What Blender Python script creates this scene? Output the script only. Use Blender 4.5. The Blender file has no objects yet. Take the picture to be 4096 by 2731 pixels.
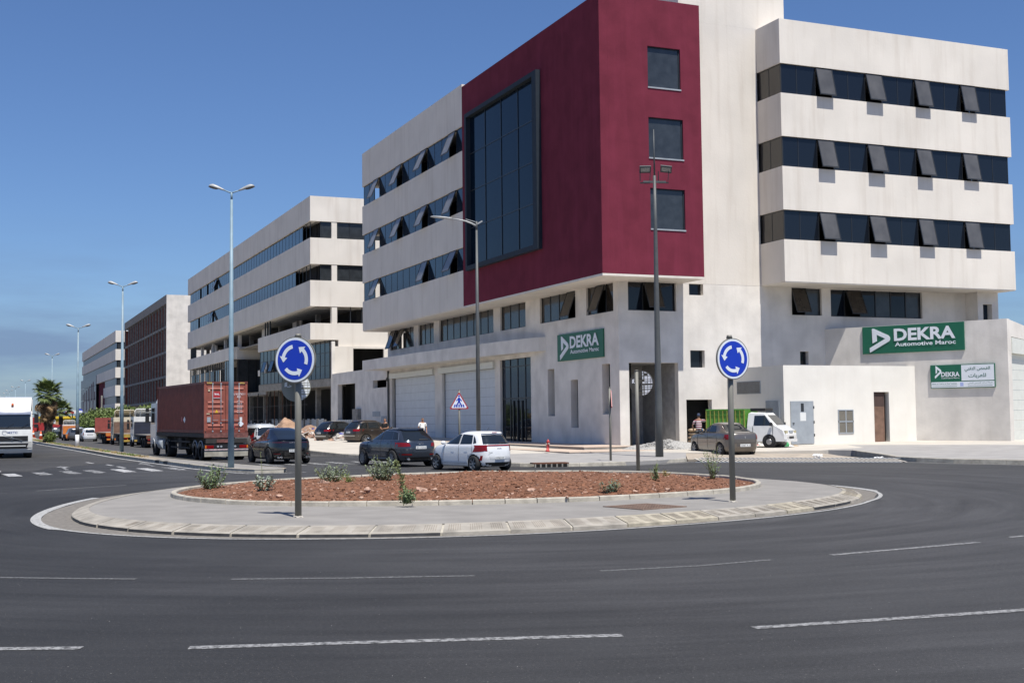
import bpy, bmesh, math, random
import numpy as np
from mathutils import Vector, Matrix, noise
R = random.Random(7)
PI = math.pi
rad = math.radians
sc = bpy.context.scene
COL = sc.collection

# ---------------------------------------------------------------- camera
CAM = Vector((0, 0, 2.1)); FPX = 4978.08
YAW, PITCH, ROLL = 0.402881491, 0.059606377, -0.0111959557
fw = Vector((math.sin(YAW)*math.cos(PITCH), math.cos(YAW)*math.cos(PITCH), math.sin(PITCH)))
rx = Vector((math.cos(YAW), -math.sin(YAW), 0)); up = rx.cross(fw)
RX = math.cos(ROLL)*rx + math.sin(ROLL)*up
RU = -math.sin(ROLL)*rx + math.cos(ROLL)*up
cam_d = bpy.data.cameras.new('camera'); cam = bpy.data.objects.new('camera', cam_d); COL.objects.link(cam)
M3 = Matrix((RX, RU, -fw)).transposed()
cam.matrix_world = Matrix.Translation(CAM) @ M3.to_4x4()
cam_d.sensor_width = 36; cam_d.lens = 36*FPX/4096; cam_d.clip_start = .1; cam_d.clip_end = 9000
sc.camera = cam
def ray(px, py): return RX*((px-2048)/FPX) - RU*((py-1365.5)/FPX) + fw
def onz(px, py, z=0.0):
    d = ray(px, py); return CAM + d*((z-CAM.z)/d.z)

# ---------------------------------------------------------------- light
SUN = Vector((0.10, -2.27, 4.98)).normalized()
sc.view_settings.view_transform = 'Standard'; sc.view_settings.look = 'None'
sc.view_settings.gamma = 1; sc.view_settings.use_curve_mapping = False
sc.view_settings.exposure = 0.56
w = bpy.data.worlds.new('World'); sc.world = w; w.use_nodes = True
nt = w.node_tree; nt.nodes.clear()
out = nt.nodes.new('ShaderNodeOutputWorld'); bg = nt.nodes.new('ShaderNodeBackground')
sky = nt.nodes.new('ShaderNodeTexSky'); sky.sky_type = 'NISHITA'; sky.sun_disc = False
sky.sun_elevation = math.asin(SUN.z); sky.sun_rotation = PI - math.atan2(SUN.x, -SUN.y)
sky.altitude = 0; sky.air_density = 1.0; sky.dust_density = 0.6; sky.ozone_density = 3.0
bg.inputs[1].default_value = 0.078
# thin cloud bank low over the horizon
tc = nt.nodes.new('ShaderNodeTexCoord'); sp = nt.nodes.new('ShaderNodeSeparateXYZ')
nt.links.new(tc.outputs['Generated'], sp.inputs[0])
mp = nt.nodes.new('ShaderNodeMapping'); mp.inputs['Scale'].default_value = (1.6, 1.6, 11)
nt.links.new(tc.outputs['Generated'], mp.inputs[0])
nz = nt.nodes.new('ShaderNodeTexNoise'); nz.inputs['Scale'].default_value = 2.2; nz.inputs['Detail'].default_value = 7
nz.inputs['Roughness'].default_value = .55
nt.links.new(mp.outputs[0], nz.inputs[0])
r1 = nt.nodes.new('ShaderNodeMapRange'); r1.inputs[1].default_value = .42; r1.inputs[2].default_value = .62
nt.links.new(nz.outputs[0], r1.inputs[0])
r2 = nt.nodes.new('ShaderNodeMapRange'); r2.inputs[1].default_value = .155; r2.inputs[2].default_value = .06
nt.links.new(sp.outputs[2], r2.inputs[0])
mm = nt.nodes.new('ShaderNodeMath'); mm.operation = 'MULTIPLY'
nt.links.new(r1.outputs[0], mm.inputs[0]); nt.links.new(r2.outputs[0], mm.inputs[1])
m2 = nt.nodes.new('ShaderNodeMath'); m2.operation = 'MULTIPLY'; m2.inputs[1].default_value = .75
nt.links.new(mm.outputs[0], m2.inputs[0])
hs = nt.nodes.new('ShaderNodeMix'); hs.data_type = 'RGBA'; hs.blend_type = 'MULTIPLY'; hs.inputs[0].default_value = 1
hs.inputs[7].default_value = (.60, .74, .98, 1)
nt.links.new(sky.outputs[0], hs.inputs[6])
cm = nt.nodes.new('ShaderNodeMix'); cm.data_type = 'RGBA'
cm.inputs[7].default_value = (1.55, 2.3, 3.9, 1)
nt.links.new(m2.outputs[0], cm.inputs[0]); nt.links.new(hs.outputs[2], cm.inputs[6])
nt.links.new(cm.outputs[2], bg.inputs[0]); nt.links.new(bg.outputs[0], out.inputs[0])
sl = bpy.data.lights.new('sun', 'SUN'); sl.energy = 4.3; sl.angle = rad(.5); sl.color = (1, .955, .88)
so = bpy.data.objects.new('sun', sl); COL.objects.link(so)
so.rotation_euler = SUN.to_track_quat('Z', 'Y').to_euler(); so.location = (0, -30, 60)

# ---------------------------------------------------------------- materials
def lin(h):
    if isinstance(h, str):
        v = [int(h[i:i+2], 16)/255 for i in (0, 2, 4)]
        return tuple(c/12.92 if c <= .04045 else ((c+.055)/1.055)**2.4 for c in v)
    return h
MATS = {}
def mat(name, col, rough=.8, metal=0, var=.12, scale=3, bump=0, bscale=40, spec=.5, coat=0, streak=0, dirt=None, ior=1.5, emis=None, stretch=(1, 1, 1), obj=False, detail=6):
    if name in MATS: return MATS[name]
    m = bpy.data.materials.new(name); m.use_nodes = True; n = m.node_tree; b = n.nodes['Principled BSDF']
    c = lin(col)
    b.inputs['Roughness'].default_value = rough; b.inputs['Metallic'].default_value = metal
    b.inputs['Specular IOR Level'].default_value = spec; b.inputs['IOR'].default_value = ior
    if coat: b.inputs['Coat Weight'].default_value = coat; b.inputs['Coat Roughness'].default_value = .04
    src = n.nodes.new('ShaderNodeTexCoord').outputs['Object'] if obj else n.nodes.new('ShaderNodeNewGeometry').outputs['Position']
    mpn = n.nodes.new('ShaderNodeMapping'); mpn.inputs['Scale'].default_value = stretch
    n.links.new(src, mpn.inputs[0])
    t = n.nodes.new('ShaderNodeTexNoise'); t.inputs['Scale'].default_value = scale; t.inputs['Detail'].default_value = detail
    n.links.new(mpn.outputs[0], t.inputs[0])
    rg = n.nodes.new('ShaderNodeMapRange'); rg.inputs[1].default_value = .3; rg.inputs[2].default_value = .7
    rg.inputs[3].default_value = 1-var; rg.inputs[4].default_value = 1+var*.6
    n.links.new(t.outputs[0], rg.inputs[0])
    mx = n.nodes.new('ShaderNodeMix'); mx.data_type = 'RGBA'; mx.blend_type = 'MULTIPLY'; mx.inputs[0].default_value = 1
    mx.inputs[6].default_value = (*c, 1)
    n.links.new(rg.outputs[0], mx.inputs[7]); last = mx.outputs[2]
    if streak:
        mp2 = n.nodes.new('ShaderNodeMapping'); mp2.inputs['Scale'].default_value = (1.1, 1.1, .09)
        n.links.new(src, mp2.inputs[0])
        t2 = n.nodes.new('ShaderNodeTexNoise'); t2.inputs['Scale'].default_value = 1.7; t2.inputs['Detail'].default_value = 8; t2.inputs['Roughness'].default_value = .6
        n.links.new(mp2.outputs[0], t2.inputs[0])
        g2 = n.nodes.new('ShaderNodeMapRange'); g2.inputs[1].default_value = .5; g2.inputs[2].default_value = .78
        g2.inputs[3].default_value = 0; g2.inputs[4].default_value = streak
        n.links.new(t2.outputs[0], g2.inputs[0])
        x2 = n.nodes.new('ShaderNodeMix'); x2.data_type = 'RGBA'; x2.inputs[7].default_value = (*lin(dirt or '8a7a66'), 1)
        n.links.new(g2.outputs[0], x2.inputs[0]); n.links.new(last, x2.inputs[6]); last = x2.outputs[2]
    n.links.new(last, b.inputs['Base Color'])
    if bump:
        t3 = n.nodes.new('ShaderNodeTexNoise'); t3.inputs['Scale'].default_value = bscale; t3.inputs['Detail'].default_value = 5
        n.links.new(src, t3.inputs[0])
        bp = n.nodes.new('ShaderNodeBump'); bp.inputs['Strength'].default_value = bump; bp.inputs['Distance'].default_value = .02
        n.links.new(t3.outputs[0], bp.inputs['Height']); n.links.new(bp.outputs[0], b.inputs['Normal'])
    if emis: b.inputs['Emission Color'].default_value = (*lin(emis), 1); b.inputs['Emission Strength'].default_value = 1
    MATS[name] = m; return m

STUCCO = mat('white_stucco', (.685, .64, .575), .9, var=.08, scale=.4, bump=.25, bscale=9, streak=.24, dirt='8f7a62')
STUCCO2 = mat('plain_stucco', (.67, .635, .585), .92, var=.16, scale=.8, bump=.3, bscale=7, streak=.15, dirt='8f8478')
STUCCO3 = mat('yard_stucco', (.70, .675, .62), .9, var=.08, scale=.7, bump=.2, bscale=7, streak=.12, dirt='98805c')
MAROON = mat('maroon_paint', (.155, .026, .045), .9, var=.16, scale=.9, bump=.2, bscale=6, streak=.25, dirt='8a3a50', spec=.12)
CONC = mat('raw_concrete', (.26, .245, .22), .93, var=.3, scale=2, bump=.4, bscale=12)
CONCL = mat('pale_concrete', (.47, .435, .38), .93, var=.12, scale=.7, bump=.3, bscale=14)
PAVE = mat('grey_pavement', (.30, .288, .275), .92, var=.14, scale=1.1, bump=.3, bscale=25)
ISL = mat('island_concrete', (.235, .222, .205), .92, var=.15, scale=1.4, bump=.3, bscale=30)
KERB = mat('kerb_stone', (.40, .37, .31), .9, var=.28, scale=3.5, bump=.4, bscale=20)
APRON = mat('apron_stone', (.31, .285, .245), .9, var=.3, scale=3, bump=.4, bscale=24, obj=False)
APRON_Y = mat('apron_stone_stained', (.35, .315, .245), .9, var=.35, scale=4, bump=.4, bscale=24)
BLACKP = mat('black_kerb_paint', (.035, .035, .037), .7, var=.5, scale=6)
GROOVE = mat('groove_tone', (.23, .20, .165), .95, var=.3)  # darker tone that makes the raised bars look like sunken grooves
SAND = mat('roadside_sand', (.17, .155, .135), .95, var=.3, scale=8)
DIRT = mat('dry_dirt', (.36, .31, .25), .95, var=.25, scale=1.5, bump=.5, bscale=8)
SOIL = mat('red_soil', (.180, .080, .043), .97, var=.5, scale=9, bump=.9, bscale=22)
STONE = mat('pink_stone', (.42, .27, .20), .9, var=.3, scale=8)
GRAVEL = mat('grey_gravel', (.36, .35, .33), .95, var=.4, scale=14, bump=1, bscale=30)
GLASS = mat('tinted_glass', (.008, .011, .017), .04, var=0, spec=.45, ior=1.5)
GLASSB = mat('blue_tinted_glass', (.008, .019, .036), .04, var=.1, scale=.4, spec=.42, ior=1.5)
GLASS2 = mat('blue_mirror_glass', (.010, .024, .045), .04, var=.25, scale=.5, spec=.45, ior=1.5)
PICG = mat('near_black_glass', (.004, .011, .022), .04, var=.1, spec=.22, ior=1.45)
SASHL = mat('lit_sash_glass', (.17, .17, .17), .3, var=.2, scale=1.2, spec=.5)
MANH = mat('rusty_manhole', (.20, .135, .10), .8, var=.35, scale=9)
DARKRED = mat('dark_tail_bar', (.06, .004, .006), .15, coat=.6)
GLASSD = mat('dusty_glass', (.035, .040, .045), .16, var=.3, scale=2, spec=.6)
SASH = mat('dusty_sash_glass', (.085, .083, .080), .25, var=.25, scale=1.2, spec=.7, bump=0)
BROWNG = mat('bronze_glass', (.028, .023, .019), .10, var=.2, scale=1.5, spec=.6)
CARG = mat('car_glass', (.012, .015, .017), .03, var=0, spec=.8, ior=1.55, obj=True)
ALU = mat('dark_aluminium', (.020, .023, .027), .4, var=.1, metal=.0, spec=.5)
ALUB = mat('blue_grey_aluminium', (.024, .033, .046), .6, var=.1, spec=.15)
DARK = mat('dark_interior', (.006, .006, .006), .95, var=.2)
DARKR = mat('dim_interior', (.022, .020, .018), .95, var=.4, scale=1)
SHUT = mat('white_shutter', (.56, .59, .62), .45, var=.06, scale=1.5, streak=.1, dirt='707880')
SHUTR = mat('cream_shutter', (.62, .63, .58), .5, var=.06)
BRICK = mat('red_clay_brick', (.27, .088, .052), .95, var=.4, scale=2.5, bump=.5, bscale=9)
POLEB = mat('pale_blue_pole', (.19, .28, .34), .55, var=.2, scale=2, streak=.2, dirt='b0a090')
POLED = mat('dark_grey_pole', (.080, .085, .085), .5, var=.15)
POLEG = mat('olive_grey_pole', (.17, .165, .14), .5, var=.1)
LAMPG = mat('lamp_housing', (.36, .37, .37), .4, var=.15, scale=6)
STEEL = mat('steel', (.45, .45, .46), .3, metal=.8, var=.1)
GALV = mat('galvanised_grey', (.30, .33, .36), .55, var=.15, scale=2)
WHITEP = mat('white_paint', (.72, .72, .72), .5, var=.05)
SIGNW = mat('sign_white', (.72, .76, .80), .4, var=.03)
SIGNB = mat('sign_blue', (.008, .040, .43), .35, var=.03)
SIGNR = mat('sign_red', (.38, .025, .03), .4, var=.05)
SIGNG = mat('sign_green', (.006, .115, .062), .45, var=.06, scale=6)
SIGNT = mat('sign_taupe', (.25, .25, .21), .5, var=.05)
BLACK = mat('black_plastic', (.012, .012, .013), .5, var=.1)
RUBBER = mat('tyre_rubber', (.016, .016, .017), .85, var=.3, scale=6, obj=True)
RIM = mat('alloy_rim', (.26, .26, .265), .35, metal=.4, var=.1, obj=True)
RIMD = mat('dark_alloy', (.05, .05, .055), .3, metal=.5, var=.1, obj=True)
CHROME = mat('chrome_trim', (.62, .62, .62), .15, metal=.9, var=0)
REDL = mat('red_tail_lamp', (.20, .005, .007), .2, var=.1, coat=.3, spec=.3)
AMBER = mat('amber_lamp', (.60, .16, .02), .2, var=.1, coat=.5)
CLEARL = mat('clear_lamp', (.50, .50, .48), .08, var=.15, coat=1, scale=12)
PLATE = mat('number_plate', (.66, .67, .66), .5, var=.04)
PINK = mat('container_red', (.165, .040, .027), .6, var=.25, scale=2.5, streak=.2, dirt='3a1a12')
PINKL = mat('container_red_door', (.27, .075, .050), .6, var=.2, scale=3, streak=.25, dirt='5c281c')
DKMET = mat('dark_chassis', (.030, .028, .027), .8, var=.4, scale=4)
RUST = mat('rusty_steel', (.13, .055, .03), .85, var=.4, scale=5)
WOOD = mat('pale_plank', (.50, .36, .19), .85, var=.25, scale=9)
BROWNW = mat('brown_board', (.17, .10, .07), .85, var=.3, scale=3)
ORANGE = mat('orange_paint', (.55, .17, .03), .6, var=.25, scale=4, streak=.2)
SKIN = mat('skin', (.30, .15, .09), .6, var=.1)
HAIR = mat('short_grey_hair', (.06, .05, .045), .8, var=.3, scale=40)
CLOTHK = mat('black_cotton', (.010, .010, .012), .9, var=.2)
CLOTHW = mat('white_cotton', (.76, .76, .75), .9, var=.05)
CLOTHB = mat('dark_trousers', (.03, .035, .05), .9, var=.2)
LEAF = mat('weed_leaf', (.13, .19, .085), .7, var=.45, scale=14)
LEAFG = mat('grey_green_leaf', (.19, .235, .145), .75, var=.4, scale=14)
LEAFY = mat('yellow_green_stem', (.17, .19, .06), .75, var=.4, scale=14)
GRASS = mat('green_grass', (.14, .20, .045), .8, var=.5, scale=8)
DRYG = mat('dry_grass', (.33, .25, .11), .9, var=.4, scale=8)
HEDGE = mat('hedge_leaf', (.11, .155, .033), .65, var=.55, scale=1.4)
PALMG = mat('palm_leaf', (.13, .17, .05), .6, var=.5, scale=1.2)
PALMD = mat('dead_palm_leaf', (.26, .17, .085), .9, var=.4, scale=2)
BARK = mat('palm_bark', (.055, .042, .032), .95, var=.4, scale=9, bump=.8, bscale=14)
MARK = None

# ---------------------------------------------------------------- mesh helpers
class MB:
    def __init__(s): s.v = []; s.f = []; s.m = []; s.sm = []; s.mi = 0
    def add(s, vs, fs, smooth=False):
        o = len(s.v); s.v += [tuple(v) for v in vs]
        for f in fs: s.f.append([i+o for i in f]); s.m.append(s.mi); s.sm.append(smooth)
        return s
    def box(s, x0, x1, y0, y1, z0, z1):
        x0, x1 = sorted((x0, x1)); y0, y1 = sorted((y0, y1)); z0, z1 = sorted((z0, z1))
        return s.add([(x0,y0,z0),(x1,y0,z0),(x1,y1,z0),(x0,y1,z0),(x0,y0,z1),(x1,y0,z1),(x1,y1,z1),(x0,y1,z1)],
              [(3,2,1,0),(4,5,6,7),(0,1,5,4),(1,2,6,5),(2,3,7,6),(3,0,4,7)])
    def obox(s, c, a, b, d, ha, hb, hd):
        c, a, b, d = map(Vector, (c, a, b, d)); vs = []
        for k in (-1, 1):
            for i, j in ((-1,-1),(1,-1),(1,1),(-1,1)): vs.append(c+a*ha*i+b*hb*j+d*hd*k)
        return s.add(vs, [(3,2,1,0),(4,5,6,7),(0,1,5,4),(1,2,6,5),(2,3,7,6),(3,0,4,7)])
    def bar(s, p, q, w_, h_=None, upv=(0,0,1)):
        p, q = Vector(p), Vector(q); d = (q-p); L = d.length
        if L < 1e-6: return s
        d /= L; a = d.cross(Vector(upv))
        if a.length < 1e-3: a = d.cross(Vector((1,0,0)))
        a.normalize(); b = a.cross(d)
        return s.obox((p+q)/2, a, b, d, w_/2, (h_ or w_)/2, L/2)
    def tube(s, pts, rs, n=8, cap=True, smooth=True):
        pts = [Vector(p) for p in pts]
        if not isinstance(rs, (list, tuple)): rs = [rs]*len(pts)
        vs = []; prev = None
        for i, p in enumerate(pts):
            d = (pts[min(i+1, len(pts)-1)]-pts[max(i-1, 0)]).normalized()
            a = d.cross(Vector((0,0,1))) if prev is None else prev - d*prev.dot(d)
            if a.length < 1e-3: a = d.cross(Vector((1,0,0)))
            a.normalize(); prev = a; b = d.cross(a)
            for k in range(n):
                t = 2*PI*k/n; vs.append(p+(a*math.cos(t)+b*math.sin(t))*rs[i])
        fs = [(i*n+k, i*n+(k+1)%n, (i+1)*n+(k+1)%n, (i+1)*n+k) for i in range(len(pts)-1) for k in range(n)]
        s.add(vs, fs, smooth)
        if cap:
            o = len(s.v)-len(vs)
            s.f.append([o+k for k in reversed(range(n))]); s.m.append(s.mi); s.sm.append(False)
            s.f.append([o+(len(pts)-1)*n+k for k in range(n)]); s.m.append(s.mi); s.sm.append(False)
        return s
    def cyl(s, p, q, r, r2=None, n=12, smooth=True): return s.tube([p, q], [r, r if r2 is None else r2], n, True, smooth)
    def prism(s, pts2, fn, d0, d1, smooth=False):
        # polygon of 2-D points; fn(u, v, d) -> 3-D
        n = len(pts2); vs = [fn(u, v, d0) for u, v in pts2]+[fn(u, v, d1) for u, v in pts2]
        return s.add(vs, [list(range(n)), list(reversed(range(n, 2*n)))]+[((i+1)%n, i, n+i, n+(i+1)%n) for i in range(n)], smooth)
    def blob(s, c, r, seed=0, sub=1, rough=.25, flat=1.0, smooth=False):
        bm = bmesh.new(); bmesh.ops.create_icosphere(bm, subdivisions=sub, radius=1)
        c = Vector(c); rr = r if isinstance(r, (tuple, list)) else (r, r, r)
        vs = []
        for v in bm.verts:
            k = 1+rough*noise.noise(v.co*1.7+Vector((seed*3.1, seed*1.7, 0)))*2
            vs.append((c.x+v.co.x*rr[0]*k, c.y+v.co.y*rr[1]*k, c.z+v.co.z*rr[2]*k*flat))
        fs = [[v.index for v in f.verts] for f in bm.faces]; bm.free()
        return s.add(vs, fs, smooth)
    def mesh(s, name, mats, off=(0,0,0)):
        me = bpy.data.meshes.new(name); ox, oy, oz = off
        me.from_pydata([(x-ox, y-oy, z-oz) for x, y, z in s.v], [], s.f)
        for m in (mats if isinstance(mats, (list, tuple)) else [mats]): me.materials.append(m)
        me.polygons.foreach_set('material_index', s.m); me.polygons.foreach_set('use_smooth', s.sm)
        me.update(); bm = bmesh.new(); bm.from_mesh(me); bmesh.ops.recalc_face_normals(bm, faces=bm.faces); bm.to_mesh(me); bm.free()
        return me

def link(name, me, parent=None, loc=(0,0,0)):
    o = bpy.data.objects.new(name, me); COL.objects.link(o); o.location = loc
    if parent: o.parent = parent
    return o
def tag(o, label=None, cat=None, group=None, kind=None):
    if label: o['label'] = label
    if cat: o['category'] = cat
    if group: o['group'] = group
    if kind: o['kind'] = kind
    return o
def empty(name, loc, rz=0, label=None, cat=None, group=None):
    o = bpy.data.objects.new(name, None); COL.objects.link(o); o.location = loc; o.rotation_euler.z = rz
    o.empty_display_size = .3
    return tag(o, label, cat, group)
class Thing:
    """empty at loc; parts are given in WORLD coordinates when world=True, else local"""
    def __init__(s, name, loc, label, cat, group=None, rz=0, world=False):
        s.o = empty(name, loc, rz, label, cat, group); s.off = tuple(loc) if world else (0,0,0)
    def part(s, name, mb, m, parent=None, label=None, kind=None):
        o = link(name, mb.mesh(name, m, s.off), parent or s.o)
        if label: o['label'] = label
        if kind: o['kind'] = kind
        return o
def solo(name, mb, m, label, cat, loc=(0,0,0), group=None, rz=0):
    o = link(name, mb.mesh(name, m, loc), None, loc); o.rotation_euler.z = rz
    return tag(o, label, cat, group)
def struct(name, mb, m, kind='structure', parent=None):
    o = link(name, mb.mesh(name, m), parent)
    if parent is None or kind != 'structure': o['kind'] = kind
    return o
_unit = {}
def unit_box(m):
    if m.name not in _unit:
        _unit[m.name] = MB().box(-.5, .5, -.5, .5, -.5, .5).mesh('unit_'+m.name, m)
    return _unit[m.name]
def ubox(name, m, T, x0, x1, y0, y1, z0, z1, parent=None, label=None):
    """box part sharing mesh data; world coords relative to Thing T offset"""
    ox, oy, oz = T.off
    o = link(name, unit_box(m), parent or T.o, ((x0+x1)/2-ox, (y0+y1)/2-oy, (z0+z1)/2-oz))
    o.scale = (abs(x1-x0), abs(y1-y0), abs(z1-z0))
    if label: o['label'] = label
    return o
def copy_tree(o, parent=None):
    c = o.copy(); COL.objects.link(c)
    if parent is not None: c.parent = parent
    for ch in list(o.children): copy_tree(ch, c)
    return c
def wall(mb, axis, v0, v1, u0, u1, z0, z1, holes=()):
    """slab on an axis plane with rectangular holes (ua,ub,za,zb); thickness v0..v1"""
    zs = sorted({z0, z1, *[min(max(h[i], z0), z1) for h in holes for i in (2, 3)]})
    for a, b in zip(zs, zs[1:]):
        if b-a < 1e-5: continue
        zc = (a+b)/2; hs_ = sorted((h[0], h[1]) for h in holes if h[2] < zc < h[3])
        u = u0
        for ha, hb in hs_+[(u1, u1)]:
            if ha-u > 1e-5:
                if axis == 'x': mb.box(v0, v1, u, ha, a, b)
                else: mb.box(u, ha, v0, v1, a, b)
            u = max(u, hb)
    return mb
def text_mesh(name, s, size, fn, m, depth=.004, align='CENTER', bold=0, sx=1, parent=None):
    """text mapped with fn(u, v, d) -> local 3-D point; u right, v up"""
    cu = bpy.data.curves.new('t', 'FONT'); cu.body = s; cu.size = size; cu.align_x = align; cu.align_y = 'CENTER'
    cu.offset = bold; cu.extrude = depth/2; cu.resolution_u = 2; cu.fill_mode = 'BOTH'
    ob = bpy.data.objects.new('t', cu); COL.objects.link(ob)
    dg = bpy.context.evaluated_depsgraph_get(); me = bpy.data.meshes.new_from_object(ob.evaluated_get(dg))
    bpy.data.objects.remove(ob); bpy.data.curves.remove(cu)
    for v in me.vertices: v.co = fn(v.co.x*sx, v.co.y, v.co.z+depth/2)
    me.materials.clear(); me.materials.append(m); me.name = name
    return link(name, me, parent)
# ================================================================= asphalt and worn paint
def asphalt(name, base, old=False):
    m = bpy.data.materials.new(name); m.use_nodes = True; n = m.node_tree; b = n.nodes['Principled BSDF']; L = n.links.new
    N = n.nodes.new
    geo = N('ShaderNodeNewGeometry').outputs['Position']
    sub = N('ShaderNodeVectorMath'); sub.operation = 'SUBTRACT'; sub.inputs[1].default_value = (11.2, 29.6, 0); L(geo, sub.inputs[0])
    sx = N('ShaderNodeSeparateXYZ'); L(sub.outputs[0], sx.inputs[0])
    ln = N('ShaderNodeVectorMath'); ln.operation = 'LENGTH'; L(sub.outputs[0], ln.inputs[0])
    an = N('ShaderNodeMath'); an.operation = 'ARCTAN2'; L(sx.outputs[1], an.inputs[0]); L(sx.outputs[0], an.inputs[1])
    cb = N('ShaderNodeCombineXYZ'); L(ln.outputs['Value'], cb.inputs[0]); L(an.outputs[0], cb.inputs[1])
    def nz(vec, scale, detail, rough=.55, stretch=(1,1,1)):
        mp = N('ShaderNodeMapping'); mp.inputs['Scale'].default_value = stretch; L(vec, mp.inputs[0])
        t = N('ShaderNodeTexNoise'); t.inputs['Scale'].default_value = scale; t.inputs['Detail'].default_value = detail; t.inputs['Roughness'].default_value = rough
        L(mp.outputs[0], t.inputs[0]); return t.outputs[0]
    def mr(v, a, b_, c, d):
        g = N('ShaderNodeMapRange'); g.inputs[1].default_value = a; g.inputs[2].default_value = b_; g.inputs[3].default_value = c; g.inputs[4].default_value = d
        L(v, g.inputs[0]); return g.outputs[0]
    def mul(a, b_):
        k = N('ShaderNodeMath'); k.operation = 'MULTIPLY'; L(a, k.inputs[0]); L(b_, k.inputs[1]); return k.outputs[0]
    tracks = mr(nz(cb.outputs[0], 1.2, 6, .65, (1, 1.6, 1)), .35, .68, .78, 1.32)
    fine_tr = mr(nz(cb.outputs[0], 4.5, 5, .65, (1, 1.1, 1)), .35, .65, .91, 1.10)
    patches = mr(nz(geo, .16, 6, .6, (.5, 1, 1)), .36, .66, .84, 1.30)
    speck = mr(nz(geo, 22, 7, .9), .30, .72, .45, 1.62)
    grit = mr(nz(geo, 42, 3, .7), .62, .72, 0, 1)
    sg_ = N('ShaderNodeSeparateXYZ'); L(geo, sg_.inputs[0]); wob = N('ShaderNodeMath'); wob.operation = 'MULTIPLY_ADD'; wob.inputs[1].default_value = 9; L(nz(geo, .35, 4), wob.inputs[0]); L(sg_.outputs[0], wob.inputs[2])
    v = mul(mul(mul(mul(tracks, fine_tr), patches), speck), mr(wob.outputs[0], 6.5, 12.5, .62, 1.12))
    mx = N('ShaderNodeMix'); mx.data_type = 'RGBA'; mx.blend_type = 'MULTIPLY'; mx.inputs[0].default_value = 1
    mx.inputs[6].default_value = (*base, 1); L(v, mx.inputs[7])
    m2 = N('ShaderNodeMix'); m2.data_type = 'RGBA'; m2.inputs[7].default_value = (.20, .19, .17, 1)
    gs = N('ShaderNodeMath'); gs.operation = 'MULTIPLY'; gs.inputs[1].default_value = .8; L(grit, gs.inputs[0])
    L(gs.outputs[0], m2.inputs[0]); L(mx.outputs[2], m2.inputs[6]); L(m2.outputs[2], b.inputs['Base Color'])
    b.inputs['Roughness'].default_value = .78; b.inputs['Specular IOR Level'].default_value = .35
    t = N('ShaderNodeTexNoise'); t.inputs['Scale'].default_value = 110; t.inputs['Detail'].default_value = 3; L(geo, t.inputs[0])
    bp = N('ShaderNodeBump'); bp.inputs['Strength'].default_value = .6; bp.inputs['Distance'].default_value = .008
    L(t.outputs[0], bp.inputs['Height']); L(bp.outputs[0], b.inputs['Normal'])
    return m
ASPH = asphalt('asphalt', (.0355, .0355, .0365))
ASPHO = asphalt('old_asphalt', (.052, .050, .048), True)
def worn(name, col, wear, scale=9, under=(.05, .05, .05)):
    m = bpy.data.materials.new(name); m.use_nodes = True; n = m.node_tree; b = n.nodes['Principled BSDF']
    g = n.nodes.new('ShaderNodeNewGeometry'); t = n.nodes.new('ShaderNodeTexNoise'); t.inputs['Scale'].default_value = scale; t.inputs['Detail'].default_value = 9; t.inputs['Roughness'].default_value = .72
    n.links.new(g.outputs['Position'], t.inputs[0])
    r = n.nodes.new('ShaderNodeMapRange'); r.inputs[1].default_value = wear-.06; r.inputs[2].default_value = wear+.08; n.links.new(t.outputs[0], r.inputs[0])
    x = n.nodes.new('ShaderNodeMix'); x.data_type = 'RGBA'; x.inputs[6].default_value = (*under, 1); x.inputs[7].default_value = (*col, 1)
    n.links.new(r.outputs[0], x.inputs[0]); n.links.new(x.outputs[2], b.inputs['Base Color']); b.inputs['Roughness'].default_value = .8
    return m
P_NEAR = worn('worn_lane_paint', (.26, .26, .26), .47, 14)
P_FAINT = worn('faint_lane_paint', (.16, .16, .16), .50, 22)
P_RING = worn('ring_paint', (.36, .36, .35), .42, 12, (.12, .11, .10))
P_ZEB = worn('zebra_paint', (.42, .42, .42), .44, 4)
P_ZEBW = worn('worn_zebra_paint', (.40, .40, .40), .52, 3)

def flat(name, pts, z, m, cuts=0, zfn=None, kind='structure', smooth=False):
    bm = bmesh.new(); bm.faces.new([bm.verts.new((x, y, z)) for x, y in pts])
    if cuts:
        xs = [p[0] for p in pts]; ys = [p[1] for p in pts]
        k = math.floor(min(xs)/cuts)*cuts
        while k < max(xs):
            bmesh.ops.bisect_plane(bm, geom=bm.verts[:]+bm.edges[:]+bm.faces[:], plane_co=(k, 0, 0), plane_no=(1, 0, 0)); k += cuts
        k = math.floor(min(ys)/cuts)*cuts
        while k < max(ys):
            bmesh.ops.bisect_plane(bm, geom=bm.verts[:]+bm.edges[:]+bm.faces[:], plane_co=(0, k, 0), plane_no=(0, 1, 0)); k += cuts
    if zfn:
        for v in bm.verts: v.co.z = zfn(v.co.x, v.co.y)
    if zfn:
        be = [e for e in bm.edges if e.is_boundary]
        g = bmesh.ops.extrude_edge_only(bm, edges=be)
        for v in g['geom']:
            if isinstance(v, bmesh.types.BMVert): v.co.z = -.12
    bmesh.ops.recalc_face_normals(bm, faces=bm.faces)
    if not zfn and bm.faces and sum(f.normal.z for f in bm.faces) < 0: bmesh.ops.reverse_faces(bm, faces=bm.faces)
    me = bpy.data.meshes.new(name); bm.to_mesh(me); bm.free(); me.materials.append(m)
    o = link(name, me); o['kind'] = kind; return o

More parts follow.
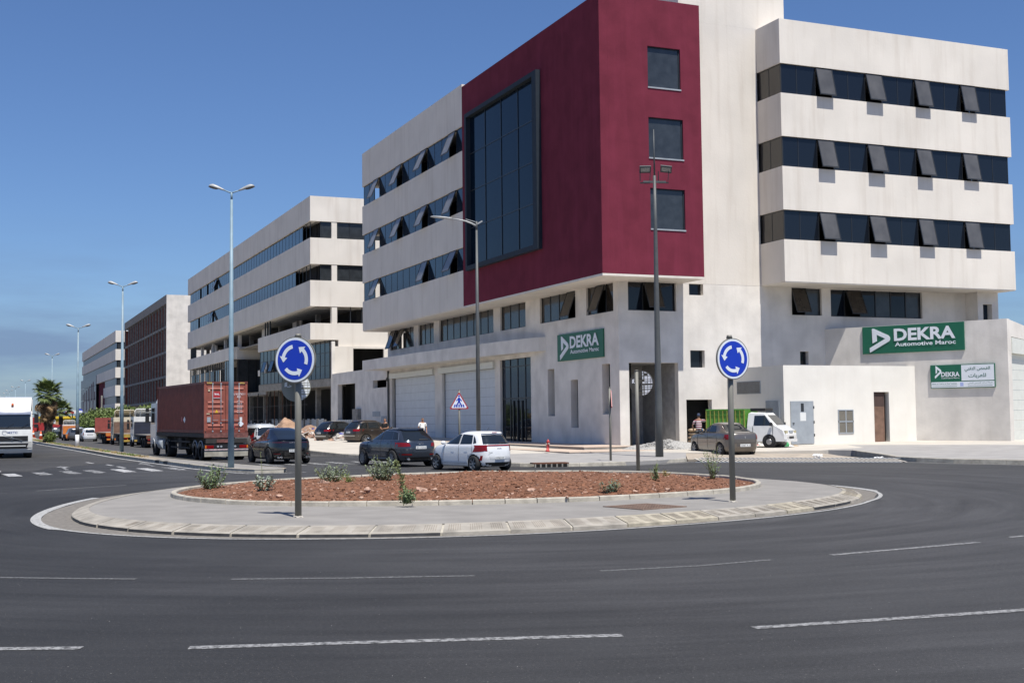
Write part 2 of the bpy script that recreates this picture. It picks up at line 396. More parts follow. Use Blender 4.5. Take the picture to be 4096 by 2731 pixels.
# ground far and wide, then the road sheet
flat('ground', [(-2500, -600), (2500, -600), (2500, 5500), (-2500, 5500)], -.06, mat('far_ground', (.36,.31,.25), .95, var=.3, scale=.05), 0)
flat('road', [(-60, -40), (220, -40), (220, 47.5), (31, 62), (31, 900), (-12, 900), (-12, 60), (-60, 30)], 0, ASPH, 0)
flat('old_road_surface', [(-11.8, 66), (-4, 63), (1.9, 55), (2.7, 59.3), (5.1, 62.8), (7.9, 65.2), (7.0, 74), (5.9, 95), (4.6, 128), (3.6, 200), (3.0, 880), (-11.8, 880)], .004, ASPHO, 0)
flat('old_road_surface', [(9.0, 66), (12, 67), (18.0, 66), (17.3, 110), (16.8, 880), (6.0, 880), (6.2, 140), (8.2, 82)], .004, ASPHO, 0)

# ---------------------------------------------------------------- traffic island
C0 = (11.7, 30.6)
def ring(pts, order=5, n=180):
    th = np.array([math.atan2(y-C0[1], x-C0[0]) for x, y in pts]); r = np.array([math.hypot(x-C0[0], y-C0[1]) for x, y in pts])
    A = [np.ones_like(th)]
    for k in range(1, order+1): A += [np.cos(k*th), np.sin(k*th)]
    A = np.array(A).T; reg = np.diag([0]+[.02*k**2 for k in range(1, order+1) for _ in (0, 1)])
    c = np.linalg.solve(A.T@A+reg, A.T@r)
    def f(t):
        v = c[0]
        for k in range(1, order+1): v += c[2*k-1]*math.cos(k*t)+c[2*k]*math.sin(k*t)
        return v
    return f
kerb_pts = [(1.86,28.4),(1.91,26.96),(2.12,25.55),(2.33,25.03),(2.58,24.45),(2.88,23.96),(3.28,23.41),(3.72,22.97),(4.21,22.45),(5.2,21.84),(5.91,21.33),(6.66,21.08),(7.37,21.02),(8.08,20.72),(8.87,20.64),(9.48,20.6),(10.49,20.56),(11.32,20.72),(12.16,20.78),(13.02,21.05),(13.77,21.21),(14.63,21.55),(15.38,21.77),(16.82,22.44),(18.05,23.1),(19.37,24.3),
 (20.5,25.7),(21.35,27.6),(21.8,30.2),(21.5,33.2),(20.4,36.2),(17.9,39.2),(14.4,40.9),(10.8,40.9),(7.3,39.6),(4.7,37.3),(3.15,34.4),(2.4,32.2),(1.93,29.9)]
in_pts = [(2.25,28.98),(2.30,26.72),(2.9,24.77),(3.64,23.76),(4.55,22.8),(5.34,22.46),(6.92,21.74),(8.23,21.3),(9.06,21.2),(9.68,21.15),(10.6,21.2),(11.83,21.4),(13.7,21.8),(15.3,22.35),(16.64,22.9),(19.1,24.6),(20.46,26.6),(20.95,28.0),(21.29,30.0),(21.0,33),(19.8,35.8),(17.4,38.6),(14.2,40.2),(10.8,40.2),(7.6,38.9),(5.2,36.8),(3.9,34.13),(3.0,32.4),(2.4,30.5)]
gard_pts = [(x*1.065, y*1.065) for x, y in [(4.3,31.5),(4.22,29.2),(4.56,27.5),(5.0,26.6),(6.01,25.6),(7.0,24.9),(8.22,24.37),(9.47,24.0),(10.67,23.75),(11.9,23.6),(13.12,23.7),(14.43,23.98),(15.42,24.3),(16.42,24.85),(18.0,26.3),(18.75,28),(19.0,30.1),(18.6,33),(17.2,35.2),(14.9,36.4),(12.4,36.6),(10.1,36.3),(8.3,35.5),(6.2,34.2),(4.9,32.9)]]
rK = ring(kerb_pts, 5); rI0 = ring(in_pts, 5); rG = ring(gard_pts, 5)
def rI(t): return min(rI0(t), rK(t)-.38)
def pol(t, r, z): return (C0[0]+r*math.cos(t), C0[1]+r*math.sin(t), z)
ISZ = .17
n = 200; mb = MB()   # concrete top
vs = []; 
for k in range(n):
    t = 2*PI*k/n; vs += [pol(t, rI(t), ISZ-.01), pol(t, rG(t)-.05, ISZ)]
mb.add(vs, [(2*k, 2*((k+1)%n), 2*((k+1)%n)+1, 2*k+1) for k in range(n)])
isl = struct('traffic_island', mb, ISL)
mb = MB(); vs = []   # sand in the gutter
for k in range(n):
    t = 2*PI*k/n; fd = t if t > rad(90) else t+2*PI
    ex = .45*max(0, min(1, (rad(232)-fd)/rad(25))) if fd < rad(250) else .42*max(0, min(1, (fd-rad(318))/rad(20)))
    vs += [pol(t, rK(t)-.1, .004), pol(t, rK(t)+.16+ex+.08*noise.noise(Vector((k*.2, 0, 0))), .004)]
mb.add(vs, [(2*k, 2*((k+1)%n), 2*((k+1)%n)+1, 2*k+1) for k in range(n)]); struct('gutter_sand', mb, SAND)
mb = MB(); vs = []   # white ring line, dies out behind
ts = [rad(a) for a in range(150, 372, 2)]
for t in ts:
    wd = .22 if t < rad(205) or t > rad(338) else .10
    e = rK(t)+.20+(.42 if (t < rad(205)) else (.42*max(0, 1-(t-rad(205))/rad(30)) if t < rad(300) else .40*min(1, max(0, (t-rad(318))/rad(20)))))
    vs += [pol(t, e, .008), pol(t, e+wd, .008)]
mb.add(vs, [(2*k, 2*k+2, 2*k+3, 2*k+1) for k in range(len(ts)-1)]); struct('white_edge_line', mb, P_RING)
# kerb blocks: vertical face + sloping grooved apron, one object each
nb = 54
for k in range(nb):
    t0 = 2*PI*k/nb+.0; t1 = 2*PI*(k+1)/nb
    g = .0022
    a, b = t0+g, t1-g; jz = R.uniform(-.004, .004); jr = R.uniform(-.012, .012)
    front = a > PI
    m = MB(); q = 4
    prof = []
    for i in range(q+1):
        t = a+(b-a)*i/q; ro = rK(t)+jr; ri = rI(t)
        prof.append([pol(t, ro, -.02), pol(t, ro-.010, .060+jz), pol(t, ro-.03, .075+jz), pol(t, ri, ISZ+jz*.5), pol(t, ri, ISZ-.12)])
    vs = [p for c in prof for p in c]; fs = []
    for i in range(q):
        for j in range(4): fs.append((i*5+j, (i+1)*5+j, (i+1)*5+j+1, i*5+j+1))
    fs += [(0, 1, 2, 3, 4), tuple(q*5+x for x in (4, 3, 2, 1, 0))]
    m.add(vs, fs)
    face_black = (rad(180) < a < rad(246)) or (rad(300) < a < rad(312)) or rad(324) < a < rad(331)
    fi = len(m.f)-len(fs)
    for i in range(q):
        m.m[fi+i*4] = 1 if face_black else 0
    o = struct('kerb_block', m, [APRON_Y if R.random() < .14 else APRON, BLACKP], parent=isl)
    if front or a < rad(20):
        # three grooved patches per block, each five sunken-looking ribs
        gm = MB()
        for pa in range(3):
            tc0 = a+(b-a)*(pa+.5)/3
            wdt = (b-a)*.52/3
            for gi in range(6):
                t = tc0+wdt*(gi/5-.5); ro = rK(t)+jr-.10; ri = rI(t)+.09
                if ro-ri < .25: continue
                zo = .075+(ISZ-.075)*((rK(t)-.035-ro)/(rK(t)-.035-rI(t))); zi = .075+(ISZ-.075)*((rK(t)-.035-ri)/(rK(t)-.035-rI(t)))
                p, q2 = Vector(pol(t, ro, zo+jz+.001)), Vector(pol(t, ri, zi+jz+.001))
                gm.bar(p, q2, .011, .004)
        if gm.v: struct('groove', gm, GROOVE, kind='stuff', parent=o)
m = MB(); vs = []   # mortar bed showing in the joints
for k in range(n):
    t = 2*PI*k/n; vs += [pol(t, rK(t)-.035, -.02), pol(t, rK(t)-.04, .052), pol(t, rK(t)-.06, .066), pol(t, rI(t)+.01, ISZ-.02)]
m.add(vs, [(4*k+j, 4*((k+1)%n)+j, 4*((k+1)%n)+j+1, 4*k+j+1) for k in range(n) for j in range(3)]); struct('mortar_bed', m, KERB)
for px_, py_ in ((967, 2208),):
    q_ = onz(px_, py_, 0); solo('litter', MB().blob((0,0,0), (.10,.05,.02), 5, 2, .8), mat('grey_scrap', (.25,.25,.24), .6), 'small grey scrap lying on the asphalt in front of the island', 'litter', (q_.x, q_.y, .015))
m = MB()
for i in range(200):
    q_ = onz(R.uniform(-200, 4300), R.uniform(2180, 2760), 0); s_ = R.uniform(.0015, .0045); m.blob((q_.x, q_.y, s_*.4), (s_, s_, s_*.6), i, 1, .3)
struct('road_grit', m, GRAVEL, kind='stuff')
# garden kerb stones
ng = 46
for k in range(ng):
    a = 2*PI*k/ng+.0018; b = 2*PI*(k+1)/ng-.0018; jz = R.uniform(-.006, .006); m = MB(); q = 3; cs = []
    for i in range(q+1):
        t = a+(b-a)*i/q; r0 = rG(t)
        cs.append([pol(t, r0+.01, ISZ-.02), pol(t, r0, ISZ+.085+jz), pol(t, r0-.02, ISZ+.105+jz), pol(t, r0-.12, ISZ+.105+jz), pol(t, r0-.14, ISZ+.085+jz), pol(t, r0-.15, ISZ-.1)])
    vs = [p for c in cs for p in c]
    fs = [(i*6+j, (i+1)*6+j, (i+1)*6+j+1, i*6+j+1) for i in range(q) for j in range(5)]+[(0,1,2,3,4,5), tuple(q*6+x for x in (5,4,3,2,1,0))]
    m.add(vs, fs); struct('garden_kerb_stone', m, KERB, parent=isl)
# red soil
def soil_z(x, y):
    t = math.atan2(y-C0[1], x-C0[0]); r = math.hypot(x-C0[0], y-C0[1]); q = r/rG(t)
    base = ISZ+.05+.13*max(0, 1-q**2)
    v = Vector((x, y, 0)); e = max(0, min(1, (1-q)*6))
    return base+e*(.10*noise.noise(v*.7)+.055*noise.noise(v*2.3)+.045*noise.noise(v*6.1)+.03*abs(noise.noise(v*13)))-.03*(1-e)
mb = MB(); nr, na = 90, 280; vs = [(C0[0], C0[1], soil_z(*C0))]
for i in range(1, nr+1):
    for k in range(na):
        t = 2*PI*k/na; r = (rG(t)-.13)*i/nr; x, y = C0[0]+r*math.cos(t), C0[1]+r*math.sin(t); vs.append((x, y, soil_z(x, y)))
fs = [(0, 1+k, 1+(k+1)%na) for k in range(na)]
for i in range(nr-1):
    for k in range(na): fs.append((1+i*na+k, 1+(i+1)*na+k, 1+(i+1)*na+(k+1)%na, 1+i*na+(k+1)%na))
mb.add(vs, fs, True); struct('red_soil', mb, SOIL)
def rnd_garden(qmax=.94):
    t = R.uniform(0, 2*PI); r = math.sqrt(R.random())*qmax*rG(t); x, y = C0[0]+r*math.cos(t), C0[1]+r*math.sin(t)
    return x, y, soil_z(x, y)
# clods and pebbles nobody could count
mb = MB()
for i in range(11000):
    x, y, z = rnd_garden(.97); s = R.uniform(.007, .026)*(2.0 if R.random() < .05 else 1)
    mb.blob((x, y, z+s*.2), (s*R.uniform(.8, 1.6), s*R.uniform(.8, 1.4), s*.7), i, 1, .3)
struct('soil_clods', mb, SOIL, kind='stuff')
mb = MB()
for i in range(900):
    x, y, z = rnd_garden(.97); s = R.uniform(.012, .034)
    mb.blob((x, y, z+s*.25), (s*R.uniform(.8, 1.5), s, s*.6), i, 1, .3)
struct('pebbles', mb, STONE, kind='stuff')
stone_meshes = [MB().blob((0,0,0), (1, R.uniform(.6, .9), R.uniform(.4, .6)), i*7, 2, .35).mesh('stone', STONE) for i in range(5)]
def ray_soil(px, py):
    p = onz(px, py, .4)
    for _ in range(6):
        z = soil_z(p.x, p.y); p = onz(px, py, z)
    return p
for i, (px, py, s) in enumerate([(1296,1939,.20),(1470,1960,.11),(1541,1965,.10),(1282,1963,.08),(1412,1969,.07),(1684,1966,.15),(1740,1959,.08),(2125,1963,.11),(2028,1990,.05),(2508,1911,.10),(2458,1893,.06),(2640,1893,.07),(2790,1907,.07),(2800,1910,.05),(1446,1992,.06),(1874,2000,.05),(1998,1913,.05),(2340,1972,.07),(2540,1965,.06),(2670,1960,.08),(1000,1984,.06),(1115,1985,.08),(880,1961,.05),(2230,1990,.05),(2268,1988,.05)]):
    p = ray_soil(px, py); o = link('stone', stone_meshes[i%5], None, (p.x, p.y, p.z+s*.12)); o.scale = (s, s, s); o.rotation_euler.z = R.uniform(0, 6)
    SL = ['largest pale pink stone, by the grey green bush behind the near sign pole', 'pink stone just below the largest one', 'pink stone right of the thin brown stick', 'small stone close to the right side of the near sign pole', 'small stone between the near pole and the brown stick', 'long flat pink stone right of the tall weed', 'small pink stone near the middle of the soil bed', 'pink stone below the two white tissues']
    tag(o, SL[i] if i < 8 else 'small pale pink stone scattered on the red soil of the island bed', 'stone', None if i < 8 else 'small pink stones on the red soil')
# litter
for px, py, s, lab in ((1030,1998,.13,'crumpled white paper scrap at the front left of the soil bed'),(1699,1897,.10,'white plastic cup lying by the far kerb of the soil bed'),(2227,1883,.11,'crumpled white tissue at the far kerb of the soil bed, left of the other'),(2280,1880,.10,'crumpled white tissue at the far kerb of the soil bed, right of the other'),(2150,1932,.06,'tiny white wrapper in the right half of the soil bed')):
    p = ray_soil(px, py); mb = MB().blob((0,0,0), (s, s*.7, s*.5), px, 2, .9)
    solo('litter', mb, WHITEP, lab, 'litter', (p.x, p.y, p.z+s*.3))
p = ray_soil(1495, 1988); q = ray_soil(1470, 1965)
mb = MB(); mb.tube([(0,0,.03), Vector((q.x-p.x, q.y-p.y, .10))], .012, 6); solo('stick', mb, RUST, 'thin brown stick lying on the red soil left of the tall weed', 'stick', (p.x+.1, p.y, p.z))
p = ray_soil(2735, 1972); mb = MB().obox((0,0,.05), (1,.2,0), (-.2,1,0), (0,.25,1), .42, .14, .03)
solo('board', mb, RUST, 'short brown board lying against the front kerb of the soil bed', 'board', (p.x, p.y, p.z))
# manhole cover
mb = MB(); mc = [onz(2428,2015,ISZ), onz(2590,2004,ISZ), onz(2740,2037,ISZ), onz(2565,2050,ISZ)]
cx = sum((p for p in mc), Vector())/4; ux = (mc[2]-mc[0]).normalized()*.5
ang = math.atan2((mc[1]-mc[0]).y, (mc[1]-mc[0]).x)
T = Thing('manhole_cover', (cx.x, cx.y, ISZ), 'square rusty brown grid manhole cover set in the concrete of the roundabout island', 'manhole cover', rz=math.atan2((mc[2]-mc[3]).y, (mc[2]-mc[3]).x))
T.part('frame', MB().box(-.62,.62,-.62,-.56,-.02,.012).box(-.62,.62,.56,.62,-.02,.012).box(-.62,-.56,-.56,.56,-.02,.012).box(.56,.62,-.56,.56,-.02,.012), MANH)
mb = MB(); mb.box(-.56,.56,-.56,.56,-.02,.004)
for i in range(14):
    for j in range(14): mb.box(-.54+i*.078, -.54+i*.078+.055, -.54+j*.078, -.54+j*.078+.055, .004, .011)
T.part('cover_plate', mb, MANH)

# ---------------------------------------------------------------- lane markings (each painted dash)
def dash(name, pts, wd, m, z=.004):
    mb = MB(); L = []; 
    for i, (x, y) in enumerate(pts):
        a = Vector(pts[max(i-1, 0)]); b = Vector(pts[min(i+1, len(pts)-1)]); d = (b-a).normalized(); nn = Vector((-d.y, d.x))*wd/2
        L += [(x+nn.x, y+nn.y, z), (x-nn.x, y-nn.y, z)]
    mb.add(L, [(2*i, 2*i+1, 2*i+3, 2*i+2) for i in range(len(pts)-1)]); return struct(name, mb, m)
def px_dash(pp, wd, m, z=.004): return dash('lane_dash', [tuple(onz(x, y, 0).xy) for x, y in pp], wd, m, z)
px_dash([(-300,2594),(0,2594),(325,2591)], .15, P_NEAR)
px_dash([(755,2590),(1300,2573),(1900,2556),(2490,2540)], .15, P_NEAR)
px_dash([(3015,2510),(3500,2479),(4096,2439),(4700,2385)], .15, P_NEAR)
px_dash([(-200,2307),(0,2309),(300,2313),(545,2315)], .11, P_FAINT)
px_dash([(925,2316),(1400,2311),(1900,2302)], .11, P_FAINT)
px_dash([(2400,2283),(2800,2262),(3085,2238)], .11, P_FAINT)
px_dash([(3325,2219),(3620,2194),(3915,2168)], .12, P_NEAR)
px_dash([(4040,2148),(4300,2125)], .12, P_NEAR)
px_dash([(143,1963),(320,1951),(505,1940)], .10, P_NEAR)
px_dash([(-60,1974),(28,1973)], .10, P_FAINT)
for a in ([(345,1849),(372,1853)], [(425,1858),(450,1862)], [(470,1866),(500,1872)]): px_dash(a, .16, P_ZEB, .008)
# zebra crossings either side of the median
bars = [(1.12,54.1,51.4,1),(2.25,54.8,51.9,0),(3.35,55.3,52.2,0),(4.3,55.7,52.4,0),(5.45,56.0,52.5,1),(6.55,56.4,52.8,1),(7.65,56.6,53.1,2),(8.7,57.0,53.6,1)]
for x, y1, y0, q in bars: dash('zebra_bar', [(x+.12, y0), (x-.12, y1)], .5, (P_ZEBW, P_ZEB, P_ZEBW)[q], .008)
for i in range(6):
    x = 12.0+i*1.1; dash('zebra_bar', [(x+.1, 54.6+i*.1), (x-.1, 57.8+i*.1)], .5, P_ZEBW, .008)
def arrow(x, y, L, z=.008):
    mb = MB(); mb.add([(x-.08,y,z),(x+.08,y,z),(x+.08,y+L*.6,z),(x-.08,y+L*.6,z),(x-.35,y+L*.6,z),(x+.35,y+L*.6,z),(x,y+L,z)], [(0,1,2,3),(4,5,6)]); struct('road_arrow', mb, P_ZEBW)
arrow(3.4, 56.6, 5.0); arrow(7.2, 58.5, 5.0)

# ---------------------------------------------------------------- median between the carriageways
ML = [(10.8,48.0),(9.7,48.2),(8.95,50.5),(8.5,54.5),(8.2,58.5),(7.75,64),(7.1,73.2),(6.35,92),(5.6,108),(4.75,128),(4.3,150),(4.0,200),(3.6,300),(3.4,800)]
MR = [(11.1,48.9),(10.6,52),(10.0,56),(9.2,61),(8.55,66),(7.95,80),(7.35,95),(6.7,110),(6.0,128),(5.8,150),(5.9,200),(5.6,300),(5.4,800)]
MOUT = ML[::-1]+MR
fill = flat('median_strip', [(x+.0, y) for x, y in ML[::-1]]+MR, .145, mat('median_fill', (.30,.25,.19), .95, var=.35, scale=2.2, bump=.5, bscale=12), 0)
flat('median_paving', [(10.75,48.25),(9.75,48.45),(9.1,50.6),(8.65,54.5),(8.35,58.5),(7.95,63.8),(8.6,64.2),(9.05,61),(9.85,56),(10.45,52),(10.95,49)], .150, ISL)
def kerb_run(path, hgt, wd, step, name, matf, z0=-.02, closed=False, inward=1):
    segs = []
    for (ax, ay), (bx, by) in zip(path, path[1:]):
        a, b = Vector((ax, ay, 0)), Vector((bx, by, 0)); L = (b-a).length; k = max(1, round(L/step))
        for i in range(k): segs.append((a.lerp(b, i/k), a.lerp(b, (i+1)/k)))
    for i, (a, b) in enumerate(segs[:260]):
        d = (b-a).normalized(); nn = Vector((-d.y, d.x, 0))*inward; a = a+d*.006; b = b-d*.006
        m = MB(); vs = []
        zz = hgt(a.x, a.y) if callable(hgt) else hgt
        jz = R.uniform(-.004, .004)
        for p in (a, b):
            zz = hgt(p.x, p.y) if callable(hgt) else hgt
            vs += [(p.x, p.y, z0), (p.x+nn.x*.015, p.y+nn.y*.015, zz-.02+jz), (p.x+nn.x*.03, p.y+nn.y*.03, zz+jz), (p.x+nn.x*wd, p.y+nn.y*wd, zz+jz), (p.x+nn.x*wd, p.y+nn.y*wd, z0)]
        m.add(vs, [(j, j+5, j+6, j+1) for j in range(4)]+[(0,1,2,3,4), (9,8,7,6,5)])
        struct(name, m, matf(i))
kerb_run(ML, .156, .15, 1.0, 'median_kerb_stone', lambda i: BLACKP if (12 <= i < 17 and i % 2) else KERB, inward=-1)
kerb_run(MR, .156, .15, 1.6, 'median_kerb_stone', lambda i: KERB, inward=1)
dash('white_edge_line', [(11.6,47.7),(10.6,47.6),(9.4,47.9),(8.75,50.4),(8.25,54.4),(7.95,58.4),(7.5,64),(6.85,73.2),(6.1,92),(5.35,108),(4.4,128),(3.9,160)], .16, P_ZEB, .010)
mb = MB()
for i in range(2600):
    y = R.uniform(68, 140); t = (y-68)/72; x0_, x1_ = np.interp(y, [64,73,92,108,128,150], [7.75,7.1,6.35,5.6,4.75,4.3])+.3, np.interp(y, [66,80,95,110,128,150], [8.55,7.95,7.35,6.7,6.0,5.8])-.3
    x = R.uniform(x0_, x1_); h = R.uniform(.03, .13); a = R.uniform(0, 6)
    mb.mi = 0 if noise.noise(Vector((x, y*.4, 0))) > -.05 else 1
    mb.add([(x-.03*math.cos(a), y-.03*math.sin(a), .14), (x+.03*math.cos(a), y+.03*math.sin(a), .14), (x+R.uniform(-.05,.05), y+R.uniform(-.05,.05), .14+h)], [(0,1,2)])
struct('median_weeds', mb, [GRASS, DRYG], kind='stuff')

# ---------------------------------------------------------------- right-hand pavements and forecourt
def zf(x, y): return max(.15, min(.5, .15+.015*(.8*(x-30)+.5*(y-45))))
KL = [(16.6,205),(17.2,108),(17.5,80),(17.9,66),(18.6,58),(19.6,50.5),(20.5,47.4),(21.6,46.2),(24.6,45.9),(26.4,46.4),(28.6,47.6)]
flat('forecourt', [(16.75,205),(17.35,108),(17.65,80),(18.05,66),(19.2,58.8),(24.5,58.2),(30,56.2),(31.5,52.5),(37.5,49.5),(40.6,50.5),(42.3,54),(47.5,47.5),(52,38),(64,32),(90,60),(70,90),(33,140),(33,205)], .15, CONCL, 6, zf)
flat('pavement', [(19.2,58.8),(18.2,62)]+[(x+.1, y+.02) for x, y in KL[4:-1]]+[(28.6,47.7),(31.5,52.5),(30,56.2),(24.5,58.2)], .15, PAVE, 3, lambda x, y: zf(x, y)-.002)
KR = [(37.5,49.8),(38.3,48.6),(37.0,45.2),(35.7,42.4),(35.6,41.0),(35.9,39.2),(37.2,36.3),(40.5,32.2),(48,27),(80,12)]
flat('pavement', [(37.5,49.8),(38.3,48.6)]+[(x+.12, y+.05) for x, y in KR[2:]]+[(84,17),(64,32),(52,38),(47.5,47.5),(42.3,54),(40.6,50.5)], .15, PAVE, 3, lambda x, y: zf(x, y)+.004)
flat('driveway', [(28.9,48.05),(35.7,42.2),(37.4,49.6),(41.2,55.2),(39.8,56.3),(39.8,60.9),(33.1,60.9),(33.2,58.5),(31.4,52.4)], .05, DIRT, 1.2, lambda x, y: .02+.02*max(0, y-45)+.03*noise.noise(Vector((x*.6, y*.6, 0))))
kerb_run(KL[::-1], zf, .16, 1.0, 'kerb_stone', lambda i: KERB, inward=-1)
kerb_run(KR, lambda x, y: zf(x, y)+.01, .16, 1.0, 'kerb_stone', lambda i: KERB, inward=1)
dash('white_edge_line', [(29.5,46.9),(28.2,46.85),(26.4,45.9),(24.6,45.45),(22.6,45.6)], .12, P_RING, .006)
dash('white_edge_line', [(35.3,41.3),(35.5,39.0),(36.8,36.0),(40.1,31.8)], .12, P_RING, .006)
# drain grating in front of the driveway
p0, p1 = Vector((28.9,47.2,.0)), Vector((35.3,41.6,.0)); dd = (p1-p0).normalized(); nn = Vector((-dd.y, dd.x, 0))
T = Thing('drain_grating', (28.9,47.2,0), 'long steel drain grating with slanted slots across the driveway mouth', 'drain', rz=math.atan2(dd.y, dd.x)); T.o.rotation_euler.x = .10; T.o.location.z = .055
Ld = (p1-p0).length
T.part('channel', MB().box(0, Ld, -.62, .62, -.1, .008), DARK)
T.part('edge_rail', MB().box(0, Ld, -.66, -.60, -.1, .03).box(0, Ld, .60, .66, -.1, .03), GALV)
gb = MB().obox((0,0,.016), (.9,.45,0), (-.45,.9,0), (0,0,1), .040, .60, .012); me = gb.mesh('grating_bar', CONCL)
for i in range(46):
    o = link('grating_bar', me, T.o, (.05+i*(Ld-.1)/45, 0, 0))
# storm inlet in the pavement kerb
T = Thing('storm_inlet', (21.4,46.3,0), 'dark rusty kerb inlet with square openings in the pavement edge', 'storm drain', rz=rad(-8))
T.part('hood', MB().box(-.75,.75,-.06,.5,.13,.18), RUST); T.part('opening', MB().box(-.72,.72,-.07,.0,.0,.13), DARK)
for i in range(7): T.part('inlet_bar', MB().box(-.72+i*.23,-.66+i*.23,-.10,-.07,.0,.13), CONC)
# concrete ring and small things on the pavement
mb = MB(); mb.cyl((0,0,0), (0,0,.14), .42, .42, 20); solo('concrete_ring', mb, CONCL, 'low round concrete cover lying on the pavement edge beside the drain grating', 'concrete cover', (28.3,48.2,.15))
mb = MB(); mb.box(-.6,.6,-.4,.4,0,.15); solo('kerb_corner', mb, CONC, 'grey end of a small kerbed island at the right edge of the road', 'kerb', tuple(onz(4140,1885,0))[:2]+(0,))
# opposite pavement on the left
flat('left_pavement', [(-60,34),(-14,62),(-3.6,66),(.55,57.5),(.75,53),(.35,50.5),(-1,47.5),(-12,40),(-60,10)], .14, PAVE, 0)
# steps in front of the glazed entrance
def stairs(x0, y0, x1, y1, z0, z1):
    T = Thing('entrance_step', (x0, y0, z0), *(('wide low beige step running along the front of the building behind the hydrant', 'step') if z1 < .33 else ('upper low beige step against the wall with the green sign', 'step')), world=True)
    w_ = 1.5; nx = max(1, round((x1-x0)/w_)); ny = max(1, round((y1-y0)/3))
    ubox('core', CONC, T, x0+.02, x1-.02, y0+.02, y1-.02, z0-.1, z1-.04)
    for i in range(ny):
        a = y0+(y1-y0)*i/ny; b = y0+(y1-y0)*(i+1)/ny
        ubox('step_slab', mat('beige_slab', (.50,.40,.32), .85, var=.15, scale=1.2), T, x0, x1, a+.005, b-.005, z1-.04, z1)
stairs(26.9, 56.0, 33.0, 98, .10, .27); stairs(29.2, 59.0, 32.41, 100, .26, .42)
# ================================================================= building with the maroon block
X0, Y0 = 32.42, 60.97
def sash_mesh(wd, ht, gm, key):
    mb = MB(); t = .03; e = .05
    mb.box(-wd/2+e, wd/2-e, -.012, .012, -ht+e, -e); mb.mi = 1
    mb.box(-wd/2, wd/2, -t, t, -e, 0).box(-wd/2, wd/2, -t, t, -ht, -ht+e).box(-wd/2, -wd/2+e, -t, t, -ht+e, -e).box(wd/2-e, wd/2, -t, t, -ht+e, -e)
    return mb.mesh('open_sash', [gm, ALU])
_sm = {}
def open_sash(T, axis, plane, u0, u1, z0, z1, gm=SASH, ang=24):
    wd, ht = round(u1-u0-.03, 2), round(z1-z0-.03, 2)
    k = (wd, ht, gm.name)
    if k not in _sm: _sm[k] = sash_mesh(wd, ht, gm, k)
    ox, oy, oz = T.off; u = (u0+u1)/2
    if axis == 'y': o = link('open_sash', _sm[k], T.o, (u-ox, plane-.05-oy, z1-.01-oz)); ang += R.uniform(-2.5, 2.5); o.rotation_euler = (rad(-ang), 0, 0)
    else: o = link('open_sash', _sm[k], T.o, (plane-.05-ox, u-oy, z1-.01-oz)); ang += R.uniform(-4, 3); o.rotation_euler = (rad(-ang), 0, rad(-90))
    # struts
    return o
def strip_glass(T, axis, plane, edges, z0, z1, opens=(), gm=GLASSB, dark=(), mull=.05, name='window_pane', sgm=SASH, ang=24, inner=.35):
    """row of panes between edges; opens = indices of top-hung sashes"""
    for i, (a, b) in enumerate(zip(edges, edges[1:])):
        a, b = min(a, b), max(a, b)
        if i in opens: open_sash(T, axis, plane, a, b, z0, z1, sgm, ang)
        elif i not in dark:
            if axis == 'x': ubox(name, gm, T, plane, plane+.03, a+mull/2, b-mull/2, z0+.04, z1-.04)
            else: ubox(name, gm, T, a+mull/2, b-mull/2, plane, plane+.03, z0+.04, z1-.04)
    for e in edges:
        if axis == 'x': ubox('mullion', ALU, T, plane-.015, plane+.05, e-mull/2, e+mull/2, z0+.041, z1-.041)
        else: ubox('mullion', ALU, T, e-mull/2, e+mull/2, plane-.015, plane+.05, z0+.041, z1-.041)
    a, b = min(edges), max(edges)
    for zz in ((z0, z0+.04), (z1-.04, z1)):
        if axis == 'x': ubox('window_rail', ALU, T, plane-.02, plane+.05, a-.02, b+.02, *zz)
        else: ubox('window_rail', ALU, T, a-.02, b+.02, plane-.02, plane+.05, *zz)

B1 = Thing('office_building', (44, 82, 0), 'large white office building with a maroon corner block and the green signs', 'office building', world=True)
bl = 'white_wall_band'
for z0, z1 in ((22.13,25.05),(17.9,20.4),(13.7,16.2),(9.57,12.1)):
    ubox(bl, STUCCO, B1, 30.3, 34, 79.5, 104.05, z0, z1)
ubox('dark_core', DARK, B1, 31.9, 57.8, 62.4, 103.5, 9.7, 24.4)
ubox('roof_slab', CONC, B1, 31, 58.9, 60.98, 103.9, 24.4, 24.55)
el = [103.9,102.3,100.8,99.3,97.72,96.1,94.62,93.12,91.56,90.0,88.5,87.05,85.5,83.95,82.4,80.9,79.52]
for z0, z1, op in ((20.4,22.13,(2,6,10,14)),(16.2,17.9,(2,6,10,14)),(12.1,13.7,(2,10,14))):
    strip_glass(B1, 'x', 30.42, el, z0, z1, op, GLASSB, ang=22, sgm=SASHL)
# maroon block: street face with recessed glazing, front face with three windows
RBk = MB(); wall(RBk, 'x', 30.3, 30.8, 58.7, 79.5, 9.62, 24.85, [(67.0, 78.1, 12.15, 22.5)])
rw = [(33.26,35.32,19.9,22.22),(33.25,35.42,16.0,18.28),(33.29,35.46,12.1,14.38)]
wall(RBk, 'y', 58.7, 59.1, 30.802, 36.6, 9.62, 24.85, rw)
RBk.box(36.2, 36.6, 59.102, 60.96, 9.62, 24.85); RBk.box(30.8, 36.2, 59.1, 60.96, 24.5, 24.6)
B1.part('maroon_block', RBk, MAROON)
ubox('soffit', STUCCO, B1, 30.3, 36.6, 58.7, 79.5, 9.50, 9.618)
ubox('soffit', STUCCO, B1, 30.35, 34, 79.502, 104.0, 9.50, 9.568)
ubox('dark_core', DARK, B1, 31.2, 36.1, 59.5, 62.39, 9.7, 24.4)
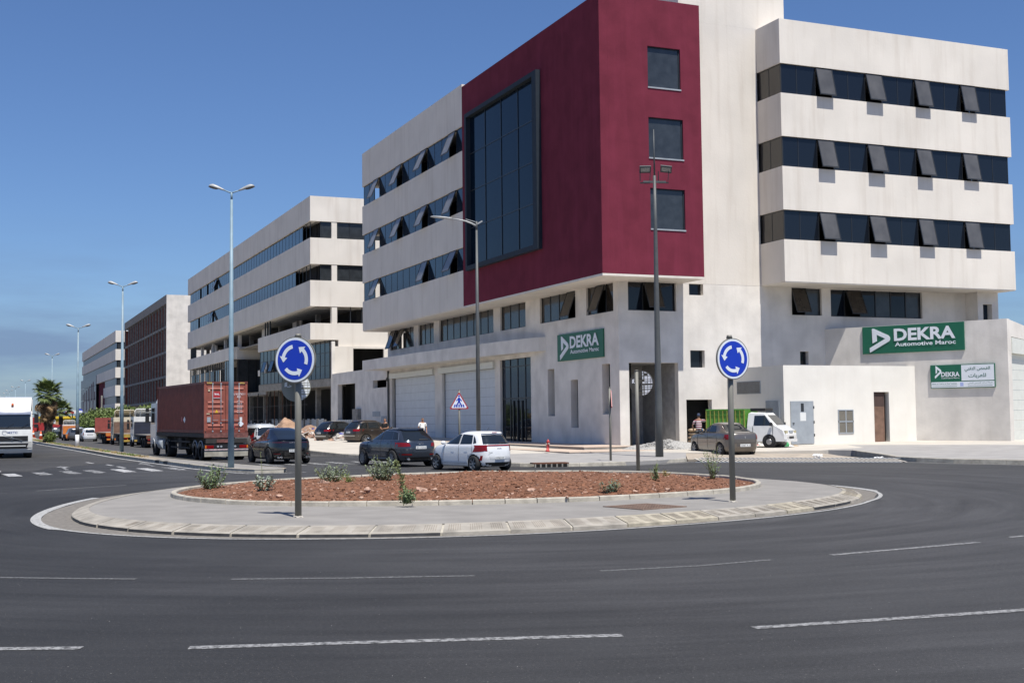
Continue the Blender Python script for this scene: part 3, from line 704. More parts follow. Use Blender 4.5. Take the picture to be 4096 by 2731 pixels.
for a, b, z0, z1 in rw:
    w_ = B1.part('window', MB().box(a+.06, b-.06, 58.84, 58.87, z0+.06, z1-.06), GLASSD)
    fr = MB().box(a, a+.06, 58.80, 58.9, z0, z1).box(b-.06, b, 58.80, 58.9, z0, z1).box(a+.06, b-.06, 58.80, 58.9, z1-.06, z1)
    B1.part('window_frame', fr, ALUB, parent=w_)
    B1.part('window_sill', MB().box(a-.02, b+.02, 58.66, 58.9, z0-.02, z0+.06), GALV, parent=w_)
# big recessed curtain window on the maroon street face
cw = B1.part('picture_window_frame', MB().box(29.98,30.55,66.35,66.95,11.9,22.6).box(29.98,30.55,77.95,78.25,11.9,22.6).box(29.98,30.55,66.95,77.95,22.32,22.6).box(29.98,30.55,66.95,77.95,11.9,12.2), ALUB)
ub = [66.95,69.75,72.47,75.2,77.95]; vb = [12.2,14.78,17.3,19.83,22.32]
for i in range(4):
    for j in range(4):
        ubox('window_pane', PICG, B1, 30.30, 30.33, ub[i]+.03, ub[i+1]-.03, vb[j]+.03, vb[j+1]-.03)
for u in ub[1:-1]: ubox('mullion', ALU, B1, 30.26, 30.36, u-.03, u+.03, 12.2, 22.32)
for v in vb[1:-1]: ubox('mullion', ALU, B1, 30.27, 30.35, 66.95, 77.95, v-.025, v+.025)
# lower street wall
HX = [(96.55,102.85,7.83,9.5),(91.63,95.34,7.83,9.48),(79.3,90.35,7.84,9.5),(73.78,78.06,7.86,9.5),(66.4,71.52,7.88,9.5),(61.57,64.95,7.88,9.5),
      (91.46,102.6,-.2,5.38),(79.14,89.8,-.2,5.38),(73.05,78.2,-.2,5.88),(69.48,70.45,2.06,4.96),(66.2,67.18,1.35,4.2),(62.08,63.07,2.13,4.97)]
m = MB(); wall(m, 'x', X0, X0+.55, Y0+.391, 103.62, -.2, 9.5, HX); B1.part('street_wall', m, STUCCO2)
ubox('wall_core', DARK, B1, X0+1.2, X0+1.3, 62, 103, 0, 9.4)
for k, (a, b, z0, z1) in enumerate(HX[:6]):
    n_ = {0:5,1:3,2:8,3:3,4:4,5:3}[k]; ed = [a+(b-a)*i/n_ for i in range(n_+1)]
    op = {0:(4,2),4:(0,),5:(1,)}.get(k, ())
    for i in range(n_):
        if i in op: open_sash(B1, 'x', X0+.12, ed[i], ed[i+1], z0, z1, BROWNG, 24)
        else: ubox('window_pane', BROWNG if (i+k) % 2 else GLASSD, B1, X0+.16, X0+.19, ed[i]+.03, ed[i+1]-.03, z0+.03, z1-.03)
    for e in ed: ubox('mullion', ALU, B1, X0+.13, X0+.2, e-.03, e+.03, z0, z1)
    ubox('window_rail', ALU, B1, X0+.12, X0+.2, a, b, z0, z0+.05)
for a, b, z0, z1 in HX[9:]: ubox('slit_glass', GLASSD, B1, X0+.44, X0+.48, a, b, z0, z1)
# roller shutters made of horizontal panels
for a, b in ((91.9,102.26),(79.4,89.8)):
    z = .25; k = 0
    while z < 5.38:
        z2 = min(z+.64, 5.38); ubox('shutter_panel', SHUT, B1, X0+.25, X0+.30, a, b, z+.006, z2-.006)
        for q in (1, 2, 3): ubox('panel_rib', SHUT, B1, X0+.242, X0+.25, a, b, z+q*(z2-z)/4-.01, z+q*(z2-z)/4+.01)
        z = z2
    ubox('shutter_guide', ALU, B1, X0+.2, X0+.3, b, b+.1, .1, 5.38); ubox('shutter_guide', GALV, B1, X0+.15, X0+.3, a-.25, a, .1, 5.38)
    ubox('shutter_housing', SHUTR, B1, X0-.18, X0+.24, a-.3, b+.55, 5.38, 5.82)
    ubox('backing', DARK, B1, X0+.31, X0+.4, a-.4, b+.4, .1, 5.4)
# glazed entrance
ed = [73.07,74.33,75.58,76.85,78.18]
ubox('backing', DARKR, B1, X0+.5, X0+1.1, 73, 78.3, .1, 6)
for i in range(4):
    for z0, z1 in ((.4,3.2),(3.3,5.33),(5.4,5.85)):
        ubox('entrance_pane', GLASSB if z0 > .5 else GLASS, B1, X0+.20, X0+.23, ed[i]+.04, ed[i+1]-.04, z0, z1)
for e in ed: ubox('entrance_mullion', ALU, B1, X0+.16, X0+.25, e-.04, e+.04, .36, 5.87)
for z0, z1 in ((3.2,3.3),(5.33,5.4),(.36,.42)): ubox('entrance_rail', ALU, B1, X0+.17, X0+.24, 73.1, 78.15, z0, z1)
for e in (74.9,75.6,76.3): ubox('door_stile', ALU, B1, X0+.12, X0+.17, e-.06, e+.06, .4, 3.1)
# canopy over the shutters
mb = MB(); pl = [(30.3,104.2),(30.5,92),(30.9,83),(31.25,77.5),(31.7,73),(32.1,71.0),(32.418,70.65),(32.418,104.2)]
mb.prism(pl, lambda u, v, d: (u, v, d), 6.13, 7.0); B1.part('canopy', mb, STUCCO2)
mb = MB(); mb.tube([(32.3,103.2,6.1),(32.3,103.2,.2)], .09, 8); mb.tube([(32.3,103.2,5.6),(32.18,103.25,5.4),(32.18,103.25,5.2)], .07, 6); B1.part('drain_pipe', mb, POLED)
# front wall of the lower storey, tower and recessed wall under the right-hand block
HY = [(33.02,36.17,-.2,4.98),(33.04,36.12,7.89,9.5),(36.98,37.92,8.85,9.72),(36.98,37.93,4.72,5.70),(36.66,38.34,-.2,2.9),
      (44.0,46.15,7.86,9.48),(46.81,53.75,7.83,9.46),(44.5,45.1,4.93,5.71)]
m = MB(); wall(m, 'y', Y0, Y0+.4, X0+.56, 57.2, -.2, 9.5, HY); B1.part('front_wall', m, STUCCO2)
m = MB(); m.box(X0, X0+.559, Y0-.004, Y0+.39, -.2, 9.5)
B1.part('corner_pilaster', m, STUCCO2)
m = MB(); wall(m, 'y', Y0-.006, Y0+.38, 36.62, 41.9, 9.502, 24.75, ()); m.box(36.62, 43.92, Y0-.006, 66, 24.752, 26.85); B1.part('stair_tower', m, STUCCO)
for (a, b, z0, z1), n_, op in ((HY[1],3,(1,)),(HY[5],2,(0,)),(HY[6],6,(1,))):
    ed = [a+(b-a)*i/n_ for i in range(n_+1)]
    for i in range(n_):
        if i in op: open_sash(B1, 'y', Y0+.14, ed[i], ed[i+1], z0, z1, BROWNG, 24)
        else: ubox('window_pane', GLASSD if i % 2 else GLASS, B1, ed[i]+.03, ed[i+1]-.03, Y0+.2, Y0+.23, z0+.03, z1-.03)
    for e in ed: ubox('mullion', ALU, B1, e-.03, e+.03, Y0+.16, Y0+.24, z0, z1)
    ubox('window_rail', ALU, B1, a, b, Y0+.15, Y0+.24, z0, z0+.05)
for a, b, z0, z1 in (HY[2], HY[3], HY[7]):
    ubox('window_pane', GLASS, B1, a, b, Y0+.3, Y0+.33, z0, z1)
    ubox('mullion', ALU, B1, b-.12, b-.08, Y0+.27, Y0+.3, z0, z1)
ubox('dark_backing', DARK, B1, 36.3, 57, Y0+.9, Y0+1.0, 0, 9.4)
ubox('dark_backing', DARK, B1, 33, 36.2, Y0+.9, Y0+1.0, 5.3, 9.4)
# alcove behind the corner opening
m = MB(); m.box(32.98,33.0,Y0+.4,66,-.1,5.2).box(36.2,36.25,Y0+.4,66,-.1,5.2).box(33.0,36.2,65.2,65.3,-.1,5.2).box(33,36.2,Y0+.4,65.2,4.985,5.2); B1.part('alcove', m, mat('shaded_render', (.36,.355,.35), .9, var=.2))  # shade of the recess put into the darker grey of its walls
m = MB(); m.obox((34.6,Y0-.1,2.92),(1,0,-.09),(0,1,0),(.09,0,1),1.62,.02,.06); solo('timber_batten', MB().obox((0,0,0),(1,0,-.09),(0,1,0),(.09,0,1),1.64,.025,.065), WOOD, 'pale timber batten nailed across the corner opening of the building', 'batten', (34.65, Y0-.04, 2.62))
# right-hand block
for z0, z1 in ((22.13,24.72),(17.9,20.4),(13.66,16.16),(9.55,11.95)):
    ubox(bl, STUCCO, B1, 41.87, 59.08, 58.6, 66, z0, z1)
    ubox(bl, STUCCO, B1, 55, 59.08, 66.002, 100, z0, z1)
ubox('soffit', STUCCO, B1, 41.9, 59.05, 58.62, 66, 9.50, 9.548)
er = [42.0,43.07,44.38,45.57,46.71,47.96,49.19,50.38,51.61,52.78,53.97,55.2,56.4,57.62,58.85]
for z0, z1 in ((20.4,22.13),(16.16,17.9),(11.95,13.66)):
    strip_glass(B1, 'y', 58.72, er, z0, z1, (2,5,8,11), GLASS, ang=13)
    strip_glass(B1, 'x', 41.99, [58.78,59.9,60.95], z0, z1, (), BROWNG)
    for yy in range(0, 12): ubox('window_pane', GLASSB, B1, 58.82, 58.85, 58.8+yy*3, 58.8+yy*3+2.95, z0, z1)
m = MB(); wall(m, 'y', 59.9, 60.3, 57.2, 58.86, 0, 9.5, [(57.62,58.35,6.5,8.75)]); m.box(57.2, 57.5, 60.302, 61.3, 0, 9.5).box(58.5,58.86,60.302,66,0,9.5); B1.part('corner_pier', m, STUCCO2)
ubox('window_pane', GLASSB, B1, 57.5, 58.5, 60.3, 60.33, 6.5, 8.8)
# annex on the left
m = MB(); wall(m, 'x', X0+.01, X0+.45, 103.63, 122.4, -.1, 6.5, [(104.08,108.24,4.72,5.4),(114.0,120.3,-.1,5.35)]); B1.part('annex_wall', m, STUCCO2)
ubox('dark_backing', DARK, B1, X0+1.4, X0+1.5, 103.6, 122.4, 0, 6.4); ubox('annex_roof', CONC, B1, X0+.45, 40, 103.63, 122.3, 6.2, 6.4)
ubox('vent_grille', GALV, B1, X0-.03, X0+.01, 106.0, 108.24, 2.17, 2.62); ubox('vent_grille', GALV, B1, X0-.03, X0+.01, 104.1, 105.6, 1.7, 2.2)
ubox('meter_cabinet', CONC, B1, X0-.35, X0, 112.0, 113.8, 0, 2.9)
for i in range(9): ubox('low_panel', GALV, B1, X0-.15, X0-.1, 114.1+i*.7, 114.1+i*.7+.62, .1, 1.9)

# ---------------------------------------------------------------- low white box and garage wing
k = .974
def sx_(v): return v*k
def sz_(v): return 2.1+(v-2.1)*k
bx = 39.74; by = 56.0; zt = 4.66
LB = Thing('substation', (44, 58, 0), 'low white utility building with a grey metal door and a brown door', 'utility building', world=True)
dr = (sx_(46.97), sx_(48.05), -.1, sz_(3.23))
m = MB(); wall(m, 'y', by, by+.35, bx, 49.0, -.1, zt, [dr]); LB.part('front_wall', m, STUCCO3)
m = MB(); vsl = [(bx+.001, by+.35), (bx+.001, Y0-.008), (bx+.35, Y0-.008), (bx+.35, by+.35)]
m.prism(vsl, lambda u, v, d: (u, v, d), -.1, zt); LB.part('side_wall', m, STUCCO3)
LB.part('roof', MB().box(bx+.5, 48, by+.35, Y0-.01, zt-.3, zt-.15), CONC)
def on_side(s): # s=0 at front corner..1 at tower
    return bx, by+(Y0-by)*s
def side_box(name, s0, s1, z0, z1, m, t=.05, out_=0):
    a = Vector((*on_side(s0), 0)); b = Vector((*on_side(s1), 0)); d = (b-a).normalized(); nn = Vector((-d.y, d.x, 0)); mb = MB()
    c = (a+b)/2+Vector((0,0,(z0+z1)/2))+nn*out_
    mb.obox(c, d, nn, (0,0,1), (b-a).length/2, t, (z1-z0)/2); return LB.part(name, mb, m)
side_box('vent_grille', .43, .90, 3.17, 3.9, GALV, .03)
for i in range(14): side_box('vent_slat', .44, .89, 3.22+i*.047, 3.245+i*.047, BROWNG, .04)
side_box('metal_door', .08, .33, .35, 2.76, GALV, .05)
d0 = (sx_(41.21), sx_(42.74))
ubox('metal_door', GALV, LB, d0[0], d0[1], by-.05, by, .42, 2.72)
ubox('door_notice', PLATE, LB, d0[0]+.6, d0[0]+.98, by-.055, by-.05, 1.65, 2.1); ubox('door_notice', ALU, LB, d0[0]+.66, d0[0]+.85, by-.055, by-.05, 2.15, 2.6)
ubox('door_handle', ALU, LB, d0[0]+.1, d0[0]+.2, by-.09, by-.05, 1.5, 1.55)
for z in (.8,1.5,2.3): ubox('door_hinge', ALU, LB, d0[1]-.02, d0[1]+.03, by-.08, by-.05, z, z+.15)
g0, g1 = sx_(44.43), sx_(45.49)
gr = LB.part('vent_grille', MB().box(g0,g1,by-.04,by,.93,.98).box(g0,g1,by-.04,by,1.55,1.62).box(g0,g1,by-.04,by,2.18,2.24).box(g0,g0+.05,by-.04,by,.98,2.18).box(g1-.05,g1,by-.04,by,.98,2.18).box((g0+g1)/2-.03,(g0+g1)/2+.03,by-.035,by,.98,2.18), GALV)
sl_ = MB()
for i in range(24): sl_.obox(((g0+g1)/2, by-.015, 1.0+i*.05), (1,0,0), (0,.8,.6), (0,-.6,.8), (g1-g0)/2-.05, .015, .006)
LB.part('vent_slat', sl_, mat('beige_slat', (.27,.25,.21), .8), parent=gr, kind='stuff'); LB.part('dark_backing', MB().box(g0+.05,g1-.05,by-.004,by,1,2.2), mat('brown_grey_backing', (.13,.12,.105), .8), parent=gr)
ubox('brown_door', BROWNW, LB, dr[0]+.02, dr[1]-.25, by+.12, by+.17, .4, dr[3]-.8); ubox('brown_door_top', mat('dark_brown_panel', (.06,.035,.03), .8), LB, dr[0]+.02, dr[1]-.25, by+.115, by+.165, dr[3]-.8, dr[3]-.02)
ubox('dark_backing', DARK, LB, dr[0]-.3, dr[1]+.3, by+1.2, by+1.3, 0, 4)
# garage wing
A2 = Vector((46.3, 61.0)); GD = Vector((.4297, -.9030)); GE = Vector((.9030, .4297))
def gp(s, d, z): v = A2+GD*s-GE*d; return (v.x, v.y, z)      # d = distance in front of the wall
GAo = gp(5.4, 0, 0)
GW = Thing('garage_wing', GAo, 'pale garage wing set at an angle, bearing the long green sign', 'garage', world=True)
m = MB(); m.prism([(0,-.1),(10.79,-.1),(10.79,7.05),(0,7.05)], lambda u, v, d: gp(u, -d, v), 0, .4); GW.part('front_wall', m, STUCCO2)
cn = Vector(gp(10.79, 0, 0)).xy
def ge(e, d, z): v = cn+GE*e-GD*(-d)*1; return (v.x, v.y, z)   # d>0 goes in front (+GD)
m = MB(); top = lambda e: 7.05-.10*e
m.prism([(.401,-.1),(.55,-.1),(.55,6.1),(12,5.6),(12,5.85),(.401,7.01)], lambda u, v, d: ge(u, -d, v), .0, .4); GW.part('side_wall', m, STUCCO2)
m = MB(); m.prism([(.55,5.2),(12,5.0),(12,5.6),(.55,6.05)], lambda u, v, d: ge(u, -d, v), -.05, .15); GW.part('shutter_housing', m, SHUTR)
for i in range(9):
    z0 = .45+i*.55; m = MB(); m.prism([(.56,z0+.008),(12,z0+.008),(12,z0+.542),(.56,z0+.542)], lambda u, v, d: ge(u, -d, v), .18, .24)
    if z0 < 5.2: GW.part('shutter_panel', m, SHUTR)
GW.part('roof', MB().add([gp(0,-.4,6.9), gp(10.4,-.4,6.9), (cn.x+9, cn.y+8, 6), (58, 70, 6.5)], [(0,1,2,3)]), CONC)
# ---------------------------------------------------------------- green signs
LOGO = [(290,990),(303,982),(320,986),(500,1066),(518,1084),(525,1108),(520,1130),(505,1145),(258,1285),(255,1228),(462,1108),(350,1060),(352,1140),(295,1168)]
def logo_pts(W, H, fx=1): return [((x-160)/1280*W*fx, (1306-.048*(x-160)-y)/340*H) for x, y in LOGO]
def fit_text(name, s, box, fn, m, T=None, bold=0, depth=.006, parent=None, label=None):
    """fit text into box (u0,u1,v0,v1) of the sign plane"""
    cu = bpy.data.curves.new('t', 'FONT'); cu.body = s; cu.size = 1; cu.offset = bold; cu.extrude = 0; cu.resolution_u = 3
    ob = bpy.data.objects.new('t', cu); COL.objects.link(ob); dg = bpy.context.evaluated_depsgraph_get()
    me = bpy.data.meshes.new_from_object(ob.evaluated_get(dg)); bpy.data.objects.remove(ob)
    if not me.vertices: return None
    xs = [v.co.x for v in me.vertices]; ys = [v.co.y for v in me.vertices]; x0, x1, y0, y1 = min(xs), max(xs), min(ys), max(ys)
    u0, u1, v0, v1 = box
    for v in me.vertices:
        v.co = Vector(fn(u0+(v.co.x-x0)/(x1-x0)*(u1-u0), v0+(v.co.y-y0)/(y1-y0)*(v1-v0), depth))
    me.materials.clear(); me.materials.append(m); me.name = name; o = link(name, me, parent or (T.o if T else None))
    return o
def sign(label, org, U, Nrm, W, H, panel_m=SIGNG, t=.08):
    """thing whose local frame is: origin lower-left, U right, Nrm towards viewer; fn(u,v,d)"""
    U = Vector(U).normalized(); Nrm = Vector(Nrm).normalized()
    T = Thing('wall_sign', org, label, 'sign')
    fn = lambda u, v, d: tuple(U*u+Vector((0,0,1))*v+Nrm*d)
    T.fn = fn
    T.part('sign_panel', MB().prism([(0,0),(W,0),(W,H),(0,H)], fn, -t, 0), panel_m)
    return T
def green(T, W, H, fx=1.0, o=(0,0)):
    f0 = T.fn; fn = lambda u, v, d: f0(u+o[0], v+o[1], d)
    T.part('logo', MB().prism(logo_pts(W, H, fx), fn, .002, .03), SIGNW)
    U = lambda x: (x-160)/1280*W
    k1 = .02 if fx == 1 else .05
    fit_text('lettering', 'DEKRA', (U(575 if fx == 1 else 540), U(1338), H*.435, H*.885), fn, SIGNW, T, bold=.035, depth=.03)
    fit_text('lettering', 'Automotive Maroc', (U(585 if fx == 1 else 550), U(1340), H*.235, H*.385), fn, SIGNW, T, bold=.02, depth=.03)
T = sign('long green sign with white arrow logo and white lettering on the angled garage wall', gp(2.47, .09, 5.45), (GD.x, GD.y, 0), (-GE.x, -GE.y, 0), 6.0, 1.57); green(T, 6.0, 1.57)
T = sign('green sign with white arrow logo on the shaded street wall above the narrow slits', (X0-.09, 68.8, 5.37), (0,-1,0), (-1,0,0), 6.1, 1.61); green(T, 6.1, 1.61, .93)
# bilingual sign
T = sign('small green and white sign with Arabic lettering, low on the angled garage wall', gp(6.49, .09, 3.36), (GD.x, GD.y, 0), (-GE.x, -GE.y, 0), 3.6, 1.30, SIGNG)
T.part('white_field', MB().prism([(1.76,.40),(3.56,.40),(3.56,1.26),(1.76,1.26)], T.fn, .001, .006), SIGNW)
T.part('white_field', MB().prism([(.04,.04),(3.56,.04),(3.56,.35),(.04,.35)], T.fn, .001, .006), SIGNW)
f0 = T.fn
T.part('logo', MB().prism([(.12+u*.30, .44+v*.52) for u, v in logo_pts(6.0, 1.57)][0:], lambda u, v, d: f0(u, v+.06, d), .002, .01), SIGNW)
fit_text('lettering', 'DEKRA', (.62,1.66,.64,.90), T.fn, SIGNW, T, bold=.03, depth=.012)
fit_text('lettering', 'Automotive Maroc', (.62,1.66,.53,.60), T.fn, SIGNW, T, bold=.01, depth=.012)
def ar(s): return s[::-1]
# presentation forms so that the letters join: الفحص التقني / للعربات
fit_text('lettering', ar('\ufe8d\ufedf\ufed4\ufea4\ufebA \ufe8d\ufedf\ufe98\ufed8\ufee8\ufef2'), (1.95,3.35,.88,1.15), T.fn, SIGNG, T, bold=.01, depth=.012)
fit_text('lettering', ar('\ufedf\ufee0\ufecc\ufeae\ufe91\ufe8e\ufe95'), (2.15,3.12,.52,.78), T.fn, SIGNG, T, bold=.01, depth=.012)
fit_text('lettering', 'Réseau de Centres de Visite Technique', (.10,1.5,.20,.28), T.fn, SIGNG, T, bold=.012, depth=.012)
fit_text('lettering', ar('\ufeb7\ufe92\ufedc\ufe94 \ufee3\ufeae\ufe8d\ufedb\ufeb0 \ufe8d\ufedf\ufed4\ufea4\ufeba \ufe8d\ufedf\ufe98\ufed8\ufee8\ufef2'), (2.1,3.46,.19,.30), T.fn, SIGNG, T, bold=.0, depth=.012)
T.part('small_print', MB().prism([(.1,.11),(1.5,.11),(1.5,.125),(.1,.125)], T.fn, .007, .010).prism([(2.1,.11),(3.46,.11),(3.46,.125),(2.1,.125)], T.fn, .007, .010), SIGNG)
T.part('emblem', MB().prism([(1.68,.10),(1.86,.10),(1.86,.30),(1.68,.30)], T.fn, .007, .010), mat('pale_blue_print', (.35,.42,.7), .5))
# wrapped air unit on the garage roof, orange conduits, loose brick
mb = MB(); mb.blob((0,0,.3), (.95,.4,.36), 3, 2, .18); q = gp(8.0, -.9, 6.9); solo('wrapped_unit', mb, mat('plastic_wrap', (.55,.56,.56), .25, var=.3, scale=9), 'air unit wrapped in clear plastic on the garage roof above the long sign', 'air unit', q, rz=math.atan2(GD.y, GD.x))
for q, h, lab in ((gp(5.45,.12,.4), .85, 'short orange conduit standing in the corner beside the utility building'), (gp(10.9,.12,.45), .65, 'short orange conduit standing at the right corner of the garage wing')):
    solo('conduit', MB().tube([(0,0,0),(.02,0,h*.6),(-.03,0,h)], .035, 7), mat('orange_conduit', (.62,.10,.03), .5), lab, 'conduit', q)
solo('loose_block', MB().box(-.25,.25,-.12,.12,0,.16), CONC, 'loose grey block lying at the foot of the garage wall', 'block', gp(10.1,.5,.42))
# ================================================================= second building, partly unfinished
B2 = Thing('office_building', (44, 163, 0), 'white banded office building under construction, with open dark lower floors', 'office building', world=True)
for z0, z1 in ((22.0,24.55),(17.63,20.3),(13.36,15.97)):
    ubox('white_wall_band', STUCCO, B2, 30.3, 34, 122.8, 203.9, z0, z1)
    ubox('white_wall_band', STUCCO, B2, 34, 60, 122.8, 127, z0, z1)
ubox('white_wall_band', STUCCO, B2, 30.3, 33.2, 122.8, 148.6, 9.98, 11.65); ubox('white_wall_band', STUCCO, B2, 33.2, 60, 122.8, 125, 9.3, 11.7)
ubox('white_wall_band', STUCCO, B2, 30.3, 36, 165.5, 203.9, 9.97, 11.6)
ubox('roof_slab', CONC, B2, 31, 59, 123.2, 203.5, 22.0, 22.2); ubox('roof_housing', STUCCO, B2, 32, 36, 186, 194, 24.56, 25.3)
ubox('dark_core', DARK, B2, 37, 58, 127.5, 203, 0, 22)
ubox('dark_core', DARK, B2, 31.0, 37, 132, 203.4, 16.0, 22)
for z in (20.3, 15.97): ubox('dark_core', DARK, B2, 31.4, 58, 124.6, 127.4, z, z+1.65)
ed = [123.6+1.578*i for i in range(52)]; ed = [e for e in ed if e < 203.8]
for z0, z1, op, dk in ((20.3,22.0,(34,),(0,1,43,39,35)), (15.97,17.63,(36,),(0,1,2,3,44))):
    strip_glass(B2, 'x', 30.5, ed, z0, z1, op, GLASS2, dk)
ubox('dark_core', DARK, B2, 31.5, 31.6, 124, 133, 15.9, 22)
# front face openings
for z0, z1, dark in ((20.3,22.0,0),(15.97,17.63,0),(11.65,13.36,1)):
    ubox('pier', STUCCO, B2, 32.53, 33.09, 122.84, 123.4, z0, z1)
    if not dark:
        ubox('window_pane', GLASSD, B2, 31.45, 32.5, 123.0, 123.03, z0+.03, z1-.03); ubox('mullion', ALU, B2, 31.38, 31.45, 122.97, 123.05, z0, z1)
        e = 33.12
        while e < 59: ubox('window_pane', GLASSD if int(e*3) % 2 else GLASS, B2, e+.04, e+1.29, 123.0, 123.03, z0+.03, z1-.03); ubox('mullion', ALU, B2, e-.03, e+.03, 122.97, 123.05, z0, z1); e += 1.33
    else:
        for e in (34.5, 35.7, 38, 42): ubox('mullion', ALU, B2, e, e+.07, 123.0, 123.1, z0, z1)
# third open storey: slab edges, columns, bare window frames
ubox('floor_slab', CONC, B2, 31.2, 37, 123.5, 203, 11.2, 11.35); ubox('floor_slab', CONC, B2, 31.0, 37, 123.4, 203.6, 13.2, 13.35)
for yy in (131, 140, 149.2, 158, 167, 176, 185, 194, 202): ubox('column', CONC, B2, 33.0, 33.5, yy, yy+.5, 0, 13.3)
ubox('block_wall', STUCCO2, B2, 32.3, 32.5, 189, 193.8, 11.35, 13.2); ubox('stair_wall', STUCCO2, B2, 33.3, 33.5, 139.5, 143.5, 11.3, 13.2)
for yy in (143.4, 144.8, 146.1): ubox('bare_mullion', ALU, B2, 30.6, 30.75, yy, yy+.12, 11.65, 13.36)
for i in range(6): ubox('bare_mullion', ALU, B2, 30.6, 30.75, 198+i*.95, 198.1+i*.95, 11.6, 13.36)
# recessed middle bay
ubox('bay_wall', STUCCO2, B2, 32.2, 32.5, 152.0, 155.5, 6.0, 13.3); ubox('balcony_slab', STUCCO, B2, 31.2, 36, 148.7, 153, 7.3, 8.0)
ubox('bay_return', STUCCO, B2, 30.9, 35, 165.2, 165.5, 9.97, 11.6)
ubox('bay_glass', GLASSD, B2, 30.9, 34, 164.8, 164.85, 5.6, 9.9)
for xx in (31, 32.2, 33.2): ubox('mullion', ALU, B2, xx, xx+.08, 164.7, 164.8, 5.6, 9.9)
# slanting curtain wall under the fascia
cA, cB = Vector((30.45, 147.9, 0)), Vector((32.38, 123.1, 0)); cd = (cB-cA).normalized(); cn_ = Vector((cd.y, -cd.x, 0)); Lc = (cB-cA).length
if cn_.x > 0: cn_ = -cn_
def cbox(name, m, s0, s1, z0, z1, t=.03, o=0.0):
    c = cA+cd*(s0+s1)/2+cn_*o+Vector((0,0,(z0+z1)/2)); mb = MB().obox(c, cd, cn_, (0,0,1), (s1-s0)/2, t, (z1-z0)/2); return B2.part(name, mb, m)
nn_ = 17; st = Lc/nn_
for i in range(nn_):
    for j, (z0, z1) in enumerate(((6.1,7.4),(7.4,8.73),(8.73,9.97))):
        if j == 1 and i in (1, 3):
            o = link('open_sash', sash_mesh(st-.08, 1.28, GLASS2, 0), B2.o, tuple(cA+cd*(i+.5)*st+cn_*.06+Vector((0,0,z1))-Vector(B2.off))); o.rotation_euler = (rad(-17), 0, math.atan2(cd.y, cd.x)); continue
        if j == 1 and i in (2,): pass
        cbox('window_pane', GLASS2, i*st+.04, (i+1)*st-.04, z0+.03, z1-.03, .015)
for i in range(nn_+1): cbox('mullion', ALU, i*st-.03, i*st+.03, 6.1, 9.97, .05)
for z in (6.1, 7.4, 8.73): cbox('transom', ALU, 0, Lc, z-.03, z+.03, .045)
mb = MB(); mb.prism([(30.4,148.6),(32.42,122.5),(37,122.5),(37,150)], lambda u, v, d: (u, v, d), 5.3, 6.08); B2.part('raw_slab', mb, CONC)
ubox('raw_slab', CONC, B2, 31.6, 37, 150, 165, 5.0, 5.4)
ubox('dark_core', DARK, B2, 35.5, 36, 124, 203, 0, 13.2)
ubox('dark_core', DARK, B2, 33.6, 33.7, 125, 148, 6.1, 9.9)
# left bay glass, half finished
ed = [166+1.45*i for i in range(26)]
for i, (a, b) in enumerate(zip(ed, ed[1:])):
    if i < 4 or (i % 3 and 6 < i < 24): ubox('window_pane', GLASS2, B2, 30.5, 30.53, a+.05, b-.05, 7.3 if i < 20 else 6.4, 8.9 if i >= 4 else 9.9)
    if i < 20: ubox('window_pane', GLASS2, B2, 30.5, 30.53, a+.05, b-.05, 5.6, 7.2)
for e in ed: ubox('mullion', ALU, B2, 30.45, 30.6, e-.05, e+.05, 5.5, 9.95)
for z in (5.5, 7.2, 8.9): ubox('transom', ALU, B2, 30.47, 30.58, 166, 202.3, z, z+.06)
for yy in (165.6, 176, 186, 196, 203.3): ubox('column', STUCCO2, B2, 31.2, 31.6, yy, yy+.4, 0, 13.3)
# lower lit front wall with a big opening, joined to the neighbour by the annex
m = MB(); wall(m, 'y', 122.5, 122.79, 32.42, 60, -.1, 9.31, [(34.66,37.9,6.5,9.1),(33.2,60,-.1,5.3)]); B2.part('front_wall', m, STUCCO)
ubox('dark_backing', DARK, B2, 33.2, 60, 124, 124.2, 0, 9.2)
ubox('column', STUCCO2, B2, 32.40, 32.75, 122.41, 122.77, 0, 9.8)
ubox('column', CONC, B2, 32.5, 33.0, 120.4, 122.0, 0, 5.3)
# site hoarding and scaffold in the open ground floor
for i in range(26):
    y = 122.9+i*.98; ubox('hoarding_sheet', GALV if i % 3 else CONC, B2, 31.9, 31.95, y+.02, y+.95, .1, 1.95+.08*(i % 2))
for i in range(22):
    y = 146+i*2.4+R.uniform(-.3, .3); ubox('prop', RUST if i % 5 == 0 else DKMET, B2, 31.3+.4*(i % 3), 31.4+.4*(i % 3), y, y+.1, .1, 5.2)
for z in (1.9, 3.5): ubox('scaffold_rail', DKMET, B2, 31.2, 31.27, 128, 190, z, z+.06)
for i in range(10): ubox('scaffold_post', RUST if i % 2 else DKMET, B2, 31.2, 31.28, 129+i*2.1, 129.08+i*2.1, .1, 5.3)
for i in range(12): ubox('stored_board', PLATE if i % 3 == 0 else GALV, B2, 31.6, 31.65, 148+i*2.2, 148.5+i*2.2, .1, 1.6+.3*(i % 2))
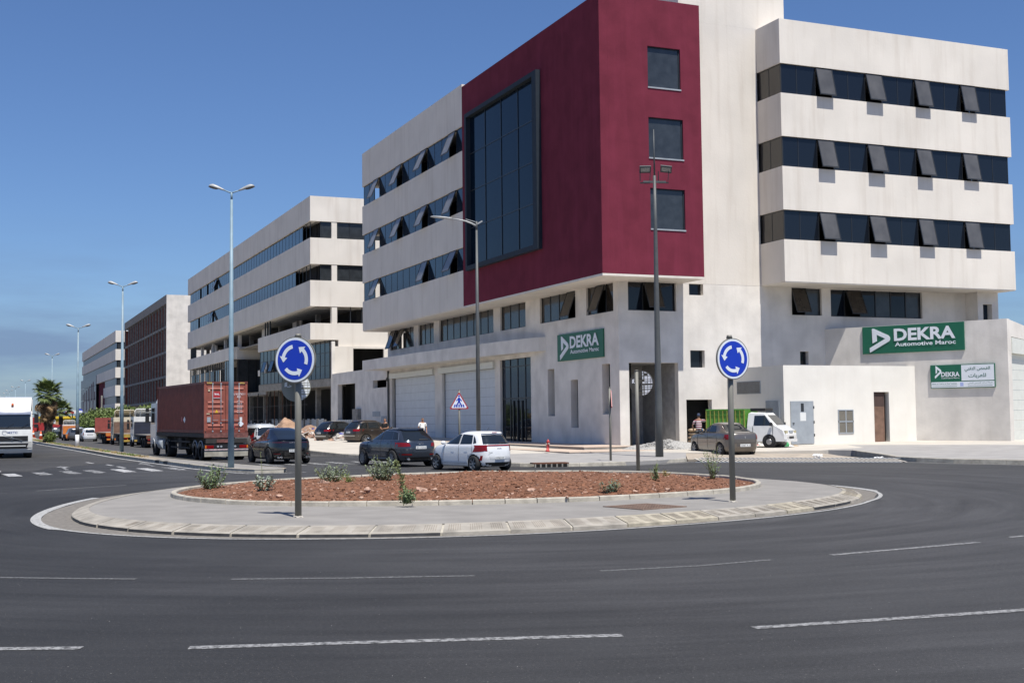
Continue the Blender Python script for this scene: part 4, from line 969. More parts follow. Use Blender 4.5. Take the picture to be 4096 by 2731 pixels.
# ================================================================= brick-filled concrete frame
B3 = Thing('concrete_frame_building', (44, 265, 0), 'unfinished concrete grid building filled with red brick, plain rendered side wall', 'building', world=True)
fins = [229.45,232.8,236.7,240.9,245.4,249.7,254.0,258.2,262.4,267.0,271.4,275.8,279.6,283.8,288.2,292.9,300.5]
hz = [5.4,9.82,14.24,18.8,22.95]
ubox('side_wall', STUCCO2, B3, 30.3, 58, 229.1, 229.6, 0, 24.5)
ubox('parapet_beam', CONC, B3, 30.3, 31.2, 229.602, 300.8, 22.95, 24.55); ubox('roof_slab', CONC, B3, 31.2, 58, 229.6, 300.8, 22.9, 23.1)
for f in fins: ubox('concrete_fin', CONC, B3, 30.34, 30.62, f+.16, f+.40, 5.4, 22.94)
for f in fins[1:]:
    for z0, z1 in zip(hz, hz[1:]): ubox('brick_fin', BRICK, B3, 30.63, 31.58, f+.18, f+.38, z0+.23, z1-.23)
for z in hz[:-1]: ubox('floor_beam', CONC, B3, 30.42, 32.2, 229.61, 300.8, z-.22, z+.22)
for i, (a, b) in enumerate(zip(fins, fins[1:])):
    for j, (z0, z1) in enumerate(zip(hz, hz[1:])):
        ubox('brick_infill', BRICK, B3, 31.6, 31.8, a+.47, b+.15, z0+.23, z1-.23 if (i*7+j*3) % 5 else z1-.9)
ubox('dark_core', DARK, B3, 32.5, 57, 231, 300, 0, 22.8)
ubox('base_wall', BRICK, B3, 32.1, 32.4, 229.7, 262, 0, 5.2); ubox('base_wall', STUCCO2, B3, 32.0, 32.4, 262.1, 300, 0, 5.2)
mb = MB()
for i in range(9): mb.mi = i % 2; mb.cyl((0,0,i*1.1), (0,0,(i+1)*1.1), .07, .07, 6)
solo('striped_mast', mb, [SIGNR, WHITEP], 'thin red and white striped mast on the roof of the brick-filled building', 'mast', (35, 283, 24.4))
# ================================================================= fourth building
B4 = Thing('office_building', (44, 378, 0), 'distant white banded office building with a blue-grey glazed corner and a dark red panel', 'office building', world=True)
for z0, z1 in ((21.45,24.3),(16.95,19.68)): ubox('white_wall_band', STUCCO, B4, 30.3, 50, 321.6, 433, z0, z1)
ubox('white_wall_band', STUCCO, B4, 30.3, 50, 321.6, 376.4, 12.6, 15.17)
for z0, z1 in ((8.1,10.74),(4.46,6.25)): ubox('white_wall_band', STUCCO, B4, 30.3, 50, 321.6, 354, z0, z1)
BG2 = mat('blue_grey_curtain', (.055,.075,.125), .3, var=.25, scale=.3, spec=.3)
for z0, z1, e in ((19.7,21.43,432.9),(15.19,16.93,432.9),(10.76,12.58,354),(6.27,8.08,354)):
    y = 321.8
    while y < e-2.2: ubox('window_pane', BG2, B4, 30.6, 30.65, y+.06, y+2.3, z0, z1); y += 2.4
    x = 30.8
    while x < 49: ubox('window_pane', GLASSD, B4, x, x+1.6, 321.8, 321.85, z0, z1); x += 1.75
y = 376.6
while y < 433:
    for z0, z1 in ((4.0,8.4),(8.5,12.2),(12.3,15.1)): ubox('curtain_pane', BG2, B4, 30.2, 30.28, y+.06, y+3.4, z0, z1)
    y += 3.5
for i, yy in enumerate((380.5,386,391,398,404,411,418,425)): ubox('maroon_strip', MAROON, B4, 30.1, 30.2, yy, yy+.6, 5.2 if i % 2 else 8, 10.5+(i*13 % 7)*.5)
ubox('maroon_panel', MAROON, B4, 31.0, 31.3, 354, 376.4, 5.6, 12.59)
ubox('base_block', GALV, B4, 32, 48, 322.5, 430, 0, 5.5); ubox('dark_core', DARK, B4, 31.0, 31.9, 322, 432, 4.5, 21)
ubox('concrete_post', CONC, B4, 29.6, 30.1, 352.6, 353.5, 0, 8.8)
# ================================================================= things at the far end of the street
def at(px, py, Y):
    d = ray(px, py); return CAM+d*((Y-CAM.y)/d.y)
Yf = 470
p = at(200, 1680, Yf)
T = Thing('yellow_building', (p.x, Yf, 0), 'low bright yellow commercial building at the end of the street', 'building', world=True)
xl, xr = at(148, 1665, Yf).x, at(297, 1665, Yf).x; zt = at(250, 1664, Yf).z; zb = at(250, 1688, Yf).z
YEL = mat('yellow_facade', (.72,.50,.03), .6, var=.05)
ubox('facade', YEL, T, at(158,1665,Yf).x, xr, Yf, Yf+12, zb, zt); ubox('roof_edge', YEL, T, xl, xr+.4, Yf-.5, Yf, zt-.8, zt)
for i in range(5): ubox('window', mat('ochre_panel', (.55,.36,.03), .6), T, xr-4-i*3.4, xr-2-i*3.4, Yf-.1, Yf, zb+.5, zt-1.2)
Yw = 380
T = Thing('yard_wall', (at(160,1690,Yw).x, Yw, 0), 'brown rubble bank with a pale rendered wall at the end of the street', 'wall', world=True)
xa, xb = at(60,1700,Yw).x, at(330,1700,Yw).x
ubox('bank', mat('ochre_earth', (.33,.20,.11), .95, var=.4, scale=.6), T, xa, xb, Yw, Yw+4, 0, at(130,1687,Yw).z); ubox('render', STUCCO2, T, xa, xb, Yw-.4, Yw, 0, at(130,1700,Yw).z)
for i in range(12): ubox('pier', CONC, T, xa+i*1.8, xa+.4+i*1.8, Yw-.6, Yw-.4, 0, at(130,1702,Yw).z)
# petrol station canopy and totem
Yc = 330
a, b = at(263,1641,Yc), at(325,1654,Yc)
T = Thing('station_canopy', (a.x, Yc, 0), 'white and red petrol station canopy end with a round blue and white emblem', 'canopy', world=True)
ubox('fascia', WHITEP, T, a.x, b.x, Yc, Yc+14, b.z, a.z); ubox('red_stripe', SIGNR, T, a.x-.1, at(296,1650,Yc).x, Yc-.1, Yc, b.z+.1, b.z+.55)
c = at(319,1646,Yc); T.part('emblem', MB().cyl((c.x,Yc-.15,c.z), (c.x,Yc-.02,c.z), .75, .75, 20), SIGNB); T.part('emblem_field', MB().box(c.x-.6,c.x+.6,Yc-.2,Yc-.151,c.z-.3,c.z+.3), SIGNW)
ubox('column', POLED, T, at(291,1660,Yc).x-.12, at(291,1660,Yc).x+.12, Yc+1, Yc+1.3, 0, b.z)
ubox('blue_pylon', SIGNB, T, at(316,1660,Yc).x-.35, at(316,1660,Yc).x+.35, Yc+1, Yc+1.5, 0, b.z)
p = at(222, 1722, 300); T = Thing('totem_sign', (p.x, 300, 0), 'small blue totem panel beside the far palm', 'sign', world=True)
ubox('panel', SIGNB, T, p.x-.45, p.x+.45, 300, 300.3, at(222,1735,300).z, at(222,1708,300).z); ubox('foot', POLED, T, p.x-.3, p.x+.3, 300, 300.2, 0, at(222,1735,300).z)
p = at(230, 1722, 290); T = Thing('price_board', (p.x, 290, 0), 'small white and red price board beside the blue totem', 'sign', world=True)
ubox('panel', SIGNW, T, p.x-.1, p.x+.8, 290, 290.3, at(222,1732,290).z, at(222,1714,290).z); ubox('stripe', SIGNR, T, p.x-.25, p.x-.11, 290, 290.3, 0, at(222,1714,290).z); ubox('foot', POLED, T, p.x, p.x+.6, 290, 290.2, 0, at(222,1732,290).z)
# small tented board seen between palm and lamp
p = at(215, 1686, 210); T = Thing('notice_board', (p.x, 210, 0), 'small white board on a post behind the palm tree', 'sign', world=True)
ubox('board', SIGNW, T, p.x-.25, p.x+.25, 210, 210.1, p.z-.3, p.z+.3); ubox('post', POLED, T, p.x-.04, p.x+.04, 210, 210.08, 0, p.z-.3)
# ================================================================= street furniture
def lamp_double(x, y, h, ang, scale=1.0, label='', pole_m=POLEB, px=None, rb=.13):
    T = Thing('street_lamp', (x, y, .14), label, 'street lamp', 'double-arm street lamps along the median')
    T.part('pole', MB().tube([(0,0,0),(0,0,h*.35),(0,0,h-.3)], [rb, rb*.8, rb*.42], 12).tube([(0,0,h-.3),(0,0,h)], rb*.34, 8), pole_m)
    c, s = math.cos(ang), math.sin(ang)
    for sg in (-1, 1):
        d = Vector((c*sg, s*sg, 0)); p0 = Vector((0,0,h-.02)); p1 = p0+d*.34+Vector((0,0,.13 if sg < 0 else .11))
        T.part('arm', MB().tube([p0, p0+d*.1+Vector((0,0,.03)), p1], [.035,.03,.025], 8), pole_m)
        hd = MB(); ax = (p1-p0-Vector((0,0,.0))).normalized(); ax = (d*1+Vector((0,0,.30))).normalized(); sd = Vector((-d.y, d.x, 0)); upn = ax.cross(sd)
        if upn.z < 0: upn = -upn
        prof = [(a_*.47, b_*.62, c_*.62, d_*.62) for a_, b_, c_, d_ in [(0,.05,.05,.05),(.15,.07,.08,.05),(.5,.13,.14,.05),(.8,.17,.18,.05),(1.1,.17,.19,.05),(1.3,.11,.12,.04),(1.4,.03,.03,.02)]]
        vs = []; n_ = 12
        for L, wd, tp, bt in prof:
            for k in range(n_):
                t = 2*PI*k/n_; u = math.cos(t)*wd; v = math.sin(t)*(tp if math.sin(t) > 0 else bt)
                vs.append(p1+ax*(L-.05)+sd*u+upn*v)
        fs = [(i*n_+k, i*n_+(k+1)%n_, (i+1)*n_+(k+1)%n_, (i+1)*n_+k) for i in range(len(prof)-1) for k in range(n_)]+[tuple(range(n_)), tuple(range((len(prof)-1)*n_, len(prof)*n_))]
        hd.add(vs, fs, True); hp = T.part('lamp_head', hd, LAMPG)
        T.part('lamp_bowl', MB().blob(p1+ax*.85-upn*.05, (.38,.14,.09), 1, 2, .03, smooth=True) if False else MB().add([p1+ax*(.21+.42*(0.5-0.5*math.cos(t*PI/6)))+sd*.08*math.sin(t*PI/6)*q-upn*(.03+.05*math.sin(t*PI/6)*(1 if q == 0 else 0)) for t in range(7) for q in (-1,0,1)], [(t*3+q, t*3+q+1, (t+1)*3+q+1, (t+1)*3+q) for t in range(6) for q in (0,1)], True), mat('lamp_bowl', (.13,.12,.11), .3), parent=hp)
    return T
lamp_double(9.24, 50.6, 11.15, rad(-22), label='nearest tall pale blue street lamp with two grey heads at the tip of the median')
lamp_double(8.02, 80.8, 10.3, rad(-22), label='second pale blue double street lamp along the median, left of the container truck')
T3 = lamp_double(6.71, 100.2, 9.0, rad(-22), label='third pale blue double street lamp along the median, its foot painted black and white')
T3.part('painted_foot', MB().cyl((0,0,.9), (0,0,1.7), .145, .14, 12), BLACKP); T3.part('painted_foot', MB().cyl((0,0,.0), (0,0,.9), .15, .147, 12), WHITEP)
for (px, py, Y, lb) in ((209,1418,166,'fourth pale blue double street lamp, rising behind the palm tree'),(101.8,1522,236,'fifth street lamp with two heads, left of the palm tree'),(61.6,1548,285,'faraway street lamp with two heads above the white truck'),(37,1562,330,'sixth faraway street lamp with two heads above the white truck'),(25,1573,372,'seventh faraway street lamp with two heads above the white truck'),(9,1586,430,'farthest street lamp with two heads at the left edge of the photo')):
    p = at(px, py, Y); lamp_double(p.x, Y, p.z-.3, rad(-22), label=lb, rb=.16)
# single-arm grey lamp in front of the shutters
T = Thing('street_lamp', (23.2, 58.9, .2), 'dark grey street lamp with one long curved arm in front of the white shutters', 'street lamp')
T.part('pole', MB().tube([(0,0,0),(0,0,6),(0,0,11.4)], [.12,.095,.06], 12).tube([(0,0,11.4),(0,0,11.85)], .055, 8), POLED)
def cam_side(p, r, u): return Vector(p)+rx*r+Vector((0,0,u))
q = [cam_side((0,0,11.7), *v) for v in ((0,-.08),(-.25,.05),(-.55,.17),(-.9,.25),(-1.25,.31))]
T.part('arm', MB().tube(q, [.05,.045,.04,.035,.03], 8), LAMPG)
T.part('arm_fin', MB().bar(cam_side((0,0,11.72),-.02,.1), cam_side((0,0,11.72),-.55,.26), .02, .03).bar(cam_side((0,0,11.7),0,0), cam_side((0,0,11.7),.30,.17), .03, .07), LAMPG)
hd = MB(); vs = []; n_ = 12; base = cam_side((0,0,11.7),-1.25,.31); ax = (-rx+Vector((0,0,.10))).normalized(); sd = Vector((-ax.y, ax.x, 0)).normalized()
prof = [(0,.05,.04),(.12,.06,.05),(.3,.15,.07),(.6,.19,.07),(.9,.17,.06),(1.05,.10,.04),(1.12,.02,.01)]
for L, wd, tp in prof:
    for k in range(n_): t = 2*PI*k/n_; vs.append(base+ax*L+sd*math.cos(t)*wd+Vector((0,0,1))*math.sin(t)*(tp if math.sin(t) > 0 else tp*.6))
hd.add(vs, [(i*n_+k, i*n_+(k+1)%n_, (i+1)*n_+(k+1)%n_, (i+1)*n_+k) for i in range(len(prof)-1) for k in range(n_)]+[tuple(range(n_)), tuple(range(6*n_, 7*n_))], True)
T.part('lamp_head', hd, LAMPG)
# tall dark floodlight mast
T = Thing('floodlight_mast', (28.36, 49.6, .15), 'tall dark grey mast with two square floodlights and a thin whip on top', 'floodlight mast')
T.part('pole', MB().tube([(0,0,0),(0,0,2),(0,0,10.5),(0,0,12.9)], [.185,.165,.085,.07], 14), POLED); T.part('whip', MB().tube([(0,0,12.9),(0,0,15.05)], [.045,.02], 8), POLED)
T.part('crossbar', MB().bar(cam_side((0,0,12.62),-.52,0), cam_side((0,0,12.62),.52,-.02), .09, .09), POLED)
for sgn, tilt in ((-1,.15),(1,.55)):
    c = cam_side((0,0,13.15), sgn*.42+(0 if sgn < 0 else .12), .05)
    a = (rx+Vector((0,0,0 if sgn < 0 else -.12))).normalized(); b = Vector((fw.x, fw.y, 0)).normalized(); b = (b*(-1)+Vector((0,0,1.3))).normalized() ; nn = a.cross(b)
    f = T.part('floodlight', MB().obox(c, a, b, nn, .26, .17, .04), POLED)
    s_ = -1 if (CAM-Vector((28,49,13))).dot(nn) < 0 else 1
    T.part('lens', MB().obox(c+nn*.045*s_, a, b, nn, .21, .10, .006), mat('lens_glass', (.42,.40,.34), .3, var=.4, scale=20), parent=f)
    T.part('bracket', MB().bar(cam_side((0,0,12.66), sgn*.42-.24, 0), cam_side((0,0,13.1), sgn*.42-.24, 0), .03).bar(cam_side((0,0,12.66), sgn*.42+.2, 0), cam_side((0,0,13.1), sgn*.42+.24, 0), .03).bar(cam_side((0,0,12.6), sgn*.42-.24, -.03), cam_side((0,0,12.6), sgn*.42+.22, -.03), .06), BLACK)

# ---- round blue arrow signs
def round_sign(x, y, z0, normal, label, cz=2.93, top=3.42, extra=False, r=.43):
    nrm = Vector((normal[0], normal[1], 0)).normalized(); U = Vector((-nrm.y, nrm.x, 0)); 
    T = Thing('roundabout_sign', (x, y, z0), label, 'road sign'); T.o.scale = (1.06,)*3
    T.part('pole', MB().cyl((0,0,0), (0,0,top-.06), .062, .06, 14).cyl((0,0,top-.06), (0,0,top), .066, .05, 14), POLEG)
    T.part('mortar_collar', MB().blob((0,0,0), (.11,.10,.05), 4, 1, .3), CONCL)
    c = Vector((0,0,cz))+nrm*.11
    fn = lambda u, v, d: tuple(c+U*u+Vector((0,0,1))*v+nrm*d)
    disc = lambda rr, d0, d1, m, nm, par=None: T.part(nm, MB().prism([(rr*math.cos(t*PI/24), rr*math.sin(t*PI/24)) for t in range(48)], fn, d0, d1), m, parent=par)
    disc(r, -.035, 0, POLEG, 'disc'); disc(r*.955, .0, .004, SIGNW, 'white_rim'); disc(r*.855, .004, .008, SIGNB, 'blue_face')
    T.part('bracket', MB().box(-.07,.07,-.07,.07,cz+.2,cz+.25).box(-.07,.07,-.07,.07,cz-.25,cz-.2), POLEG)
    for k in range(3):
        a0 = rad(100+120*k); a1 = a0+rad(66); ri, ro = r*.50, r*.66; pts = []
        # anticlockwise arrows
        seg = [a0+(a1-a0)*i/8 for i in range(9)]
        mb = MB(); vs = []
        for t in seg: vs += [fn(ri*math.cos(t), ri*math.sin(t), .012), fn(ro*math.cos(t), ro*math.sin(t), .012)]
        mb.add(vs, [(2*i, 2*i+1, 2*i+3, 2*i+2) for i in range(8)])
        am = a1+rad(24); rm = r*.575
        mb.add([fn(r*.38*math.cos(a1), r*.38*math.sin(a1), .012), fn(r*.77*math.cos(a1), r*.77*math.sin(a1), .012), fn(rm*math.cos(am), rm*math.sin(am), .012)], [(0,1,2)])
        T.part('white_arrow', mb, SIGNW)
    return T, U, nrm
def map_disc(T, c, nrm, r, tm=None):
    U = Vector((-nrm.y, nrm.x, 0)); c = Vector(c); fn = lambda u, v, d: tuple(c+U*u+Vector((0,0,1))*v+nrm*d)
    dd = T.part('map_disc', MB().prism([(r*math.cos(t*PI/24), r*math.sin(t*PI/24)) for t in range(48)], fn, -.03, 0), tm or SIGNT)
    mb = MB(); rows = [(-.95,-.78),(-.74,-.52),(-.45,-.32),(-.28,-.16),(-.02,.12),(.16,.27),(.31,.56),(.61,.76),(.8,.95)]; cols = [(.10,.18),(.28,.52),(.56,.78),(.82,.97)]
    for i, (a, b) in enumerate(rows):
        for j, (u0, u1) in enumerate(cols):
            if (i*3+j*5) % 11 == 4: continue
            if i == 4 and j == 0: u1 = .52
            pts = [(u0, a), (u1, a), (u1, b), (u0, b)]
            if max(u*u+v*v for u, v in pts) > .93:
                pts = [(u*min(1, .95/math.hypot(u, v)), v*min(1, .95/math.hypot(u, v))) for u, v in pts]
                if abs(pts[0][0]-pts[1][0]) < .03 or abs(pts[1][1]-pts[2][1]) < .03: continue
            mb.add([fn(u*r, v*r, .004) for u, v in pts], [(0,1,2,3)])
    T.part('street_grid', mb, SIGNW, parent=dd)
    lg = [(-.80,.02),(-.62,.05),(-.62,.0),(-.45,.0),(-.28,.06),(-.45,.16),(-.50,.15),(-.40,.06),(-.62,.06),(-.60,.36),(-.78,.32)]
    T.part('emblem', MB().add([fn(u*r, v*r, .004) for u, v in lg], [tuple(range(len(lg)))]), SIGNW, parent=dd)
T, U, nn = round_sign(5.733, 24.229, .17, (-.70,-.714), 'nearer blue round sign with three white arrows, on the left of the traffic island', cz=2.90, top=3.39)
map_disc(T, (0, .16, 2.40), Vector((-.23,-.973,0)), .27)
round_sign(15.20, 23.40, .17, (.115,-.993), 'farther blue round sign with three white arrows, on the right of the traffic island', cz=2.95, top=3.45)
T = Thing('map_sign', (19.75, 35.95, .17), 'round taupe map sign on a thin olive pole behind the red soil bed', 'sign')
T.part('pole', MB().cyl((0,0,0), (0,0,3.35), .062, .06, 12).cyl((0,0,3.35), (0,0,3.38), .07, .06, 12), POLEG)
map_disc(T, (.26, .16, 2.95), Vector((-.80,-.60,0)), .42, mat('dark_taupe', (.07,.068,.058), .6)); T.part('bracket', MB().bar((0,0,3.1), (.25,.1,3.1), .04).bar((0,0,2.7), (.25,.1,2.7), .04), BLACK)
# ---- triangular crossing signs
def tri_sign(x, y, z0, nrm, label, top=3.2, side=.92):
    nrm = Vector((*nrm, 0)).normalized(); U = Vector((-nrm.y, nrm.x, 0)); T = Thing('crossing_sign', (x, y, z0), label, 'road sign')
    T.part('pole', MB().cyl((0,0,0), (0,0,top), .05, .05, 12).cyl((0,0,top), (0,0,top+.03), .055, .045, 12), POLEG)
    hgt = side*.87; c = Vector((0,0,top-.06))+nrm*.07
    fn = lambda u, v, d: tuple(c+U*u+Vector((0,0,1))*(v-hgt)+nrm*d)
    def tri(k, d0, d1, m, nm):
        cy = hgt/3; b = [(-side/2,0),(side/2,0),(0,hgt)]; pts = []
        for i, (u, v) in enumerate(b):
            p_ = b[i-1]; n_ = b[(i+1)%3]
            for o in (p_, n_):
                pts.append((u+(o[0]-u)*.06, v+(o[1]-v)*.06))
        pts = [(u*k, cy+(v-cy)*k) for u, v in pts]; T.part(nm, MB().prism(pts, fn, d0, d1), m)
    tri(1.0, -.025, 0, SIGNR, 'triangle'); tri(.82, .001, .005, SIGNW, 'white_field')
    mb = MB(); z = .008; o = hgt*.11
    for k in (-2,-1,0,1,2):
        u = k*side*.12; mb.add([fn(u-.035, o, z), fn(u+.035, o, z), fn(u*.85+.028, o+.13, z), fn(u*.85-.028, o+.13, z)], [(0,1,2,3)])
    mb.add([fn(.045*math.cos(t*PI/6), .60+.045*math.sin(t*PI/6), z) for t in range(12)], [tuple(range(12))])
    def limb(p, q, w_):
        p, q = Vector(p), Vector(q); d = (q-p).normalized(); n_ = Vector((-d.y, d.x))*w_/2; mb.add([fn(*(p+n_), z), fn(*(p-n_), z), fn(*(q-n_), z), fn(*(q+n_), z)], [(0,1,2,3)])
    limb((0,.53), (0,.34), .10); limb((0,.36), (-.14,.13), .06); limb((0,.36), (.13,.13), .06); limb((-.01,.50), (-.13,.38), .045); limb((.01,.50), (.13,.37), .045)
    T.part('pictogram', mb, SIGNB); return T
tri_sign(20.4, 54.2, .1, (-.42,-.9), 'red and white triangular pedestrian crossing sign in front of the white shutters')
tri_sign(24.77, 47.5, .15, (.95,-.42), 'triangular road sign seen edge-on on the pavement before the slit windows', top=3.1)
# ---- fire hydrant
HR = mat('hydrant_red', (.42,.035,.03), .5, var=.35, scale=12)
T = Thing('fire_hydrant', (26.3, 57.3, .27), 'red fire hydrant standing on the beige step', 'fire hydrant'); T.o.scale = (.68,)*3
T.part('body', MB().tube([(0,0,0),(.02,0,.1),(.02,0,.12),(.05,0,.5),(.06,0,.62),(.06,0,.70)], [.16,.16,.10,.11,.13,.12], 12), HR)
T.part('bonnet', MB().tube([(.06,0,.70),(.06,0,.78),(.06,0,.85),(.06,0,.93)], [.14,.12,.06,.04], 12), HR)
T.part('outlet', MB().cyl((.05,0,.58), (-.12,.05,.55), .08, .08, 10).cyl((.05,-.05,.6), (.05,-.2,.6), .06, .06, 10), mat('grey_cap', (.35,.34,.30), .6))
# ---- gravel heap, rubble, sacks, bags
def heap(name, x, y, z, rx_, ry_, h, m, label, cat, rough=.25, seed=0, kind=None, n=34, rz=0, sharp=6):
    mb = MB(); vs = []; fs = []
    for i in range(n+1):
        for j in range(n+1):
            u, v = i/n*2-1, j/n*2-1; r = min(1, math.hypot(u, v)); hh = h*(1-r)**.9*(1+rough*noise.noise(Vector((u*2.3+seed, v*2.3, 0)))*2)+h*rough*.35*noise.noise(Vector((u*sharp+seed, v*sharp, 3)))*(1-r)
            c, s = math.cos(rz), math.sin(rz); X, Y = u*rx_, v*ry_
            vs.append((X*c-Y*s, X*s+Y*c, max(-.05, hh-.02)))
    for i in range(n):
        for j in range(n): a = i*(n+1)+j; fs.append((a, a+n+1, a+n+2, a+1))
    mb.add(vs, fs, True); T = Thing(name, (x, y, z), label, cat, rz=0); T.part('mound', mb, m); return T
T = heap('gravel_heap', 33.4, 57.6, .14, 2.9, 2.0, .62, GRAVEL, 'heap of grey gravel against the corner opening of the building', 'gravel heap', .35, 2, sharp=9, rz=rad(-20))
mb = MB()
for i in range(1500):
    a = R.uniform(0, 6.28); r = math.sqrt(R.random())*1.05; u, v = r*math.cos(a)*2.7, r*math.sin(a)*1.8; c, s = math.cos(rad(-20)), math.sin(rad(-20))
    h_ = .62*max(0, 1-r)**.9; q = R.uniform(.02, .06); mb.blob((u*c-v*s, u*s+v*c, h_+.0), (q, q, q*.8), i, 1, .3)
T.part('loose_gravel', mb, GRAVEL, kind='stuff')
RUB = mat('rubble_earth', (.33,.21,.14), .95, var=.45, scale=1.6, bump=.8, bscale=8)
RUBW = mat('broken_plaster', (.55,.52,.48), .9, var=.3, scale=4)
BLUEB = mat('blue_rag', (.08,.10,.42), .7, var=.3)
def rubble(x, y, rx_, ry_, h, seed, label, rz, nb=90):
    T = heap('rubble_pile', x, y, .1, rx_, ry_, h, RUB, label, 'rubble pile', .5, seed, rz=rz)
    ch = MB()
    for i in range(nb*2):
        a = R.uniform(0, 6.28); r = math.sqrt(R.random())*.95; u, v = r*math.cos(a)*rx_, r*math.sin(a)*ry_; c, s = math.cos(rz), math.sin(rz)
        X, Y = u*c-v*s, u*s+v*c; z = h*(1-r)**.9*1.1+.04; L = R.uniform(.08, .30)
        d = Vector((R.uniform(-1,1), R.uniform(-1,1), R.uniform(-.3,.3))).normalized(); e = d.cross(Vector((0,0,1))).normalized()
        ch.mi = 0 if R.random() < .6 else (1 if R.random() < .85 else 2)
        ch.obox((X, Y, z+.03), d, e, d.cross(e), L, L*R.uniform(.4,.9), R.uniform(.03,.09))
    T.part('rubble_chunk', ch, [RUBW, STONE, BLUEB], kind='stuff'); return T
rubble(25.8, 103, 3.0, 8.0, 1.15, 1, 'large pile of earth and white rubble in front of the unfinished building', rad(5), 170)
rubble(24.6, 91.2, 1.5, 2.6, .95, 5, 'smaller pile of rubble and torn white bags left of the parked black car', rad(10), 120)
rubble(26.3, 117, 2.4, 6, 1.5, 9, 'far pile of brown earth behind the black coupe', rad(0), 60)
# cement sacks
SACK = mat('paper_sack', (.42,.31,.20), .85, var=.2, scale=5); SACKB = mat('blue_print', (.05,.15,.28), .8)
for k in range(5):
    T = Thing('cement_sack', (36.35+.05*(k % 2), 59.6-.03*k, .3+.20*k), ('bottom','second','middle','fourth','topmost')[k]+' paper cement sack in the stack beside the dark doorway', 'cement sack', 'stacked cement sacks', rz=rad(-12+6*(k % 3)))
    mb = MB(); vs = []; n_ = 10
    for L, q in ((-.42,.6),(-.36,.85),(-.2,1),(0,1.03),(.2,1),(.36,.85),(.42,.6)):
        for t in range(n_): a = 2*PI*t/n_; vs.append((L, math.cos(a)*.27*q, .10+math.sin(a)*.10*q*(.9+.1*math.sin(L*9+k))))
    T.part('sack', mb.add(vs, [(i*n_+t, i*n_+(t+1)%n_, (i+1)*n_+(t+1)%n_, (i+1)*n_+t) for i in range(6) for t in range(n_)]+[tuple(range(n_)), tuple(range(6*n_, 7*n_))], True), SACK)
    T.part('printed_band', MB().add([(L, math.cos(a)*.276, .10+math.sin(a)*.108) for L in (.02,.3) for a in [2*PI*t/n_ for t in range(n_)]], [(t, (t+1)%n_, n_+(t+1)%n_, n_+t) for t in range(n_)], True), SACKB)
def bag(x, y, z, s, mats_, label, seed, name='plastic_bag'):
    T = Thing(name, (x, y, z), label, 'bag'); mb = MB()
    for i in range(7): mb.mi = i % len(mats_); mb.blob((R.uniform(-s,s), R.uniform(-s*.5,s*.5), s*.25), (s*.55, s*.4, s*.35), seed+i, 2, .7)
    T.part('crumpled_bag', mb, mats_); return T
GRN = mat('green_print', (.06,.30,.12), .7); REDP = mat('pink_print', (.55,.10,.10), .7)
p = onz(3035, 1800, .1); T = bag(p.x, p.y, .12, .30, [CLOTHW, CLOTHW, REDP], 'torn white and red bag beside the rear bumper of the grey saloon', 3); T.o.scale = (1,1,1.6)
p = onz(3135, 1802, .1); bag(p.x, p.y, .1, .55, [CLOTHW, GRN, SACK], 'torn white and green sack lying at the driveway kerb', 20)
p = onz(3272, 1818, .2); bag(p.x, p.y, .12, .16, [CLOTHW], 'small white scrap lying at the kerb in the driveway', 31)
p = onz(3518, 1832, .1); bag(p.x, p.y, .05, .16, [CLOTHW], 'small white scrap beside the right end of the drain grating', 41)
# red hose arching from the ground in front of the door
p = at(3161, 1756, 54.6); q = at(3301, 1783, 52.8); pts = [Vector((p.x,p.y,.9))]; 
a = at(3161, 1752, 55.2); b = at(3200, 1743, 54.8); c = at(3260, 1760, 53.6); d = onz(3302, 1783, .3)
solo('orange_conduit', MB().tube([a-a, (b-a), (c-a), (d-a)], .035, 7), mat('orange_hose', (.62,.10,.05), .5), 'thin orange conduit arching out of the ground before the grey metal door', 'conduit', tuple(a))
# cones at the far end
CONE = mat('cone_orange', (.65,.12,.03), .6)
for px, py, lb in ((133,1751,'orange traffic cone beside the red tanker, nearer the white truck'),(163,1758,'orange traffic cone standing left of the palm trunk')):
    p = onz(px, py, 0); T = Thing('traffic_cone', (p.x, p.y, 0), lb, 'traffic cone'); T.part('base', MB().box(-.3,.3,-.3,.3,0,.06), CONE); T.part('cone', MB().cyl((0,0,.06),(0,0,.95),.24,.05,12), CONE); T.part('white_band', MB().cyl((0,0,.42),(0,0,.62),.17,.13,12), WHITEP)
